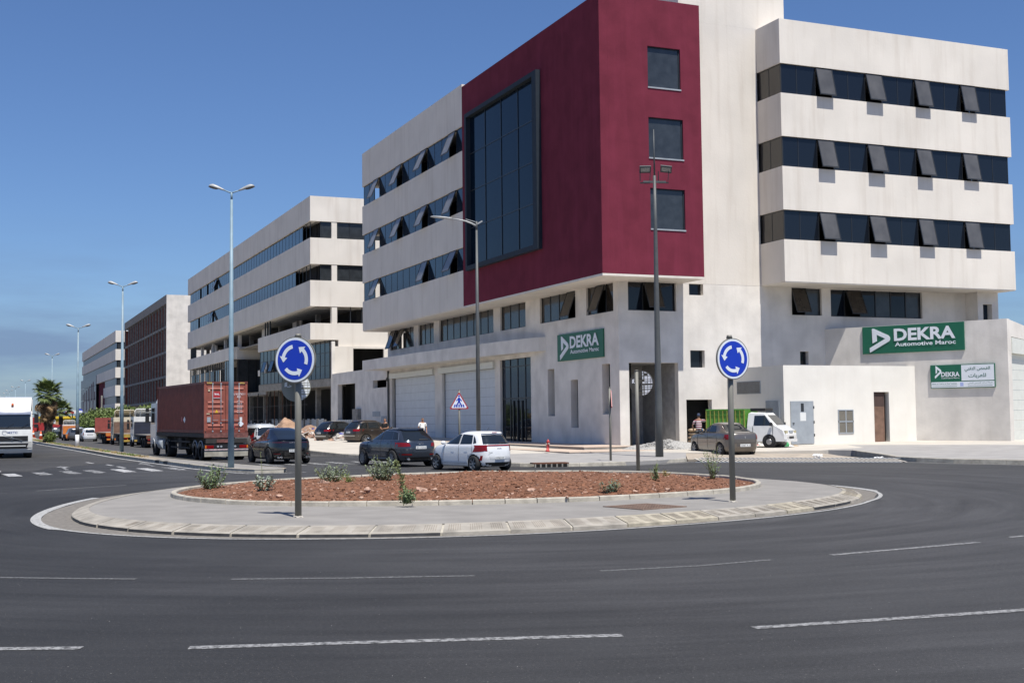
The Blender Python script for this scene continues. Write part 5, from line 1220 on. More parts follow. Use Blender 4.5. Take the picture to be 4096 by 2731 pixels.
# ================================================================= cars
def interp(tab, z, c):
    if z <= tab[0][0]: return tab[0][c]
    for a, b in zip(tab, tab[1:]):
        if z <= b[0]:
            t = (z-a[0])/(b[0]-a[0]); return a[c]+(b[c]-a[c])*t
    return tab[-1][c]
_paint = {}
def paint(name, col, metal=.3, rough=.28):
    return mat('paint_'+name, col, rough, metal, var=.05, scale=3, coat=.9, spec=.5, obj=True)
class Car:
    """body defined by horizontal slices (z, xrear, xfront, halfwidth); origin = rear axle on the ground, x forward"""
    def __init__(s, name, pos, heading, tab, wb, track, wr, pm, label, cat='car', n_=6.0, scale=1.0, z=0, group=None, tyre_w=.2):
        s.tab = tab; s.n0 = n_; s.wb = wb; s.zt = tab[-1][0]
        s.T = Thing(name, (pos[0], pos[1], z), label, cat, group, rz=PI/2-rad(heading)); s.T.o.scale = (scale,)*3
        s.pm = pm
        zs = []; 
        for a, b in zip(tab, tab[1:]):
            k = max(1, round((b[0]-a[0])/.055)); zs += [a[0]+(b[0]-a[0])*i/k for i in range(k)]
        zs.append(tab[-1][0]); nu = 72; mb = MB(); vs = []
        for z_ in zs:
            xr, xf, hw = (interp(tab, z_, c) for c in (1, 2, 3)); xc, a = (xr+xf)/2, (xf-xr)/2
            for k in range(nu):
                t = 2*PI*k/nu; c, sn = math.cos(t), math.sin(t); e = 2/s.nn(z_)
                vs.append((xc+a*math.copysign(abs(c)**e, c), hw*math.copysign(abs(sn)**e, sn), z_))
        nz_ = len(zs); fs = [(i*nu+k, i*nu+(k+1)%nu, (i+1)*nu+(k+1)%nu, (i+1)*nu+k) for i in range(nz_-1) for k in range(nu)]
        mb.add(vs, fs, True); mb.add([], []); 
        mb.f.append(list(reversed(range(nu)))); mb.m.append(0); mb.sm.append(False)
        mb.f.append([(nz_-1)*nu+k for k in range(nu)]); mb.m.append(0); mb.sm.append(True)
        me = mb.mesh('body', [pm, BLACK]); body = link('body', me, s.T.o)
        cut = MB()
        for x in (0, wb): cut.cyl((x, -1.6, wr*1.0), (x, 1.6, wr*1.0), wr*1.17, None, 28)
        cm_ = cut.mesh('cut', [pm, BLACK]); cm_.polygons.foreach_set('material_index', [1]*len(cm_.polygons)); co = bpy.data.objects.new('cut', cm_); COL.objects.link(co)
        body.parent = None; bpy.context.view_layer.update()
        md = body.modifiers.new('b', 'BOOLEAN'); md.operation = 'DIFFERENCE'; md.object = co; md.solver = 'EXACT'
        dg = bpy.context.evaluated_depsgraph_get(); dg.update(); nm = bpy.data.meshes.new_from_object(body.evaluated_get(dg)); body.modifiers.clear()
        if len(nm.polygons) > 50: body.data = nm
        body.data.name = 'body'; bpy.data.objects.remove(co); body.parent = s.T.o; s.body = body
        s.T.part('underbody', MB().box(-.45, wb+.5, -.55, .55, wr*.55, wr*1.2), BLACK)
        s.track, s.wr = track, wr
    def nn(s, z):
        q = z/s.zt; return s.n0 if q < .60 else s.n0+(3.5-s.n0)*min(1, (q-.60)/.30)
    def side(s, x, z):
        xr, xf, hw = (interp(s.tab, z, c) for c in (1, 2, 3)); xc, a = (xr+xf)/2, (xf-xr)/2; q = min(.999, abs(x-xc)/a); return hw*(1-q**s.nn(z))**(1/s.nn(z))
    def rear(s, y, z):
        xr, xf, hw = (interp(s.tab, z, c) for c in (1, 2, 3)); xc, a = (xr+xf)/2, (xf-xr)/2; q = min(.999, abs(y)/hw); return xc-a*(1-q**s.nn(z))**(1/s.nn(z))
    def front(s, y, z):
        xr, xf, hw = (interp(s.tab, z, c) for c in (1, 2, 3)); xc, a = (xr+xf)/2, (xf-xr)/2; q = min(.999, abs(y)/hw); return xc+a*(1-q**s.nn(z))**(1/s.nn(z))
    def patch(s, name, quad, m, where, off=.006, nu=10, nv=6, sides=(1, -1), parent=None, label=None):
        """quad: (bl, br, tr, tl) in (x,z) for sides, (y,z) for front/rear, bilinear"""
        out_ = []
        for sg in (sides if where == 'side' else (1,)):
            mb = MB(); vs = []
            for j in range(nv+1):
                for i in range(nu+1):
                    u, v = i/nu, j/nv
                    a = (quad[0][0]*(1-u)+quad[1][0]*u, quad[0][1]*(1-u)+quad[1][1]*u); b = (quad[3][0]*(1-u)+quad[2][0]*u, quad[3][1]*(1-u)+quad[2][1]*u)
                    p, z = a[0]*(1-v)+b[0]*v, a[1]*(1-v)+b[1]*v
                    if where == 'side': vs.append((p, sg*(s.side(p, z)+off), z+off*.3))
                    elif where == 'rear': vs.append((s.rear(p, z)-off, p, z+off*.6))
                    else: vs.append((s.front(p, z)+off, p, z+off*.6))
            fs = [(j*(nu+1)+i, j*(nu+1)+i+1, (j+1)*(nu+1)+i+1, (j+1)*(nu+1)+i) for j in range(nv) for i in range(nu)]
            mb.add(vs, fs, True); out_.append(s.T.part(name, mb, m, parent=parent, label=label))
        return out_
    def line(s, name, pts, m, where='side', w_=.010, off=.004, sides=(1, -1), n_=14):
        for sg in (sides if where == 'side' else (1,)):
            P = []
            for (a, b) in zip(pts, pts[1:]):
                for i in range(n_):
                    t = i/n_; p, z = a[0]+(b[0]-a[0])*t, a[1]+(b[1]-a[1])*t
                    P.append((p, sg*(s.side(p, z)+off), z) if where == 'side' else ((s.rear(p, z)-off), p, z))
            p, z = pts[-1]; P.append((p, sg*(s.side(p, z)+off), z) if where == 'side' else ((s.rear(p, z)-off), p, z))
            s.T.part(name, MB().tube(P, w_/2, 4, smooth=False), m)
    def wheels(s, rim=RIM, spokes=5, double=False, hub=.55):
        wr = s.wr; tw = .11
        ty = MB(); vs = []; n_ = 36; prof = [(-tw, .70), (-tw, .93), (-tw*.8, 1), (tw*.8, 1), (tw, .93), (tw, .70)]
        for k in range(n_):
            t = 2*PI*k/n_; vs += [(math.cos(t)*wr*q, y, math.sin(t)*wr*q) for y, q in prof]
        m_ = len(prof); ty.add(vs, [(k*m_+j, k*m_+j+1, ((k+1)%n_)*m_+j+1, ((k+1)%n_)*m_+j) for k in range(n_) for j in range(m_-1)], True)
        ty.cyl((0,-.03,0), (0,.03,0), wr*.7, None, 24)
        tm = ty.mesh('wheel', RUBBER)
        rm = MB(); rr = wr*.70; vs = []
        for k in range(n_):
            t = 2*PI*k/n_; vs += [(math.cos(t)*rr*q, y, math.sin(t)*rr*q) for y, q in ((.085,1.03),(.10,1.0),(.095,.93),(.05,.90))]
        rm.add(vs, [(k*4+j, k*4+j+1, ((k+1)%n_)*4+j+1, ((k+1)%n_)*4+j) for k in range(n_) for j in range(3)], True)
        for k in range(spokes):
            for dt in ((-.13, .13) if double else (0,)):
                t = 2*PI*k/spokes+.3; t2 = t+dt; p = Vector((math.cos(t)*rr*.12, .078, math.sin(t)*rr*.12)); q = Vector((math.cos(t2)*rr*.93, .088, math.sin(t2)*rr*.93)); rm.bar(p, q, .03 if double else .055, .02, upv=(0,1,0))
        rm.cyl((0,.05,0), (0,.10,0), rr*.22, rr*.18, 14); rim_m = rm.mesh('rim', rim)
        for x in (0, s.wb):
            for sg in (1, -1):
                o = link('wheel', tm, s.T.o, (x, sg*(s.track/2-.02), wr)); r_ = link('rim', rim_m, o)
                if sg < 0: r_.rotation_euler.z = PI
                o.rotation_euler.y = R.uniform(0, 3)
    def mirrors(s, x, z, m):
        for sg in (1, -1):
            y = s.side(x, z); mo = s.T.part('mirror', MB().blob((x, sg*(y+.13), z+.06), (.06,.11,.075), 1, 2, .05, smooth=True).bar((x, sg*(y-.02), z-.02), (x, sg*(y+.1), z+.02), .05, .03), m)
    def plate(s, y0, z0, txt, wd=.50, ht=.11, x=None):
        x = s.rear(0, z0)-.012 if x is None else x
        p = s.T.part('number_plate', MB().box(x-.008, x, -wd/2+y0, wd/2+y0, z0-ht/2, z0+ht/2), PLATE)
        fit_text('plate_text', txt, (-wd*.42, wd*.42, -ht*.32, ht*.32), lambda u, v, d: (x-.010-d, y0-u, z0+v), BLACK, None, parent=p, depth=.001)
    def badge(s, txt, y, z, wd, ht, m=CHROME):
        x = s.rear(y, z)-.008
        if txt: fit_text('badge', txt, (-wd/2, wd/2, -ht/2, ht/2), lambda u, v, d: (x-.004-d, y-u, z+v), m, s.T, bold=.02, depth=.002)

SEAM = mat('panel_gap', (.02,.02,.02), .8)
def side_windows(c, rear_q, front_q, quarter=None, frame=True, m=CARG):
    for q in ([rear_q, front_q]+([quarter] if quarter else [])): c.patch('side_window', q, m, 'side', .006)

# ---------------- small white hatchback (nearest)
tab = [(.17,-.46,2.82,.70),(.24,-.56,2.92,.765),(.34,-.60,2.95,.785),(.50,-.635,2.96,.792),(.66,-.63,2.95,.795),(.78,-.62,2.92,.79),(.88,-.60,2.80,.785),(.94,-.585,2.62,.775),(.99,-.565,2.30,.750),(1.04,-.53,2.04,.720),(1.12,-.47,1.88,.690),(1.22,-.40,1.68,.655),(1.32,-.31,1.46,.615),(1.39,-.23,1.27,.575),(1.44,-.13,1.08,.52),(1.47,.0,.90,.43),(1.485,.2,.70,.30)]
PW = paint('white', (.74,.75,.76), 0, .3)
c = Car('hatchback', (18.02, 44.6), -14.8, tab, 2.40, 1.44, .29, PW, 'small white hatchback with red tail lamps, nearest car behind the traffic island', n_=4.3, scale=1.03)
side_windows(c, ((.12,1.01),(.86,1.0),(.84,1.37),(.20,1.34)), ((.94,1.0),(1.88,1.0),(1.27,1.36),(.92,1.37)), ((-.10,1.05),(.06,1.02),(.14,1.32),(.02,1.22)))
c.patch('rear_window', ((.60,1.0),(-.60,1.0),(-.50,1.34),(.50,1.34)), CARG, 'rear', .008, 14, 8); c.patch('spoiler', ((.50,1.37),(-.50,1.37),(-.44,1.43),(.44,1.43)), PW, 'rear', .05, 12, 3)
c.patch('high_brake_light', ((.12,1.375),(-.12,1.375),(-.11,1.395),(.11,1.395)), REDL, 'rear', .078, 4, 1)
for sg in (1, -1): c.patch('tail_lamp', ((sg*.77,.70),(sg*.62,.74),(sg*.56,.97),(sg*.74,.96)), REDL, 'rear', .014, 6, 6)
c.patch('tail_lamp_bar', ((.57,.93),(-.57,.93),(-.57,.975),(.57,.975)), REDL, 'rear', .012, 14, 2)
c.patch('tail_lamp', ((-.56,.74),(-.44,.76),(-.42,.97),(-.52,.96)), REDL, 'side', .008, 5, 5)
for sg in (1, -1): c.patch('reflector', ((sg*.70,.40),(sg*.655,.40),(sg*.645,.58),(sg*.69,.58)), REDL, 'rear', .012, 3, 3)
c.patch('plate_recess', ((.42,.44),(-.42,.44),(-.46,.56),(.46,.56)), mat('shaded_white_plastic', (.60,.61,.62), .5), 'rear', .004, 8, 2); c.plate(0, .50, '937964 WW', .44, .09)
c.patch('lower_bumper', ((.60,.19),(-.60,.19),(-.66,.33),(.66,.33)), BLACK, 'rear', .008, 12, 3)
c.badge('KIA', 0, .85, .19, .05); c.badge('Picanto', .40, .70, .18, .035, SEAM)
c.patch('wiper', ((-.02,1.02),(-.36,1.02),(-.36,1.05),(-.04,1.06)), BLACK, 'rear', .02, 5, 1)
for q in ([(.90,.36),(.90,1.38)], [(1.93,.34),(1.90,.62),(1.80,.98)], [(.06,.62),(.10,.98)]): c.line('door_seam', q, SEAM)
for x in (.28, 1.12): c.patch('door_handle', ((x,.86),(x+.19,.865),(x+.19,.90),(x,.895)), PW, 'side', .03, 4, 2)
c.line('sill_line', [(.38,.30),(1.98,.30)], SEAM)
c.mirrors(1.80, .99, PW); c.wheels(RIM, 6); c.T.part('aerial', MB().tube([(.18,0,1.48),(.02,0,1.62)], .006, 5), BLACK)
c.patch('headlamp', ((2.72,.72),(2.90,.70),(2.80,.84),(2.62,.86)), CLEARL, 'side', .006, 4, 3)
# ---------------- grey-blue SUV
tab = [(.22,-.62,3.55,.78),(.30,-.78,3.66,.88),(.42,-.86,3.70,.92),(.60,-.90,3.70,.935),(.80,-.90,3.68,.94),(.95,-.88,3.60,.93),(1.02,-.86,3.30,.915),(1.08,-.83,2.55,.89),(1.16,-.77,2.30,.86),(1.30,-.62,2.00,.79),(1.42,-.46,1.70,.73),(1.53,-.32,1.40,.67),(1.60,-.22,1.10,.60),(1.635,.0,.80,.50),(1.655,.3,.55,.34)]
PG = paint('slate_blue', (.050,.062,.082), .55, .25)
c = Car('suv', (16.87, 50.7), -9.6, tab, 2.81, 1.72, .355, PG, 'dark slate blue SUV directly ahead of the small white hatchback', n_=4.8)
side_windows(c, ((.14,1.12),(1.02,1.12),(1.00,1.50),(.28,1.49)), ((1.10,1.12),(2.28,1.12),(1.55,1.47),(1.10,1.50)), ((-.36,1.16),(.06,1.13),(.18,1.48),(-.12,1.42)))
c.line('chrome_strip', [(-.42,1.12),(2.2,1.10)], CHROME, w_=.018); c.line('chrome_strip', [(-.40,1.14),(-.16,1.44),(.2,1.52),(1.2,1.53)], CHROME, w_=.016)
c.patch('rear_window', ((.70,1.10),(-.70,1.10),(-.56,1.50),(.56,1.50)), CARG, 'rear', .008, 14, 8); c.patch('spoiler', ((.66,1.53),(-.66,1.53),(-.58,1.59),(.58,1.59)), PG, 'rear', .07, 12, 2)
for sg in (1, -1): c.patch('tail_lamp', ((sg*.90,.84),(sg*.48,.86),(sg*.52,1.0),(sg*.88,1.03)), REDL, 'rear', .012, 8, 4)
c.patch('tail_lamp', ((-.80,.86),(-.62,.88),(-.58,1.0),(-.78,1.02)), REDL, 'side', .008, 4, 4)
for sg in (1, -1): c.patch('reflector', ((sg*.84,.50),(sg*.42,.49),(sg*.42,.545),(sg*.83,.56)), REDL, 'rear', .012, 6, 1)
c.patch('lower_bumper', ((.70,.24),(-.70,.24),(-.80,.40),(.80,.40)), BLACK, 'rear', .008, 12, 3)
for sg in (1, -1): c.T.part('exhaust', MB().cyl((-.86,sg*.55,.33), (-.70,sg*.55,.33), .05, .05, 12), CHROME)
c.plate(0, .82, '21113-6', .50, .12); c.badge('Q5', .62, .74, .10, .045)
for k in range(4): 
    y = -.10+.065*k; x = c.rear(y, 1.0)-.012; c.T.part('badge', MB().tube([(x, y+.042*math.cos(t*PI/8), .99+.042*math.sin(t*PI/8)) for t in range(17)], .006, 4, cap=False), CHROME)
c.patch('wiper', ((.04,1.13),(-.38,1.12),(-.38,1.15),(.04,1.16)), BLACK, 'rear', .02, 5, 1)
for q in ([(1.06,.42),(1.06,1.52)], [(2.36,.42),(2.34,.8),(2.26,1.08)], [(.05,.70),(.10,1.1)]): c.line('door_seam', q, SEAM)
for x in (.36, 1.38): c.patch('door_handle', ((x,.97),(x+.2,.975),(x+.2,1.01),(x,1.005)), PG, 'side', .03, 4, 2)
c.line('roof_rail', [(-.15,1.60),(1.5,1.58)], mat('dull_rail', (.10,.10,.11), .4), w_=.03, off=.04); c.line('sill_line', [(.45,.36),(2.35,.36)], CHROME, w_=.02)
c.mirrors(2.20, 1.10, PG); c.wheels(RIM, 10)
# ---------------- black coupe SUV
tab = [(.20,-.66,3.65,.80),(.30,-.84,3.78,.92),(.42,-.92,3.82,.955),(.60,-.96,3.83,.975),(.78,-.95,3.82,.98),(.92,-.93,3.74,.965),(1.02,-.92,3.40,.945),(1.09,-.90,2.75,.91),(1.13,-.82,2.50,.875),(1.22,-.55,2.28,.83),(1.32,-.22,2.05,.78),(1.42,.06,1.82,.73),(1.52,.36,1.58,.67),(1.60,.62,1.38,.60),(1.645,.80,1.25,.50),(1.665,.95,1.12,.33)]
PB = paint('black', (.0065,.0068,.0075), .1, .18)
c = Car('coupe_suv', (13.17, 57.7), -4.8, tab, 2.90, 1.77, .375, PB, 'glossy black coupe SUV behind the container truck', n_=4.6)
side_windows(c, ((.28,1.15),(1.22,1.13),(1.22,1.50),(.70,1.46)), ((1.30,1.13),(2.42,1.13),(1.72,1.50),(1.30,1.54)), ((-.10,1.18),(.2,1.16),(.56,1.42),(.3,1.36)))
c.patch('rear_window', ((.66,1.16),(-.66,1.16),(-.56,1.52),(.56,1.52)), CARG, 'rear', .008, 14, 8)
c.patch('spoiler', ((.74,1.095),(-.74,1.095),(-.72,1.135),(.72,1.135)), PB, 'rear', .05, 14, 2)
c.patch('tail_lamp_bar', ((.86,.975),(-.86,.975),(-.86,1.0),(.86,1.0)), DARKRED, 'rear', .012, 20, 1)
for sg in (1, -1):
    c.patch('tail_lamp', ((sg*.93,.96),(sg*.55,.97),(sg*.55,1.01),(sg*.91,1.02)), DARKRED, 'rear', .014, 8, 2); c.patch('reflector', ((sg*.86,.46),(sg*.62,.455),(sg*.62,.48),(sg*.86,.49)), REDL, 'rear', .012, 5, 1)
    for d in (0, .13): c.T.part('exhaust', MB().cyl((-.95,sg*(.60+d),.31), (-.78,sg*(.60+d),.31), .048, .048, 12), CHROME)
c.patch('lower_bumper', ((.62,.24),(-.62,.24),(-.52,.36),(.52,.36)), BLACK, 'rear', .008, 12, 3); c.plate(0, .62, '34357', .50, .12); c.badge('PORSCHE', 0, .99, .46, .035)
for q in ([(1.26,.42),(1.26,1.54)], [(2.48,.42),(2.46,.8),(2.40,1.1)], [(.12,.75),(.2,1.12)]): c.line('door_seam', q, SEAM)
c.mirrors(2.30, 1.11, PB); c.wheels(RIMD, 10, True); c.line('chrome_strip', [(.0,1.145),(2.35,1.115)], ALU, w_=.015)
# ---------------- brown SUV parked
tab = [(.28,-.62,3.50,.80),(.38,-.80,3.64,.92),(.55,-.88,3.68,.945),(.80,-.90,3.68,.955),(1.0,-.88,3.62,.95),(1.10,-.86,3.45,.93),(1.16,-.82,2.50,.905),(1.25,-.76,2.25,.87),(1.40,-.64,1.95,.80),(1.55,-.50,1.66,.74),(1.66,-.36,1.42,.69),(1.73,-.2,1.2,.62),(1.765,0,.9,.5),(1.78,.3,.6,.3)]
PBr = paint('bronze_brown', (.050,.038,.030), .5, .3)
c = Car('suv', (24.5, 85.2), 72, tab, 2.92, 1.72, .38, PBr, 'dark brown SUV parked in front of the left white shutter', n_=5.5, z=.15)
side_windows(c, ((.20,1.18),(1.12,1.18),(1.10,1.60),(.26,1.60)), ((1.20,1.18),(2.20,1.18),(1.55,1.58),(1.20,1.60)), ((-.52,1.20),(.10,1.19),(.16,1.60),(-.36,1.56)))
c.line('chrome_strip', [(-.60,1.19),(-.42,1.60),(1.3,1.64),(1.7,1.56)], CHROME, w_=.018)
c.patch('rear_window', ((.70,1.20),(-.70,1.20),(-.58,1.62),(.58,1.62)), CARG, 'rear', .008, 12, 6); c.patch('spoiler', ((.64,1.66),(-.64,1.66),(-.58,1.71),(.58,1.71)), PBr, 'rear', .08, 10, 2)
for sg in (1, -1): c.patch('tail_lamp', ((sg*.92,.97),(sg*.52,.99),(sg*.54,1.12),(sg*.90,1.14)), REDL, 'rear', .012, 6, 3)
c.patch('tail_lamp', ((-.82,.98),(-.50,1.02),(-.48,1.12),(-.80,1.13)), REDL, 'side', .008, 4, 3); c.plate(0, .93, '4857 A 6', .48, .12); c.badge('Jeep', 0, 1.06, .16, .05)
c.patch('chrome_strip', ((.84,.66),(-.84,.66),(-.84,.69),(.84,.69)), CHROME, 'rear', .012, 10, 1); c.patch('lower_bumper', ((.80,.36),(-.80,.36),(-.86,.60),(.86,.60)), mat('brown_bumper', (.06,.04,.028), .6), 'rear', .006, 10, 3)
for q in ([(1.16,.5),(1.16,1.62)], [(2.35,.5),(2.28,1.15)], [(.12,.8),(.14,1.16)]): c.line('door_seam', q, SEAM)
for x in (.36, 1.4): c.patch('door_handle', ((x,1.03),(x+.2,1.03),(x+.2,1.06),(x,1.06)), CHROME, 'side', .03, 3, 1)
c.mirrors(2.15, 1.16, PBr); c.wheels(RIM, 8)
# ---------------- black SUV parked further
c = Car('suv', (23.9, 91.2), 70, [(a[0]*.965, a[1], a[2], a[3]) for a in tab], 2.9, 1.7, .37, PB, 'black SUV with a raked rear parked beyond the brown one', n_=5, z=.15)
side_windows(c, ((.20,1.15),(1.12,1.15),(1.10,1.54),(.26,1.54)), ((1.20,1.15),(2.20,1.15),(1.55,1.52),(1.20,1.54)), ((-.50,1.17),(.10,1.16),(.16,1.54),(-.30,1.50)))
c.patch('rear_window', ((.68,1.14),(-.68,1.14),(-.56,1.54),(.56,1.54)), CARG, 'rear', .008, 12, 6)
for sg in (1, -1): c.patch('tail_lamp', ((sg*.92,.93),(sg*.58,.94),(sg*.58,1.06),(sg*.90,1.08)), REDL, 'rear', .012, 6, 3)
c.plate(0, .83, '63841 A 6', .50, .12); c.patch('chrome_strip', ((.86,.56),(-.86,.56),(-.86,.61),(.86,.61)), CHROME, 'rear', .012, 10, 1); c.patch('lower_bumper', ((.80,.30),(-.80,.30),(-.86,.52),(.86,.52)), mat('dusty_bumper', (.09,.065,.045), .8), 'rear', .006, 10, 3)
x = c.rear(0, 1.02); c.T.part('badge', MB().tube([(x-.012,.05*math.cos(t*PI/8),1.02+.05*math.sin(t*PI/8)) for t in range(17)], .008, 4, cap=False), CHROME); c.wheels(RIM, 8); c.mirrors(2.1, 1.12, PB)
# ---------------- grey-brown saloon
tab = [(.18,-.70,3.22,.72),(.26,-.80,3.32,.80),(.40,-.88,3.38,.83),(.60,-.90,3.40,.845),(.80,-.90,3.38,.85),(.92,-.88,3.28,.84),(.98,-.86,3.00,.83),(1.03,-.84,2.60,.81),(1.065,-.68,2.35,.785),(1.11,-.42,2.16,.75),(1.20,-.14,1.98,.71),(1.31,.06,1.74,.665),(1.41,.24,1.48,.62),(1.48,.42,1.22,.56),(1.51,.62,1.0,.45),(1.525,.75,.85,.28)]
PS = paint('grey_brown', (.15,.135,.12), .5, .32)
c = Car('saloon', (33.5, 51.2), 5.5, tab, 2.63, 1.50, .31, PS, 'grey brown saloon parked in the driveway beside the round blue sign', n_=5.2, z=.05, scale=1.06)
side_windows(c, ((.42,1.06),(1.14,1.05),(1.12,1.39),(.62,1.37)), ((1.22,1.05),(2.12,1.05),(1.56,1.37),(1.22,1.40)))
c.patch('rear_window', ((.58,1.12),(-.58,1.12),(-.50,1.42),(.50,1.42)), CARG, 'rear', .008, 12, 8)
for sg in (1, -1): c.patch('tail_lamp', ((sg*.82,.74),(sg*.60,.76),(sg*.58,.97),(sg*.78,.98)), REDL, 'rear', .012, 6, 5)
c.patch('tail_lamp', ((-.82,.76),(-.58,.80),(-.50,.96),(-.80,.97)), REDL, 'side', .008, 4, 4); c.plate(0, .50, '33067 A 6', .50, .12)
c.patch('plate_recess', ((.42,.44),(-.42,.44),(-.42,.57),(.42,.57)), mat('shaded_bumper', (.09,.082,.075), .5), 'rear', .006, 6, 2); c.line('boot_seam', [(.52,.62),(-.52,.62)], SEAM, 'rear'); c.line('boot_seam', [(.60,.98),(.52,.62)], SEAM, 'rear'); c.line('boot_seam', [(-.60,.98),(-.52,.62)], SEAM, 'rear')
x = c.rear(0, .86)-.012; c.T.part('badge', MB().add([(x,0,.93),(x,.03,.86),(x,0,.79),(x,-.03,.86)], [(0,1,2,3)]), CHROME)
for q in ([(1.18,.32),(1.18,1.42)], [(2.25,.34),(2.16,1.02)], [(.20,.66),(.34,1.03)]): c.line('door_seam', q, SEAM)
for x in (.48, 1.38): c.patch('door_handle', ((x,.90),(x+.18,.905),(x+.18,.94),(x,.935)), PS, 'side', .03, 3, 1)
c.mirrors(2.05, 1.02, BLACK); c.wheels(RIM, 7, hub=.7)
# ---------------- white minivan between truck and coupe
tab = [(.20,-.60,3.20,.74),(.35,-.74,3.32,.86),(.60,-.78,3.34,.88),(.85,-.78,3.30,.88),(1.0,-.77,3.15,.87),(1.10,-.76,2.75,.85),(1.20,-.75,2.45,.83),(1.40,-.72,2.10,.79),(1.60,-.66,1.75,.74),(1.74,-.56,1.42,.66),(1.80,-.3,1.1,.52),(1.82,.1,.7,.3)]
PSi = paint('silver_white', (.52,.54,.55), .2, .3)
c = Car('minivan', (14.6, 70.4), -9, tab, 2.70, 1.60, .32, PSi, 'silver white minivan with roof rails, half hidden behind the black coupe SUV', n_=5.5)
side_windows(c, ((.30,1.12),(1.15,1.12),(1.15,1.58),(.32,1.60)), ((1.28,1.10),(2.40,1.10),(1.72,1.54),(1.26,1.60)), ((-.60,1.20),(.18,1.16),(.20,1.58),(-.52,1.58)))
c.patch('rear_window', ((.64,1.15),(-.64,1.15),(-.58,1.6),(.58,1.6)), CARG, 'rear', .008, 8, 6); c.line('roof_rail', [(-.3,1.78),(1.2,1.76)], ALU, w_=.035, off=.05); c.wheels(RIM, 6); c.mirrors(2.3, 1.12, BLACK)
for sg in (1, -1): c.patch('tail_lamp', ((sg*.86,.8),(sg*.72,.8),(sg*.70,1.3),(sg*.80,1.3)), REDL, 'rear', .012, 3, 5)
# ---------------- white estate parked far along the kerb, and darker cars before it
tab = [(.22,-.60,3.20,.76),(.38,-.78,3.32,.88),(.65,-.82,3.34,.90),(.90,-.80,3.25,.90),(1.02,-.79,2.6,.88),(1.2,-.76,2.2,.84),(1.45,-.70,1.8,.78),(1.6,-.6,1.4,.7),(1.68,-.3,1.0,.5),(1.70,.1,.6,.3)]
c = Car('estate_car', (9.98, 131.8), -1, tab, 2.75, 1.66, .36, PW, 'white estate car with red tail lamps parked near the hedge', n_=5, scale=.80)
c.patch('rear_window', ((.70,1.12),(-.70,1.12),(-.60,1.5),(.60,1.5)), CARG, 'rear', .01, 8, 4); side_windows(c, ((.2,1.1),(1.1,1.1),(1.1,1.5),(.2,1.5)), ((1.2,1.1),(2.2,1.1),(1.6,1.48),(1.2,1.5)))
for sg in (1, -1): c.patch('tail_lamp', ((sg*.88,.8),(sg*.72,.8),(sg*.74,1.15),(sg*.86,1.15)), REDL, 'rear', .012, 3, 4)
c.patch('trim', ((.6,.84),(-.6,.84),(-.6,.90),(.6,.90)), BLACK, 'rear', .01, 4, 1); c.wheels(RIM, 5)
c = Car('car', (9.0, 138.4), -3, tab, 2.75, 1.66, .36, paint('mid_grey', (.12,.12,.125), .4), 'grey car half hidden behind the white estate car', n_=5, scale=.80); c.patch('rear_window', ((.70,1.12),(-.70,1.12),(-.60,1.5),(.60,1.5)), CARG, 'rear', .01, 8, 4); c.wheels(RIM, 5); side_windows(c, ((.2,1.1),(1.1,1.1),(1.1,1.5),(.2,1.5)), ((1.2,1.1),(2.2,1.1),(1.6,1.48),(1.2,1.5)))
for sg in (1, -1): c.patch('tail_lamp', ((sg*.88,.8),(sg*.72,.8),(sg*.74,1.1),(sg*.86,1.1)), REDL, 'rear', .012, 3, 4)
c = Car('car', (9.8, 145.5), -3, tab, 2.75, 1.66, .36, paint('silver', (.35,.36,.38), .4), 'silver and black car farther along, right of the third street lamp', n_=5, scale=.82); c.patch('rear_window', ((.70,1.12),(-.70,1.12),(-.60,1.5),(.60,1.5)), CARG, 'rear', .01, 8, 4); c.wheels(RIM, 5)
c = Car('car', (8.0, 156), 0, tab, 2.6, 1.6, .33, paint('dark_green_black', (.012,.016,.016), .3), 'small dark car with a white plate parked left of the orange truck', n_=5, scale=.8); c.patch('rear_window', ((.66,1.08),(-.66,1.08),(-.56,1.46),(.56,1.46)), mat('grey_rear_glass', (.12,.14,.15), .15), 'rear', .01, 8, 4); c.plate(0, .55, '7 A 6', .5, .14); c.wheels(RIM, 5)
# ================================================================= trucks
def tyre_mesh(r, w_, dual=False):
    mb = MB(); n_ = 28
    prof = [(-w_/2,.62),(-w_/2,.94),(-w_*.42,1),(w_*.42,1),(w_/2,.94),(w_/2,.62)]; vs = []
    for k in range(n_):
        t = 2*PI*k/n_; vs += [(math.cos(t)*r*q, y, math.sin(t)*r*q) for y, q in prof]
    mb.add(vs, [(k*6+j, k*6+j+1, ((k+1)%n_)*6+j+1, ((k+1)%n_)*6+j) for k in range(n_) for j in range(5)], True)
    mb.cyl((0,-w_*.3,0), (0,w_*.3,0), r*.63, None, 20); mb.mi = 1; mb.cyl((0,-w_*.38,0), (0,w_*.38,0), r*.28, None, 12); return mb.mesh('wheel', [RUBBER, DKMET])
TW = tyre_mesh(.48, .30); TWd = tyre_mesh(.48, .55)
TRW = mat('truck_white', (.66,.66,.64), .35, var=.08, coat=.5, obj=True, streak=.1); CREAM = mat('truck_cream', (.56,.50,.38), .5, var=.15, scale=2); NAVY = mat('navy_board', (.012,.016,.035), .7, var=.4, scale=3)
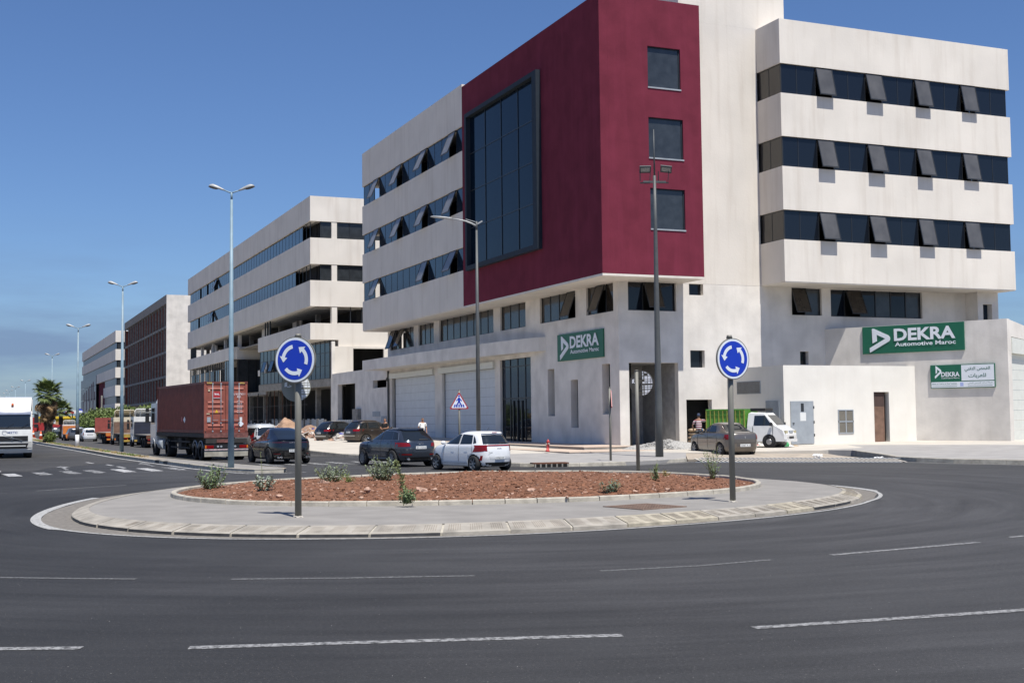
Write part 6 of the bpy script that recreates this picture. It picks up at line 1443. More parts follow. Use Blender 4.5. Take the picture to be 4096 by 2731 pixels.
def cab(T, x0, L, W, z0, z1, m, visor=None, mirror=True):
    """cab from x0 forward"""
    mb = MB(); prof = [(x0, z0), (x0+L*.97, z0), (x0+L, z0+.9), (x0+L*.93, z1-.15), (x0+L*.85, z1), (x0, z1)]
    mb.prism(prof, lambda u, v, d: (u, d, v), -W/2, W/2); cb = T.part('cab', mb, m)
    for sg in (1, -1):
        y = sg*(W/2+.006); T.part('side_window', MB().add([(x0+L*.38,y,z0+1.25),(x0+L*.90,y,z0+1.25),(x0+L*.86,y,z1-.30),(x0+L*.38,y,z1-.30)], [(0,1,2,3)]), CARG, parent=cb)
        T.part('wheel_arch', MB().tube([(x0+L*.55+.58*math.cos(t*PI/8), sg*(W/2-.02), .48+.58*math.sin(t*PI/8)) for t in range(9)], .05, 6), m, parent=cb)
        if mirror: T.part('mirror', MB().box(x0+L*.95,x0+L*1.05,sg*(W/2+.10),sg*(W/2+.32),z1-1.25,z1-.62).box(x0+L*.95,x0+L*1.05,sg*(W/2+.12),sg*(W/2+.30),z1-.55,z1-.30).bar((x0+L*.9,sg*W/2,z1-.4),(x0+L,sg*(W/2+.2),z1-.5),.04).bar((x0+L*.9,sg*W/2,z1-1.2),(x0+L,sg*(W/2+.2),z1-1.15),.04), BLACK)
    return cb
def axle(T, x, W, mesh, r=.48, w_=.3, s=1):
    for sg in (1, -1):
        o = link('wheel', mesh, T.o, (x, sg*(W/2-w_/2), r*s)); o.scale = (s,)*3
# ---- articulated truck carrying the container
S = .92; hd = -4.6
T = Thing('container_truck', (11.42, 66.0, 0), 'white articulated truck carrying the rust red shipping container', 'truck', rz=PI/2-rad(hd)); T.o.scale = (S,)*3
fl = MB().box(-1.55, 10.9, -1.22, 1.22, 1.28, 1.50); T.part('deck_frame', fl, DKMET)
T.part('deck_edge', MB().box(-1.62,-1.56,-1.24,1.24,1.25,1.52), mat('faded_red_steel', (.16,.06,.05), .7, var=.5, scale=6))
T.part('chassis_rail', MB().box(-1.4,11.5,-.55,-.35,.85,1.27).box(-1.4,11.5,.35,.55,.85,1.27), DKMET)
for x in (-.65, .68): axle(T, x, 2.42, TWd, w_=.55)
axle(T, 7.9, 2.42, TWd, w_=.55); axle(T, 11.6, 2.42, TW)
for x in (-.65, .68, 7.9):
    for sg in (1,-1): T.part('mudguard', MB().tube([(x+.60*math.cos(t*PI/10), sg*1.18, .5+.58*math.sin(t*PI/10)) for t in range(1, 10)], .035, 5), GALV if x < 7 else DKMET)
cb = cab(T, 10.75, 2.1, 2.4, .75, 3.35, TRW); T.part('fairing', MB().add([(10.8,-1.1,3.36),(12.2,-1.0,3.36),(11.4,-.95,3.95),(10.85,-1.0,4.0),(10.8,1.1,3.36),(12.2,1.0,3.36),(11.4,.95,3.95),(10.85,1.0,4.0)], [(0,1,2,3),(7,6,5,4),(1,5,6,2),(2,6,7,3),(0,3,7,4)]), TRW)
T.part('fuel_tank', MB().cyl((9.0,1.0,.75),(10.2,1.0,.75),.33,.33,16).cyl((9.0,-1.0,.75),(10.2,-1.0,.75),.33,.33,16), GALV)
T.part('side_guard', MB().box(1.9,6.8,1.16,1.19,.95,1.03).box(1.9,6.8,1.16,1.19,.60,.68).box(3.0,3.06,1.14,1.17,.5,1.27).box(5.6,5.66,1.14,1.17,.5,1.27).box(4.2,5.0,.9,1.15,.5,1.2), DKMET)
T.part('rear_valance', MB().box(-1.66,-1.55,-1.15,1.15,.95,1.2), DKMET); T.part('plate_board', MB().box(-1.69,-1.661,-.35,.55,.98,1.16), mat('faded_red_steel', (.16,.06,.05), .7))
T.part('lamp_board', MB().box(-1.68,-1.58,-1.22,1.22,.62,.90), BLACK); T.part('spray_flap', MB().box(-1.66,-1.62,-1.22,1.22,.22,.56), mat('dirty_cream_flap', (.36,.34,.28), .8, var=.3, streak=.4, dirt='504638'))
T.part('striped_bar', MB().box(-1.70,-1.64,-1.22,1.22,.57,.63), mat('faded_stripe', (.52,.40,.40), .6, var=.5, scale=7))
for sg in (1,-1):
    T.part('tail_lamp', MB().box(-1.71,-1.681,sg*.72,sg*1.12,.68,.84), REDL); T.part('indicator_lamp', MB().box(-1.712,-1.681,sg*1.125,sg*1.2,.68,.84), AMBER)
    for q in (.30,.48): T.part('round_lamp', MB().cyl((-1.71,sg*q,.77),(-1.68,sg*q,.77),.06,.06,10), GALV)
# the container itself is a thing standing on the trailer
T = Thing('shipping_container', (11.42, 66.0, 0), 'rust red corrugated shipping container with locking bars on its doors, carried by the truck', 'container', rz=PI/2-rad(hd)); T.o.scale = (S,)*3
cx0, cx1, cw_, cz0, cz1 = -1.52, 10.67, 1.219, 1.52, 4.36
def corr(sg):
    mb = MB(); vs = []; per = .278; n_ = int((cx1-cx0-.24)/per); k = 0; xs = []
    for i in range(n_):
        x = cx0+.12+i*per; xs += [(x, 0), (x+.072, 0), (x+.14, 1), (x+.21, 1)]
    xs.append((cx1-.12, 0))
    for x, d in xs: vs += [(x, sg*(cw_-.045+.036*d), cz0+.16), (x, sg*(cw_-.045+.036*d), cz1-.12)]
    mb.add(vs, [(2*i, 2*i+2, 2*i+3, 2*i+1) for i in range(len(xs)-1)]); return mb
T.part('corrugated_side', corr(1), PINK); T.part('corrugated_side', corr(-1), PINK)
T.part('roof', MB().box(cx0+.02,cx1-.02,-cw_+.05,cw_-.05,cz1-.06,cz1-.02), PINK); T.part('front_wall', MB().box(cx1-.1,cx1-.04,-cw_+.06,cw_-.06,cz0+.1,cz1-.06), PINK)
for sg in (1,-1):
    T.part('bottom_rail', MB().box(cx0+.1,cx1-.1,sg*(cw_-.06),sg*(cw_-.005),cz0,cz0+.16), PINK); T.part('top_rail', MB().box(cx0+.1,cx1-.1,sg*(cw_-.06),sg*(cw_-.005),cz1-.12,cz1), PINK)
    for x in (cx0, cx1-.1): T.part('corner_post', MB().box(x,x+.1,sg*(cw_-.12),sg*cw_,cz0+.12,cz1-.12), PINKL if x < 0 else PINK)
    for x in (cx0-.01, cx1-.17):
        for z in (cz0-.01, cz1-.11): cc = T.part('corner_casting', MB().box(x,x+.18,sg*(cw_-.16),sg*(cw_+.008),z,z+.12), PINK); T.part('casting_hole', MB().box(x-.004,x,sg*(cw_-.11),sg*(cw_-.05),z+.03,z+.09), BLACK, parent=cc)
T.part('door_header', MB().box(cx0,cx0+.08,-cw_+.12,cw_-.12,cz1-.13,cz1), PINK); T.part('door_sill', MB().box(cx0,cx0+.08,-cw_+.12,cw_-.12,cz0,cz0+.15), PINK)
mb = MB()
for i in range(4): 
    for sg in (1,-1): y = sg*(1.02-i*.07); mb.add([(cx0-.004,y,cz1-.11),(cx0-.004,y-.035,cz1-.11),(cx0-.004,y-.005,cz1-.03),(cx0-.004,y+.03,cz1-.03)], [(0,1,2,3)])
T.part('hazard_stripes', mb, mat('hazard_yellow', (.6,.5,.12), .5))
dx = cx0+.035
for sg in (1,-1):
    y0, y1 = sg*.012, sg*(cw_-.125); dr_ = T.part('door_leaf', MB().box(dx,dx+.04,y0,y1,cz0+.16,cz1-.14), PINKL)
    zz = [cz0+.34, cz0+.85, cz0+1.27, cz0+1.55, cz0+2.42]
    for i, z in enumerate([cz0+.38, cz0+1.12, cz0+1.40, cz0+1.66, cz0+2.42]):
        T.part('door_rib', MB().add([(dx,sg*.14,z-.06),(dx,sg*1.0,z-.06),(dx-.03,sg*1.0,z-.02),(dx-.03,sg*.14,z-.02),(dx-.03,sg*.14,z+.03),(dx-.03,sg*1.0,z+.03),(dx,sg*1.0,z+.09),(dx,sg*.14,z+.09)], [(0,1,2,3),(3,2,5,4),(4,5,6,7)]), PINKL, parent=dr_)
    for y in (.28, .74):
        T.part('locking_bar', MB().cyl((dx-.05,sg*y,cz0+.08),(dx-.05,sg*y,cz1-.07),.018,.018,8).box(dx-.08,dx,sg*y-.04,sg*y+.04,cz0+.06,cz0+.13).box(dx-.08,dx,sg*y-.04,sg*y+.04,cz1-.14,cz1-.07).box(dx-.07,dx,sg*y-.04,sg*y+.04,cz0+1.75,cz0+1.8).box(dx-.07,dx,sg*y-.04,sg*y+.04,cz0+.52,cz0+.57), GALV)
        T.part('lock_handle', MB().bar((dx-.07,sg*y,cz0+.72),(dx-.07,sg*(y-.30),cz0+.72),.03,.02), GALV)
    for z in (cz0+.25, cz0+.95, cz0+1.75, cz0+2.5): T.part('hinge', MB().box(dx-.02,dx+.02,sg*(cw_-.16),sg*(cw_-.03),z,z+.10), PINKL)
D = lambda x: (lambda u, v, d: (x-d, -u, v))
def decal(name, y0, y1, z0, z1, m, d=.034): return T.part(name, MB().add([(dx-d,y0,z0),(dx-d,y1,z0),(dx-d,y1,z1),(dx-d,y0,z1)], [(0,1,2,3)]), m)
decal('brand_plate', .32, .70, cz0+1.95, cz0+2.29, SIGNR); decal('brand_plate_foot', .32, .70, cz0+1.93, cz0+1.95, SIGNW)
fit_text('lettering', 'TAL', (-.66,-.36,cz0+2.10,cz0+2.20), D(dx-.036), SIGNW, T, bold=.03)
fit_text('lettering', 'TCLU 635763 1', (.18,1.08,cz0+2.10,cz0+2.21), D(dx-.036), SIGNW, T); fit_text('lettering', '45G1', (.62,.84,cz0+1.95,cz0+2.06), D(dx-.036), SIGNW, T)
for i in range(6): fit_text('lettering', ('30480 KGS', '67200 LBS', '3840 KGS', '8470 LBS', '26640 KGS', '58730 LBS')[i], (.62,.92,cz0+1.72-.12*i,cz0+1.77-.12*i), D(dx-.036), SIGNW, T)
for i, (a, b) in enumerate((('MAX',.20),('TARE',.20),('NET',.20))): fit_text('lettering', a, (.2,.34,cz0+1.72-.26*i,cz0+1.77-.26*i), D(dx-.036), SIGNW, T)
T.part('warning_triangle', MB().add([(dx-.035,.62,cz0+1.12),(dx-.035,.42,cz0+1.12),(dx-.035,.52,cz0+1.30)], [(0,1,2)]), mat('warning_yellow', (.62,.40,.02), .5))
decal('document_plate', .85, 1.05, cz0+.60, cz0+.88, GALV); decal('paper_note', -.92, -.78, cz0+.64, cz0+.86, PLATE)
T.part('round_sticker', MB().prism([(.06*math.cos(t*PI/8)-.94, .06*math.sin(t*PI/8)+cz0+2.36) for t in range(16)], D(dx-.034), 0, .002), mat('cream_sticker', (.5,.45,.3), .6)); decal('sticker', .90, 1.08, cz0+1.04, cz0+1.09, mat('cream_sticker', (.5,.45,.3), .6))
T.part('hazard_diamond', MB().add([(dx-.036,-.84,cz0+.32),(dx-.036,-.67,cz0+.49),(dx-.036,-.84,cz0+.66),(dx-.036,-1.01,cz0+.49)], [(0,1,2,3)]), SIGNW)
T.part('hazard_diamond', MB().add([(dx-.036,-.42,cz0+.20),(dx-.036,-.30,cz0+.32),(dx-.036,-.42,cz0+.44),(dx-.036,-.54,cz0+.32)], [(0,1,2,3)]), SIGNR)
T.part('side_sticker', MB().add([(3.1,cw_+.001,cz0+.55),(3.5,cw_+.001,cz0+.75),(3.1,cw_+.001,cz0+.95),(2.9,cw_+.001,cz0+.75)], [(0,1,2,3)]), SIGNW)
T.part('side_sticker', MB().add([(3.7,cw_+.001,cz0+.65),(4.0,cw_+.001,cz0+.65),(4.0,cw_+.001,cz0+.92),(3.7,cw_+.001,cz0+.92)], [(0,1,2,3)]), SIGNR)

# ---- flatbed trucks parked behind each other
def flatbed(x, y, hd, label, cabm, headm, bedm, L=7.2, W=2.35, S=.92, visor=CREAM, tailm=RUST, hasc=True, bed_z=1.2, head_h=1.25):
    T = Thing('flatbed_truck', (x, y, 0), label, 'flatbed truck', rz=PI/2-rad(hd)); T.o.scale = (S,)*3
    T.part('bed', MB().box(-1.2, L-1.2, -W/2, W/2, bed_z-.12, bed_z), bedm); T.part('bed_boards', MB().box(-1.15, L-1.3, -W/2+.06, W/2-.06, bed_z+.001, bed_z+.03), CONC)
    T.part('chassis_rail', MB().box(-1.0,L+1,-.5,-.3,.7,bed_z-.13).box(-1.0,L+1,.3,.5,.7,bed_z-.13), DKMET)
    T.part('headboard', MB().box(L-1.3,L-1.2,-W/2+.02,W/2-.02,bed_z,bed_z+head_h), headm)
    for xx in (-.1, 1.2): axle(T, xx, W, TWd, w_=.55)
    T.part('side_box', MB().box(2.6,3.8,W/2-.5,W/2-.05,.45,bed_z-.15), DKMET)
    T.part('tail_frame', MB().box(-1.26,-1.2,-W/2,W/2,bed_z-.35,bed_z+.0), tailm); T.part('bumper', MB().box(-1.25,-1.15,-W/2+.1,W/2-.1,.42,.60), tailm)
    for sg in (1,-1): T.part('tail_lamp', MB().box(-1.29,-1.26,sg*.7,sg*1.05,.72,.84), REDL)
    if hasc:
        axle(T, L+.6, W, TW); cb = cab(T, L-1.1, 1.9, W, .7, 2.95, cabm)
        if visor:
            z = 2.96; x0 = L-1.0
            # hollow roof deflector seen from behind
            T.part('deflector', MB().add([(x0,-W/2+.15,z),(x0,-W/2+.15,z+.72),(x0+1.3,-W/2+.35,z),(x0,W/2-.15,z),(x0,W/2-.15,z+.72),(x0+1.3,W/2-.35,z)], [(0,1,2),(3,5,4),(1,4,5,2)]), visor)
            T.part('deflector_rim', MB().tube([(x0,-W/2+.15,z),(x0,-W/2+.15,z+.6),(x0,-W/2+.3,z+.74),(x0,W/2-.3,z+.74),(x0,W/2-.15,z+.6),(x0,W/2-.15,z)], .05, 6), cabm)
            T.part('deflector_stay', MB().bar((x0,-.55,z),(x0,-.55,z+.7),.04).bar((x0,.55,z),(x0,.55,z+.7),.04), GALV)
    return T
T = flatbed(12.2, 97.4, -3.5, 'white flatbed truck with a navy headboard and loose planks on its bed', TRW, NAVY, DKMET, L=6.6, visor=TRW, S=.80)
mb = MB()
T2 = flatbed(11.55, 107.6, -3.0, 'cream flatbed truck with a brown headboard and a yellow tail frame', CREAM, BROWNW, DKMET, L=6.2, S=.80, visor=CREAM, tailm=mat('dull_yellow', (.40,.27,.05), .7, var=.3))
T3_ = flatbed(11.05, 116.6, -3.0, 'orange flatbed trailer with a red headboard and no cab, in front of the hedge', ORANGE, mat('red_board', (.24,.05,.04), .7, var=.2), ORANGE, L=8.5, S=.84, hasc=False, tailm=ORANGE, head_h=1.6)
T4 = flatbed(8.75, 139.0, -2.0, 'orange tipper truck with a white cab roof, seen beside the third street lamp', TRW, ORANGE, ORANGE, L=5.5, S=.58, W=2.3, tailm=ORANGE, head_h=1.5, visor=TRW)
T4.part('tail_panel', MB().box(-1.30,-1.262,-1.1,1.1,.55,1.0), ORANGE)
for i in range(7):
    a = R.uniform(-.25,.25); mb = MB().obox((0,0,0), (math.sin(a), math.cos(a), R.uniform(-.1,.15)), (math.cos(a), -math.sin(a), 0), (0,0,1), R.uniform(.5,.95), .09, .02)
    solo('plank', mb, WOOD, ('topmost','second','third','fourth','fifth','sixth','lowest')[i]+' loose timber plank heaped on the bed of the flatbed with the navy headboard', 'plank', (12.15+R.uniform(-.15,.25), 99.6+i*.12, 1.30-.045*i), 'planks on the truck bed')
solo('plank', MB().obox((0,0,.35), (.2,0,1), (0,1,0), (1,0,-.2), .42, .02, .10), WOOD, 'short timber plank leaning upright against the navy headboard', 'plank', (11.55, 101.0, 1.05))
# ---- white tractor unit coming towards the camera
fy0 = 76.6; fx0 = at(48, 1750, 76.6).x
T = Thing('white_truck', (fx0, fy0, 0), 'large white truck with a black grille driving towards the camera at the left edge', 'truck', rz=-PI/2-rad(2)); S4 = .87; T.o.scale = (S4,)*3
# local: x forward (towards camera), y left
W = 2.5; hw = W/2
sec = [(0.0,.38,1.0),(0.10,.55,1.0),(.12,1.0,1.0),(.10,1.45,.995),(.02,1.95,.985),(-.08,2.4,.97),(-.20,2.95,.955),(-.26,3.08,.95)]
mb = MB(); vs = []; ny = 12
for x, z, q in sec:
    for i in range(ny+1):
        y = (i/ny*2-1); vs.append((x-.10*abs(y)**4, y*hw*q, z))
mb.add(vs, [(j*(ny+1)+i, j*(ny+1)+i+1, (j+1)*(ny+1)+i+1, (j+1)*(ny+1)+i) for j in range(len(sec)-1) for i in range(ny)], True)
mb.box(-2.1, -.101, -hw*.99, hw*.99, .45, 2.0); mb.prism([(-2.1,2.0),(-.11,2.0),(-.37,3.08),(-2.1,3.08)], lambda u, v, d: (u, d, v), -hw*.96, hw*.96)
body = T.part('cab', mb, TRW)
def fx_(z):
    for a, b in zip(sec, sec[1:]):
        if z <= b[1]: return a[0]+(b[0]-a[0])*(z-a[1])/(b[1]-a[1])
    return sec[-1][0]
def fq(name, y0, y1, z0, z1, m, off=.012, n_=8, y0t=None, y1t=None, parent=None):
    mb = MB(); vs = []
    for j in range(5):
        v = j/4; z = z0+(z1-z0)*v; a = y0+((y0t if y0t is not None else y0)-y0)*v; b = y1+((y1t if y1t is not None else y1)-y1)*v
        for i in range(n_+1): y = a+(b-a)*i/n_; vs.append((fx_(z)-.10*abs(y/hw)**4+off, y, z))
    mb.add(vs, [(j*(n_+1)+i, j*(n_+1)+i+1, (j+1)*(n_+1)+i+1, (j+1)*(n_+1)+i) for j in range(4) for i in range(n_)], True); return T.part(name, mb, m, parent=parent)
fq('windscreen', -1.12, 1.12, 2.05, 2.86, CARG, .015, 10, -1.08, 1.08); fq('sun_visor', -1.14, 1.14, 2.86, 3.06, mat('bright_visor', (.5,.5,.52), .2, metal=.7), .10, 10)
fq('scuttle', -1.15, 1.15, 1.90, 2.04, BLACK, .012)
g = fq('upper_grille', -.98, .98, 1.12, 1.46, BLACK, .02); 
for i in range(6): fq('grille_slat', -.95, .95, 1.14+i*.055, 1.155+i*.055, DKMET, .03, parent=g)
T.part('diagonal_bar', MB().bar((.17,.62,1.18),(.15,-.45,1.42),.035,.02), CHROME); T.part('round_badge', MB().tube([(.18,.0+.09*math.cos(t*PI/8),1.30+.09*math.sin(t*PI/8)) for t in range(17)], .012, 5, cap=False), CHROME)
g = fq('lower_grille', -.98, .98, .62, .98, BLACK, .02, 8, -1.08, 1.08); fq('grille_lip', -.85, .85, .78, .84, TRW, .06, parent=g)
for i in range(5): fq('grille_slat', -.9, .9, .63+i*.07, .65+i*.07, DKMET, .03, parent=g)
fq('bumper', -1.22, 1.22, .36, .56, TRW, .10); fq('trim_gap', -1.2, 1.2, 1.045, 1.065, BLACK, .03)
for sg in (1,-1):
    fq('headlamp', sg*.92, sg*1.20, .70, 1.02, CLEARL, .025, 4, sg*1.02, sg*1.22); fq('fog_lamp', sg*.96, sg*1.18, .56, .64, CLEARL, .03, 4)
    T.part('mirror', MB().box(-.25,.0,sg*1.34,sg*1.62,2.28,2.88).box(-.22,.0,sg*1.34,sg*1.60,1.98,2.22).bar((-.2,sg*1.2,2.9),(-.1,sg*1.45,2.88),.04).bar((-.2,sg*1.2,2.1),(-.1,sg*1.45,2.2),.04), BLACK)
T.part('roof_fairing', MB().add([(-.36,-1.12,3.09),(-.36,1.12,3.09),(-.75,1.16,3.5),(-1.3,1.18,3.98),(-1.3,-1.18,3.98),(-.75,-1.16,3.5),(-2.1,1.2,3.09),(-2.1,-1.2,3.09),(-2.1,1.2,4.05),(-2.1,-1.2,4.05)], [(0,1,2,5),(5,2,3,4),(4,3,8,9),(1,6,8,3,2),(0,5,4,9,7),(7,9,8,6)]), TRW)
T.part('beacon', MB().cyl((-.62,0,3.42),(-.62,0,3.62),.09,.06,12), mat('orange_beacon', (.6,.12,.03), .2))
for sg in (.55,-.35): T.part('wiper', MB().bar((.03,sg,1.98),(-.03,sg+.45,2.25),.03,.02), BLACK)
fq('front_plate', -.30, .30, .42, .50, PLATE, .115, 4)
D4 = lambda u, v, d: (.135+d-.0, u, v)
fit_text('lettering', 'M2TC', (-.28,.34,1.62,1.76), lambda u, v, d: (fx_(v)+.02, u, v), mat('grey_blue_print', (.10,.13,.25), .5), T, bold=.02)
T.part('round_logo', MB().tube([(fx_(1.68)+.02,-.46+.14*math.cos(t*PI/8),1.68+.14*math.sin(t*PI/8)) for t in range(15)], .012, 4), mat('grey_blue_print', (.10,.13,.25), .5))
T.part('wheel_front', MB().cyl((-.75,-1.2,.5),(-.75,-.88,.5),.5,.5,24).cyl((-.75,.88,.5),(-.75,1.2,.5),.5,.5,24), RUBBER)
T.part('semi_trailer', MB().box(-13,-2.9,-1.25,1.25,1.1,3.9), TRW); T.part('trailer_chassis', MB().box(-12.5,-.5,-.5,.5,.6,1.1), DKMET)
for xx in (-4.2,-10,-11.3): axle(T, xx, 2.45, TWd, w_=.55)
# ---- small white pickup with a green slatted body, facing the camera
SW = paint('white_old', (.66,.66,.65), 0, .35)
_q = onz(3100, 1787, .33)
T = Thing('pickup_truck', (_q.x, _q.y, .33), 'small white pickup with a green metal load body parked before the low building', 'pickup truck', rz=PI/2-rad(148)); T.o.scale = (1.0,)*3
# local x forward, origin front axle
hw = .73
def hwf(z): return .74 if z < .95 else .74-.13*(z-.95)/.85
prof = [(.86,.30),(.92,.42),(.92,.66),(.84,.88),(.40,1.12),(-.18,1.68),(-.30,1.78),(-1.05,1.82),(-1.18,1.76),(-1.22,1.1),(-1.22,.30)]
mb = MB(); nn_ = len(prof); vs = []
for y_ in (-1, -.9, 0, .9, 1):
    for (x, z) in prof: vs.append((x-(.10 if abs(y_) == 1 and x > .3 else 0), y_*hwf(z), z-(.05 if abs(y_) == 1 and z > 1.6 else 0)))
fs = [(k*nn_+i, k*nn_+(i+1)%nn_, (k+1)*nn_+(i+1)%nn_, (k+1)*nn_+i) for k in range(4) for i in range(nn_)]+[tuple(range(nn_)), tuple(reversed(range(4*nn_, 5*nn_)))]
mb.add(vs, fs); cb = T.part('cab', mb, SW)
def line_z(x): # windscreen
    return 1.12+(.40-x)/.58*.56
T.part('windscreen', MB().add([(.40-.02,-.62,1.16),(.40-.02,.62,1.16),(-.14,.56,1.665),(-.14,-.56,1.665)], [(0,1,2,3)]).mesh and MB().add([(.385,-.62,1.15),(.385,.62,1.15),(-.145,.56,1.665),(-.145,-.56,1.665)], [(0,1,2,3)]), CARG)
for sg in (1,-1):
    y1_, y2_ = sg*(hwf(1.12)+.006), sg*(hwf(1.62)+.006-.0)
    T.part('side_window', MB().add([(.16,y1_,1.12),(-.86,y1_,1.12),(-.82,y2_,1.64),(-.24,y2_,1.64)], [(0,1,2,3)]), CARG)
    T.part('headlamp', MB().box(.80,.90,sg*.42,sg*.70,.70,.86), mat('amber_clear_lamp', (.42,.38,.22), .1, coat=1))
    T.part('indicator_lamp', MB().box(.90,.935,sg*.40,sg*.54,.46,.54), CLEARL)
    T.part('door_seam', MB().box(-.90,-.885,sg*.735,sg*.745,.4,1.1).box(.20,.215,sg*.72,sg*.745,.55,1.1), SEAM)
    T.part('mirror', MB().box(.12,.24,sg*.78,sg*.92,1.10,1.28).bar((.15,sg*.7,1.12),(.18,sg*.85,1.15),.03), BLACK)
T.part('radiator_grille', MB().box(.85,.925,-.22,.22,.74,.86), GALV); T.part('lower_grille', MB().box(.90,.932,-.30,.30,.44,.56), BLACK); T.part('bumper', MB().box(.86,.95,-.70,.70,.28,.42), SW)
T.part('number_plate', MB().box(.951,.958,-.22,.22,.32,.40), PLATE)
def wheel2(T, x, y, r, w_=.16):
    mm_ = tyre_mesh(r, w_); o = link('wheel', mm_, T.o, (x, y, r)); rr = MB()
    rr.cyl((0,(w_/2-.06)*(1 if y > 0 else -1),0),(0,(w_/2+.012)*(1 if y > 0 else -1),0), r*.60, r*.50, 20); ro = link('rim', rr.mesh('rim', STEEL), o); return o
for sg in (1,-1): wheel2(T, 0, sg*.70, .285); wheel2(T, -1.9, sg*.70, .285)
T.part('arch_gap', MB().cyl((0,-.745,.31),(0,.745,.31),.37,None,24), BLACK)
GR = mat('green_steel', (.09,.26,.035), .6, var=.2, scale=5)
bx0, bx1, bw = -3.5, -1.32, .80
T.part('chassis', MB().box(bx0+.2,-.5,-.35,.35,.35,.60), DKMET)
for sg in (1,-1):
    sd_ = T.part('load_side', MB().box(bx0,bx1,sg*bw,sg*(bw-.03),.68,1.98), GR)
    n_ = 9
    for i in range(n_+1):
        x = bx0+(bx1-bx0)*i/n_; T.part('side_rib', MB().box(x-.022,x+.022,sg*(bw+.0),sg*(bw+.05),.68,1.92), mat('yellow_green_rib', (.25,.26,.05), .6), parent=sd_)
    T.part('side_rail', MB().box(bx0-.01,bx1+.01,sg*(bw+.001),sg*(bw+.055),1.93,2.0).box(bx0-.01,bx1+.01,sg*(bw+.001),sg*(bw+.04),1.68,1.72), GR, parent=sd_)
T.part('load_floor', MB().box(bx0,bx1,-bw+.03,bw-.03,.66,.72), DKMET); T.part('load_front', MB().box(bx1-.03,bx1,-bw+.031,bw-.031,.72,1.98), GR); T.part('load_back', MB().box(bx0,bx0+.03,-bw+.031,bw-.031,.72,1.3), GR)
T.part('roof_rack', MB().box(-1.1,-.30,-.5,.5,1.86,1.89).box(-1.1,-.3,-.52,-.49,1.89,2.02).box(-1.1,-.3,.49,.52,1.89,2.02).box(-.32,-.29,-.5,.5,1.89,2.02), BLACK)
mb = MB()
for i in range(5): mb.blob((-1.15+i*.2, -.15+.3*math.sin(i*2), 2.02), (.22,.30,.10), i+50, 2, .4, smooth=True)
solo('tarpaulin', mb, mat('beige_tarpaulin', (.42,.36,.27), .9, var=.2), 'crumpled beige tarpaulin tied on the cab roof of the white pickup', 'tarpaulin', (_q.x,_q.y,.33), rz=PI/2-rad(148))
# ---- red tanker trailer far down the road
p = onz(146, 1752, 0); T = Thing('red_tanker', (p.x, 176, 0), 'red towed tank with splayed wings at the far end of the left carriageway', 'tanker')
T.part('tank', MB().tube([(-.7,0,1.5),(-.6,0,1.5),(.6,0,1.5),(.7,0,1.5)], [.4,.8,.8,.4], 16), mat('tanker_red', (.35,.03,.03), .5)); 
for sg in (1,-1): T.part('wing', MB().add([(sg*.4,-.3,2.0),(sg*3.4,-.3,1.55),(sg*2.9,-.3,.9),(sg*.4,-.3,.8),(sg*.4,.3,2.0),(sg*3.4,.3,1.55),(sg*2.9,.3,.9),(sg*.4,.3,.8)], [(0,1,2,3),(7,6,5,4),(0,4,5,1),(1,5,6,2),(2,6,7,3)]), mat('tanker_red', (.35,.03,.03), .5)); T.part('wheel', MB().cyl((sg*1.1,0,.5),(sg*1.6,0,.5),.5,None,16), RUBBER)
T.part('ladder', MB().box(-.4,.4,-.9,-.8,.8,2.6), mat('tanker_red', (.35,.03,.03), .5)); T.part('lamp', MB().box(-.6,-.3,-1.0,-.9,.8,.95), CLEARL)
# ================================================================= people
def skin_mesh(name, pts, edges, radii, m, sub=2, root=0):
    me = bpy.data.meshes.new(name); me.from_pydata([tuple(p) for p in pts], edges, []); ob = bpy.data.objects.new(name, me); COL.objects.link(ob)
    sk = ob.modifiers.new('s', 'SKIN'); sk.use_smooth_shade = True; 
    ss = ob.modifiers.new('u', 'SUBSURF'); ss.levels = sub; ss.render_levels = sub
    if not me.skin_vertices:
        bm = bmesh.new(); bm.from_mesh(me); bm.verts.layers.skin.verify(); bm.to_mesh(me); bm.free()
    for i, r in enumerate(radii):
        sv = me.skin_vertices[0].data[i]; sv.radius = r if isinstance(r, tuple) else (r, r); sv.use_root = (i == root)
    dg = bpy.context.evaluated_depsgraph_get(); dg.update(); nm = bpy.data.meshes.new_from_object(ob.evaluated_get(dg)); bpy.data.objects.remove(ob)
    nm.materials.clear(); nm.materials.append(m); nm.name = name
    for p in nm.polygons: p.use_smooth = True
    return nm
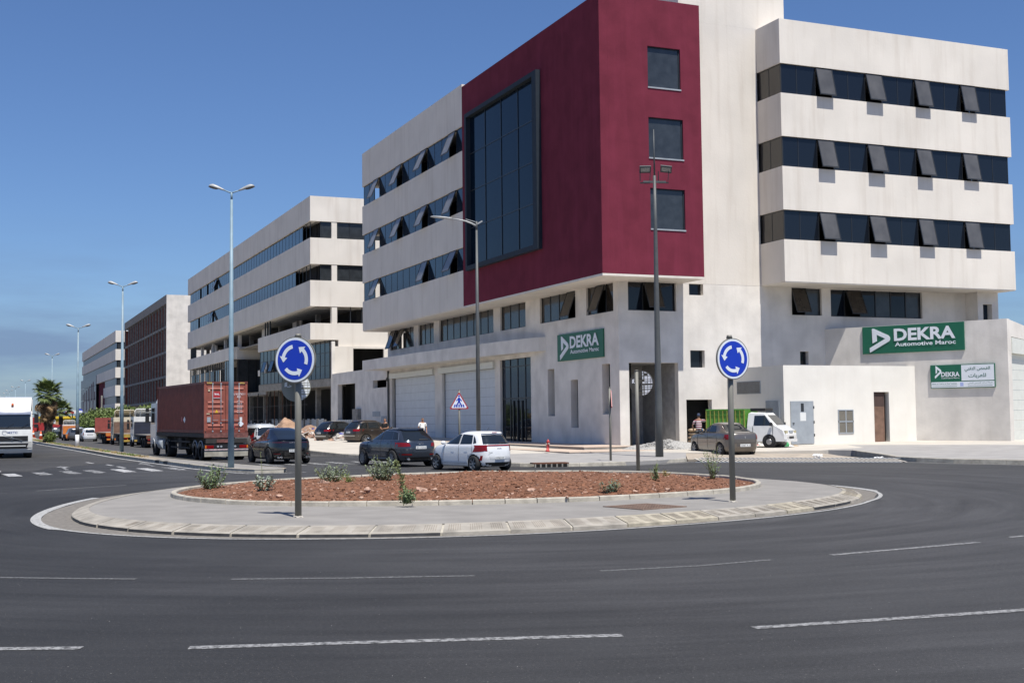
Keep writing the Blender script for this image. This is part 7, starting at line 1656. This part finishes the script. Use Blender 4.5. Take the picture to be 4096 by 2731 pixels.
def person(pos, face_deg, label, arms, shirt, trousers, hair=HAIR, cap=None, h=1.74, stripes=False, lean=0):
    """local: x right of the person, y forward. arms = for each side (elbow, wrist) local coords"""
    k = h/1.74; T = Thing('person', pos, label, 'person', rz=rad(face_deg)); T.o.scale = (k,)*3
    sh = [(-.19, lean*.6, 1.42), (.19, lean*.6, 1.42)]
    P = [(0,0,.95),(0,lean*.3,1.12),(0,lean*.55,1.32),(0,lean*.65,1.45),(0,lean*.75,1.54),(0,lean*.8+.01,1.62)]; E = [(0,1),(1,2),(2,3),(3,4),(4,5)]
    Rr = [(.15,.11),(.14,.105),(.15,.11),(.09,.08),(.052,.055),(.05,.06)]
    for s_, (el, wr) in zip((-1, 1), arms):
        i = len(P); P += [(s_*.19, lean*.6, 1.42), el, wr]; E += [(2 if False else 3, i), (i, i+1), (i+1, i+2)]; Rr += [.055, .040, .028]
        # hand: palm and five fingers
        e, w_ = Vector(el), Vector(wr); d = (w_-e).normalized(); sd = d.cross(Vector((0,0,1))); sd = sd.normalized() if sd.length > .1 else Vector((0,1,0))
        pi = len(P); P.append(tuple(w_+d*.07)); E.append((i+2, pi)); Rr.append((.036,.018))
        for f in range(4):
            b = w_+d*.09+sd*(f-1.5)*.02; q = len(P); P += [tuple(b), tuple(b+d*(.045+.006*(1.5-abs(f-1.5)))), tuple(b+d*.075+Vector((0,0,-.015)))]; E += [(pi, q), (q, q+1), (q+1, q+2)]; Rr += [.010, .009, .007]
        q = len(P); tb = w_+d*.03+sd*(-.03*s_); P += [tuple(tb), tuple(tb+d*.04-sd*.02*s_)]; E += [(i+2, q), (q, q+1)]; Rr += [.011, .009]
    for s_ in (-1, 1):
        i = len(P); P += [(s_*.095,0,.86),(s_*.10,.015,.48),(s_*.10,-.01,.09),(s_*.11,.12,.04)]; E += [(0,i),(i,i+1),(i+1,i+2),(i+2,i+3)]; Rr += [.085,.055,.042,.035]
    body = link('body', skin_mesh('body', P, E, Rr, SKIN), T.o)
    hc = Vector((0, lean*.85+.02, 1.655)); mb = MB(); bm = bmesh.new(); bmesh.ops.create_uvsphere(bm, u_segments=24, v_segments=18, radius=1)
    vs = []
    for v in bm.verts:
        x, y, z = v.co; q = 1-.20*max(0, -z)*max(0, 1); fy = .098*(1+.05*max(0, y)); jaw = 1-.28*max(0, -z-.2)
        vs.append(hc+Vector((x*.076*jaw, y*fy*(1-.10*max(0,-z)*(y < 0)), z*.118)))
    fs = [[w.index for w in f.verts] for f in bm.faces]; bm.free(); mb.add(vs, fs, True)
    mb.blob(hc+Vector((0,.105,-.005)), (.014,.024,.026), 1, 1, 0, smooth=True)
    for s_ in (-1, 1): mb.blob(hc+Vector((s_*.080,-.005,-.005)), (.012,.02,.032), 1, 1, 0, smooth=True)
    head = T.part('head', mb, SKIN)
    for s_ in (-1, 1): T.part('eye', MB().blob(hc+Vector((s_*.030,.090,.018)), (.011,.008,.007), 1, 1, 0, smooth=True), BLACK, parent=head); T.part('eyebrow', MB().box(s_*.030-.017,s_*.030+.017,hc.y+.086,hc.y+.096,hc.z+.034,hc.z+.040), hair, parent=head)
    T.part('mouth', MB().box(-.024,.024,hc.y+.084,hc.y+.092,hc.z-.052,hc.z-.045), mat('lip', (.22,.08,.06), .6), parent=head)
    # hair / cap
    mb = MB(); bm = bmesh.new(); bmesh.ops.create_uvsphere(bm, u_segments=20, v_segments=14, radius=1); keep = []
    for f in bm.faces:
        c = f.calc_center_median()
        if (c.z > .35 and c.y < .75) or (c.y < -.05 and c.z > -.35): keep.append([w.index for w in f.verts])
    vs = [hc+Vector((v.co.x*.080, v.co.y*.103, v.co.z*.123+.002)) for v in bm.verts]; bm.free(); mb.add(vs, keep, True); T.part('hair', mb, hair)
    if cap:
        mb = MB(); vs = []; n_ = 20
        for j, (q, z) in enumerate(((1.10,.02),(1.10,.06),(.95,.115),(.6,.145),(.05,.155))):
            for t in range(n_): a = 2*PI*t/n_; vs.append(hc+Vector((math.cos(a)*.082*q, math.sin(a)*.102*q, z)))
        mb.add(vs, [(j*n_+t, j*n_+(t+1)%n_, (j+1)*n_+(t+1)%n_, (j+1)*n_+t) for j in range(4) for t in range(n_)], True); T.part('cap', mb, cap)
        T.part('cap_peak', MB().blob(hc+Vector((0,.14,.03)), (.07,.07,.010), 1, 1, 0, smooth=True), cap)
    # shirt
    P = [(0,0,.90),(0,lean*.25,1.08),(0,lean*.5,1.28),(0,lean*.62,1.42),(0,lean*.68,1.475)]; E = [(0,1),(1,2),(2,3),(3,4)]; Rr = [(.185,.135),(.172,.130),(.180,.132),(.11,.095),(.068,.068)]
    for s_, (el, wr) in zip((-1, 1), arms):
        i = len(P); a = Vector((s_*.20, lean*.6, 1.41)); e = Vector(el); P += [tuple(a), tuple(a.lerp(e, .45)), tuple(a.lerp(e, .72))]; E += [(3, i), (i, i+1), (i+1, i+2)]; Rr += [.078, .068, .064]
    o = link('shirt', skin_mesh('shirt', P, E, Rr, shirt), T.o)
    P = [(0,0,.98),(0,0,.88)]; E = [(0,1)]; Rr = [(.168,.125),(.17,.125)]
    for s_ in (-1, 1): i = len(P); P += [(s_*.10,0,.78),(s_*.105,.01,.45),(s_*.105,-.01,.10)]; E += [(1,i),(i,i+1),(i+1,i+2)]; Rr += [.105,.080,.072]
    link('trousers', skin_mesh('trousers', P, E, Rr, trousers), T.o)
    for s_ in (-1, 1): T.part('shoe', MB().blob((s_*.11,.06,.045), (.05,.13,.05), 2, 2, .03, smooth=True), BLACK)
    return T
def toward(pos, extra=0): return math.degrees(math.atan2(-pos[1], -pos[0]))-90+extra
p1 = at(1541, 1740, 76.0); p1 = (p1.x, 76.0, .27)
person(p1, toward(p1, -35), 'man in a black T-shirt standing with his hands clasped, beside the brown SUV', (((-.30,.10,1.15),(-.09,.27,1.12)), ((.30,.10,1.15),(.09,.27,1.10))), CLOTHK, CLOTHB)
p2 = at(1690, 1740, 76.5); p2 = (p2.x, 76.5, .27)
person(p2, toward(p2, 22), 'man in a white T-shirt standing in front of the white shutters', (((-.28,-.02,1.12),(-.24,.12,.88)), ((.28,-.02,1.12),(.24,.12,.88))), CLOTHW, CLOTHB)
def striped():
    m = bpy.data.materials.new('striped_cotton'); m.use_nodes = True; n = m.node_tree; b = n.nodes['Principled BSDF']; b.inputs['Roughness'].default_value = .9
    t = n.nodes.new('ShaderNodeTexCoord'); s_ = n.nodes.new('ShaderNodeSeparateXYZ'); n.links.new(t.outputs['Object'], s_.inputs[0])
    a = n.nodes.new('ShaderNodeMath'); a.operation = 'MULTIPLY'; a.inputs[1].default_value = 8.5; n.links.new(s_.outputs[2], a.inputs[0])
    f = n.nodes.new('ShaderNodeMath'); f.operation = 'FRACT'; n.links.new(a.outputs[0], f.inputs[0]); r = n.nodes.new('ShaderNodeValToRGB'); r.color_ramp.interpolation = 'CONSTANT'
    r.color_ramp.elements[0].color = (.20,.035,.06,1); r.color_ramp.elements[1].position = .42; r.color_ramp.elements[1].color = (.66,.64,.64,1); e = r.color_ramp.elements.new(.82); e.color = (.30,.16,.18,1)
    n.links.new(f.outputs[0], r.inputs[0]); n.links.new(r.outputs[0], b.inputs['Base Color']); return m
p3 = at(2796, 1740, 57.6); p3 = (p3.x, 57.6, .30)
person(p3, toward(p3, 180), 'man in a striped shirt and dark cap, back turned, reaching towards the green truck body', (((-.33,.02,1.16),(-.30,.16,1.0)), ((.44,.10,1.40),(.62,.22,1.62))), striped(), CLOTHB, cap=mat('navy_cap', (.03,.045,.09), .8), h=1.76)

# ================================================================= vegetation
def leafy(name, loc, label, cat, specs, m_leaf, m_stem, seed, group=None):
    """specs: list of stems (base offset, tip offset, leaf count, leaf size, spread)"""
    rr = random.Random(seed); T = Thing(name, loc, label, cat, group)
    st = MB(); lf = MB()
    for b, t, n_, ls, spread in specs:
        b, t = Vector(b), Vector(t); mid = b.lerp(t, .5)+Vector((rr.uniform(-.1,.1), rr.uniform(-.1,.1), 0))*(t-b).length
        st.tube([b, mid, t], [.008, .006, .003], 4)
        for i in range(n_):
            q = rr.uniform(.12, 1); p = b.lerp(mid, q*2) if q < .5 else mid.lerp(t, q*2-1)
            p = p+Vector((rr.gauss(0, spread), rr.gauss(0, spread), rr.gauss(0, spread*.8)))*(1.15-q*.6); p.z = max(p.z, .01)
            a = rr.uniform(0, 2*PI); e = rr.uniform(-.6, .9); d = Vector((math.cos(a)*math.cos(e), math.sin(a)*math.cos(e), math.sin(e))); s_ = d.cross(Vector((rr.uniform(-1,1), rr.uniform(-1,1), 1))).normalized(); L = ls*rr.uniform(.5, 1.3)
            lf.add([p, p+d*L*.5+s_*L*.28, p+d*L, p+d*L*.5-s_*L*.28], [(0,1,2,3)])
    T.part('stem', st, m_stem); T.part('foliage', lf, m_leaf); return T
def bush(px, py, wpx, hpx, label, dens, m_leaf, seed, ls=.055, cat='weed', sp=None):
    p = ray_soil(px, py); dist = (p-CAM).length; wv = wpx/FPX*dist; hv = hpx/FPX*dist; rr = random.Random(seed); specs = []
    for i in range(dens):
        a = rr.uniform(0, 2*PI); r = wv/2*math.sqrt(rr.random()); x, y = math.cos(a)*r, math.sin(a)*r*.8
        specs.append(((x*.35, y*.35, 0), (x, y, hv*rr.uniform(.45, 1.0)*(1-.25*(r/(wv/2))**2)), 26, ls, sp or .045))
    return leafy('weed', (p.x, p.y, p.z-.01), label, cat, specs, m_leaf, LEAFY, seed)
bush(850, 1958, 130, 120, 'grey green bushy weed at the left end of the soil bed', 26, LEAF, 1, .075)
bush(1052, 1960, 80, 80, 'pale woolly-leaved weed with a tall seed stalk, left of the near sign pole', 14, mat('woolly_leaf', (.27,.32,.25), .8, var=.3, scale=12), 2, .075)
p = ray_soil(1052, 1960); leafy('seed_stalk', (p.x, p.y+.05, p.z), 'tall thin seed stalk rising from the pale woolly weed', 'weed', [((0,0,0),(-.06,0,.95),26,.03,.012)], LEAFG, LEAFY, 5)
bush(1322, 1928, 150, 80, 'wide low grey green bush behind the largest pink stone', 34, LEAFG, 3, .06)
bush(1530, 1922, 150, 110, 'tall leafy grey green bush below the dark blue SUV', 40, LEAFG, 4, .07)
bush(1400, 1925, 60, 40, 'small weed tuft between the two grey green bushes', 10, GRASS, 44, .04)
bush(1632, 2010, 85, 60, 'green bushy base of the tall leaning weed at the front kerb', 26, LEAF, 6, .055)
p = ray_soil(1632, 2008); leafy('tall_weed', (p.x, p.y, p.z), 'tall leaning yellow green weed standing at the front kerb of the soil bed', 'weed', [((0,0,0),(-.26,.05,.92),330,.055,.028),((.03,0,0),(-.10,.05,.62),140,.05,.028),((-.05,0,0),(-.24,0,.40),40,.035,.02)], mat('spike_leaf', (.16,.19,.07), .8, var=.4, scale=20), LEAFY, 7)
bush(2440, 1968, 100, 60, 'sprawling blue green weed in the right half of the soil bed', 18, mat('blue_green_leaf', (.11,.18,.13), .7, var=.3, scale=12), 8, .05)
bush(2622, 1924, 50, 90, 'upright bright green weed at the far kerb, before the dark mast', 16, LEAF, 9, .045); bush(2662, 1908, 46, 34, 'dry yellow green tuft beside the upright bright green weed', 10, DRYG, 10, .04)
p = ray_soil(2850, 1915); leafy('seedling', (p.x, p.y, p.z), 'airy young plant with many thin upright stems, left of the farther blue sign pole', 'weed', [((R.uniform(-.08,.08),R.uniform(-.05,.05),0),(R.uniform(-.42,.34),R.uniform(-.2,.2),R.uniform(.35,.92)),40,.045,.022) for _ in range(15)], LEAF, LEAFY, 11)
GL = ['grass tuft at the far kerb below the two white tissues, left one', 'grass tuft at the far kerb below the two white tissues, right one', 'low green tuft at the front kerb right of centre', 'small green tuft between the middle of the bed and the front kerb', 'green tuft right of the blue green weed', 'bright green tuft below the airy young plant', 'low green tuft between the near sign pole and the tall weed', 'yellowish tuft left of the thin brown stick', 'green tuft at the front kerb near the middle of the bed', 'green tuft just right of the tall leaning weed', 'dry grass patch behind the leftmost weed, nearer the kerb', 'wide dry grass patch between the two leftmost weeds', 'dry grass strip left of the near sign pole by the far kerb', 'green tuft left of the near sign pole at the front', 'small green tuft beside the near sign pole', 'tiny green tuft just right of the near sign pole', 'dry tuft in the right end of the soil bed', 'dry tuft between the upright green weed and the young plant', 'dry grass between the two grey green bushes']
for i, (px, py, w_, h_) in enumerate([(2220,1888,45,20),(2290,1888,40,18),(2350,1962,45,16),(2270,1950,40,14),(2540,1955,40,22),(2865,1938,45,22),(1330,1990,60,30),(1400,1985,40,26),(2070,1992,34,22),(1775,1988,26,16),(900,1962,140,30),(960,1940,120,44),(1130,1935,90,24),(1090,1990,40,20),(1160,1985,40,16),(1240,2002,20,14),(2990,1905,50,14),(2740,1900,40,12),(1440,1925,60,22)]):
    p = ray_soil(px, py); dist = (p-CAM).length; rr = random.Random(i+90); mb = MB(); wv = w_/FPX*dist; hv = h_/FPX*dist
    for k in range(int(90+w_*2.4)):
        x, y = rr.gauss(0, wv*.28), rr.gauss(0, wv*.22); a = rr.uniform(0, 6); hh = hv*rr.uniform(.6, 1.5); mb.mi = 1 if rr.random() < (.55 if i in (10,11,12,17,18) else .15) else 0
        mb.add([(x-.012*math.cos(a), y-.012*math.sin(a), 0), (x+.012*math.cos(a), y+.012*math.sin(a), 0), (x+rr.uniform(-.05,.05), y+rr.uniform(-.05,.05), hh)], [(0,1,2)])
    o = solo('grass_tuft', mb, [GRASS, DRYG], 'x', 'grass tuft', (p.x, p.y, p.z-.005), 'grass tufts in the red soil bed'); o['label'] = GL[i]
# palm tree
PX, PY = 5.62, 122.0
T = Thing('palm_tree', (PX, PY, .14), 'shaggy fan palm with a skirt of dead leaves standing in the median', 'palm tree')
T.part('trunk', MB().tube([(0,0,0),(0,0,.5),(.02,0,1.6),(0,0,2.6),(0,0,4.1)], [.5,.36,.34,.42,.3], 14), BARK)
def fan_mesh(m, n_=15, droop=.25, seed=0):
    rr = random.Random(seed); mb = MB(); mb.bar((0,0,0), (1.0,0,.0), .05, .03)
    for i in range(n_):
        a = rad(-88+176*i/(n_-1)); L = .95*(1-.25*abs(math.sin(a)))*rr.uniform(.9,1.05); d = Vector((math.cos(a), math.sin(a), 0)); s_ = Vector((-d.y, d.x, 0)); o_ = Vector((.95,0,0))
        mb.add([o_, o_+d*L*.5+s_*.075-Vector((0,0,.02)), o_+d*L*.82+s_*.03+Vector((0,0,-droop*.35)), o_+d*L*1.05+Vector((0,0,-droop*rr.uniform(.7,1.3))), o_+d*L*.82-s_*.03+Vector((0,0,-droop*.35)), o_+d*L*.5-s_*.075-Vector((0,0,.02)), o_+d*L*.5+Vector((0,0,.045))], [(0,1,6),(1,2,6),(2,3,6),(3,4,6),(4,5,6),(5,0,6)])
    return mb.mesh('frond', m)
gm = [fan_mesh(PALMG, seed=i) for i in range(3)]; dm = [fan_mesh(PALMD, 11, .6, seed=i+9) for i in range(3)]
rr = random.Random(4)
for i in range(60):
    el = rad(-40+118*(i/59)**.9); a = i*2.399; o = link('frond', gm[i%3], T.o, (0,0,4.35+.25*math.sin(max(0,el)))); o.rotation_euler = (rr.uniform(-.4,.4), -el, a); s_ = rr.uniform(.60, .88)*(1.0 if el < 1 else .95); o.scale = (s_,)*3
for i in range(64):
    el = rad(rr.uniform(-82, -38)); a = i*2.399+1; o = link('dead_frond', dm[i%3], T.o, (.25*math.cos(a), .25*math.sin(a), 4.25-(i/63)*1.9)); o.rotation_euler = (rr.uniform(-.7,.7), -el, a); s_ = rr.uniform(.55, .8)*(1.1-.5*i/63); o.scale = (s_,)*3
mb = MB()
for i in range(900):
    a = rr.uniform(0, 6.28); z = rr.uniform(1.9, 4.0); r = .35+.55*((z-1.9)/2.1); L = rr.uniform(.3, .8); p = Vector((math.cos(a)*r*.8, math.sin(a)*r*.8, z)); mb.add([p, p+Vector((.05*math.sin(a), -.05*math.cos(a), -.02)), p+Vector((math.cos(a)*.15, math.sin(a)*.15, -L))], [(0,1,2)])
T.part('leaf_skirt', mb, mat('old_leaf_base', (.07,.05,.035), .95, var=.4, scale=3), kind='stuff')
def crown(T, name, n_, c, rad3, ls, m, seed, lump=.35):
    rr = random.Random(seed); mb = MB()
    for i in range(n_):
        d = Vector((rr.gauss(0,1), rr.gauss(0,1), rr.gauss(0,1))).normalized(); k = 1+lump*noise.noise(d*2.2+Vector((seed,0,0)))*2; r = k*(rr.random()**.35)
        p = Vector(c)+Vector((d.x*rad3[0]*r, d.y*rad3[1]*r, d.z*rad3[2]*r)); e = Vector((rr.gauss(0,1), rr.gauss(0,1), rr.gauss(0,.6))).normalized(); s_ = e.cross(Vector((rr.gauss(0,1), rr.gauss(0,1), rr.gauss(0,1)))).normalized(); L = ls*rr.uniform(.6,1.4)
        mb.add([p, p+e*L*.5+s_*L*.3, p+e*L, p+e*L*.5-s_*L*.3], [(0,1,2,3)])
    return T.part(name, mb, m)
T = Thing('shrub', (5.72, 120.8, .14), 'round green shrub growing at the foot of the shaggy palm', 'shrub'); crown(T, 'foliage', 1500, (0,0,.50), (.55,.55,.50), .13, HEDGE, 3); T.part('stem', MB().tube([(0,0,0),(0,0,.7)], .06, 6), BARK)
p = at(243, 1715, 190); T = Thing('small_palm', (p.x, 190, 0), 'small green palm behind, between the shaggy palm and the orange truck', 'palm tree'); T.part('trunk', MB().tube([(0,0,0),(0,0,3.4)], [.35,.28], 10), BARK)
for i in range(30):
    el = rad(-30+110*i/29); o = link('frond', gm[i%3], T.o, (0,0,3.5)); o.rotation_euler = (rr.uniform(-.4,.4), -el, i*2.399); o.scale = (1.0,)*3
# hedge along the pavement beyond the trucks
for i in range(9):
    y = 122+i*8.0; x = 14.2+.55*i*0+rr.uniform(-.3,.3); h = 2.0+rr.uniform(-.2,.25)
    T = Thing('tree', (x, y, 0), ('nearest','second','third','fourth','fifth','sixth','seventh','eighth','farthest')[i]+' of the dense round green trees lined up beyond the parked flatbeds', 'tree', 'green trees beyond the parked trucks')
    T.part('trunk', MB().tube([(0,0,0),(0,0,1.2)], [.16,.12], 8), BARK); crown(T, 'crown', 3600, (0,0,1.9+.1*(i % 2)), (2.3,4.2,1.45), .30, HEDGE, i+20, .28)
# far skyline: ground haze strip of low buildings and trees on the left is open horizon in the photo
# wires
def wire(a, b, sag, label, r=.012):
    a, b = Vector(a), Vector(b); pts = [a.lerp(b, t/16)-Vector((0,0,sag*4*(t/16)*(1-t/16))) for t in range(17)]
    solo('cable', MB().tube([p-a for p in pts], r, 4), BLACK, label, 'cable', tuple(a))
wire(tuple(at(1345,1500,121.5)), tuple(at(1252,1690,118)), .3, 'loose black cable hanging down from the concrete slab of the unfinished building', .025)
wire((29.8,353,8.6), (11.5,300,6.5), .8, 'thin overhead cable running left from the concrete post near the far building', .03)
wire((8.3,168,10.4), (7.4,150,.2), .2, 'thin stay cable slanting down from the fourth street lamp', .02)
wire((31.5,262,5.6), (30,236,3.0), .5, 'drooping cable on the base of the brick-filled building', .03)
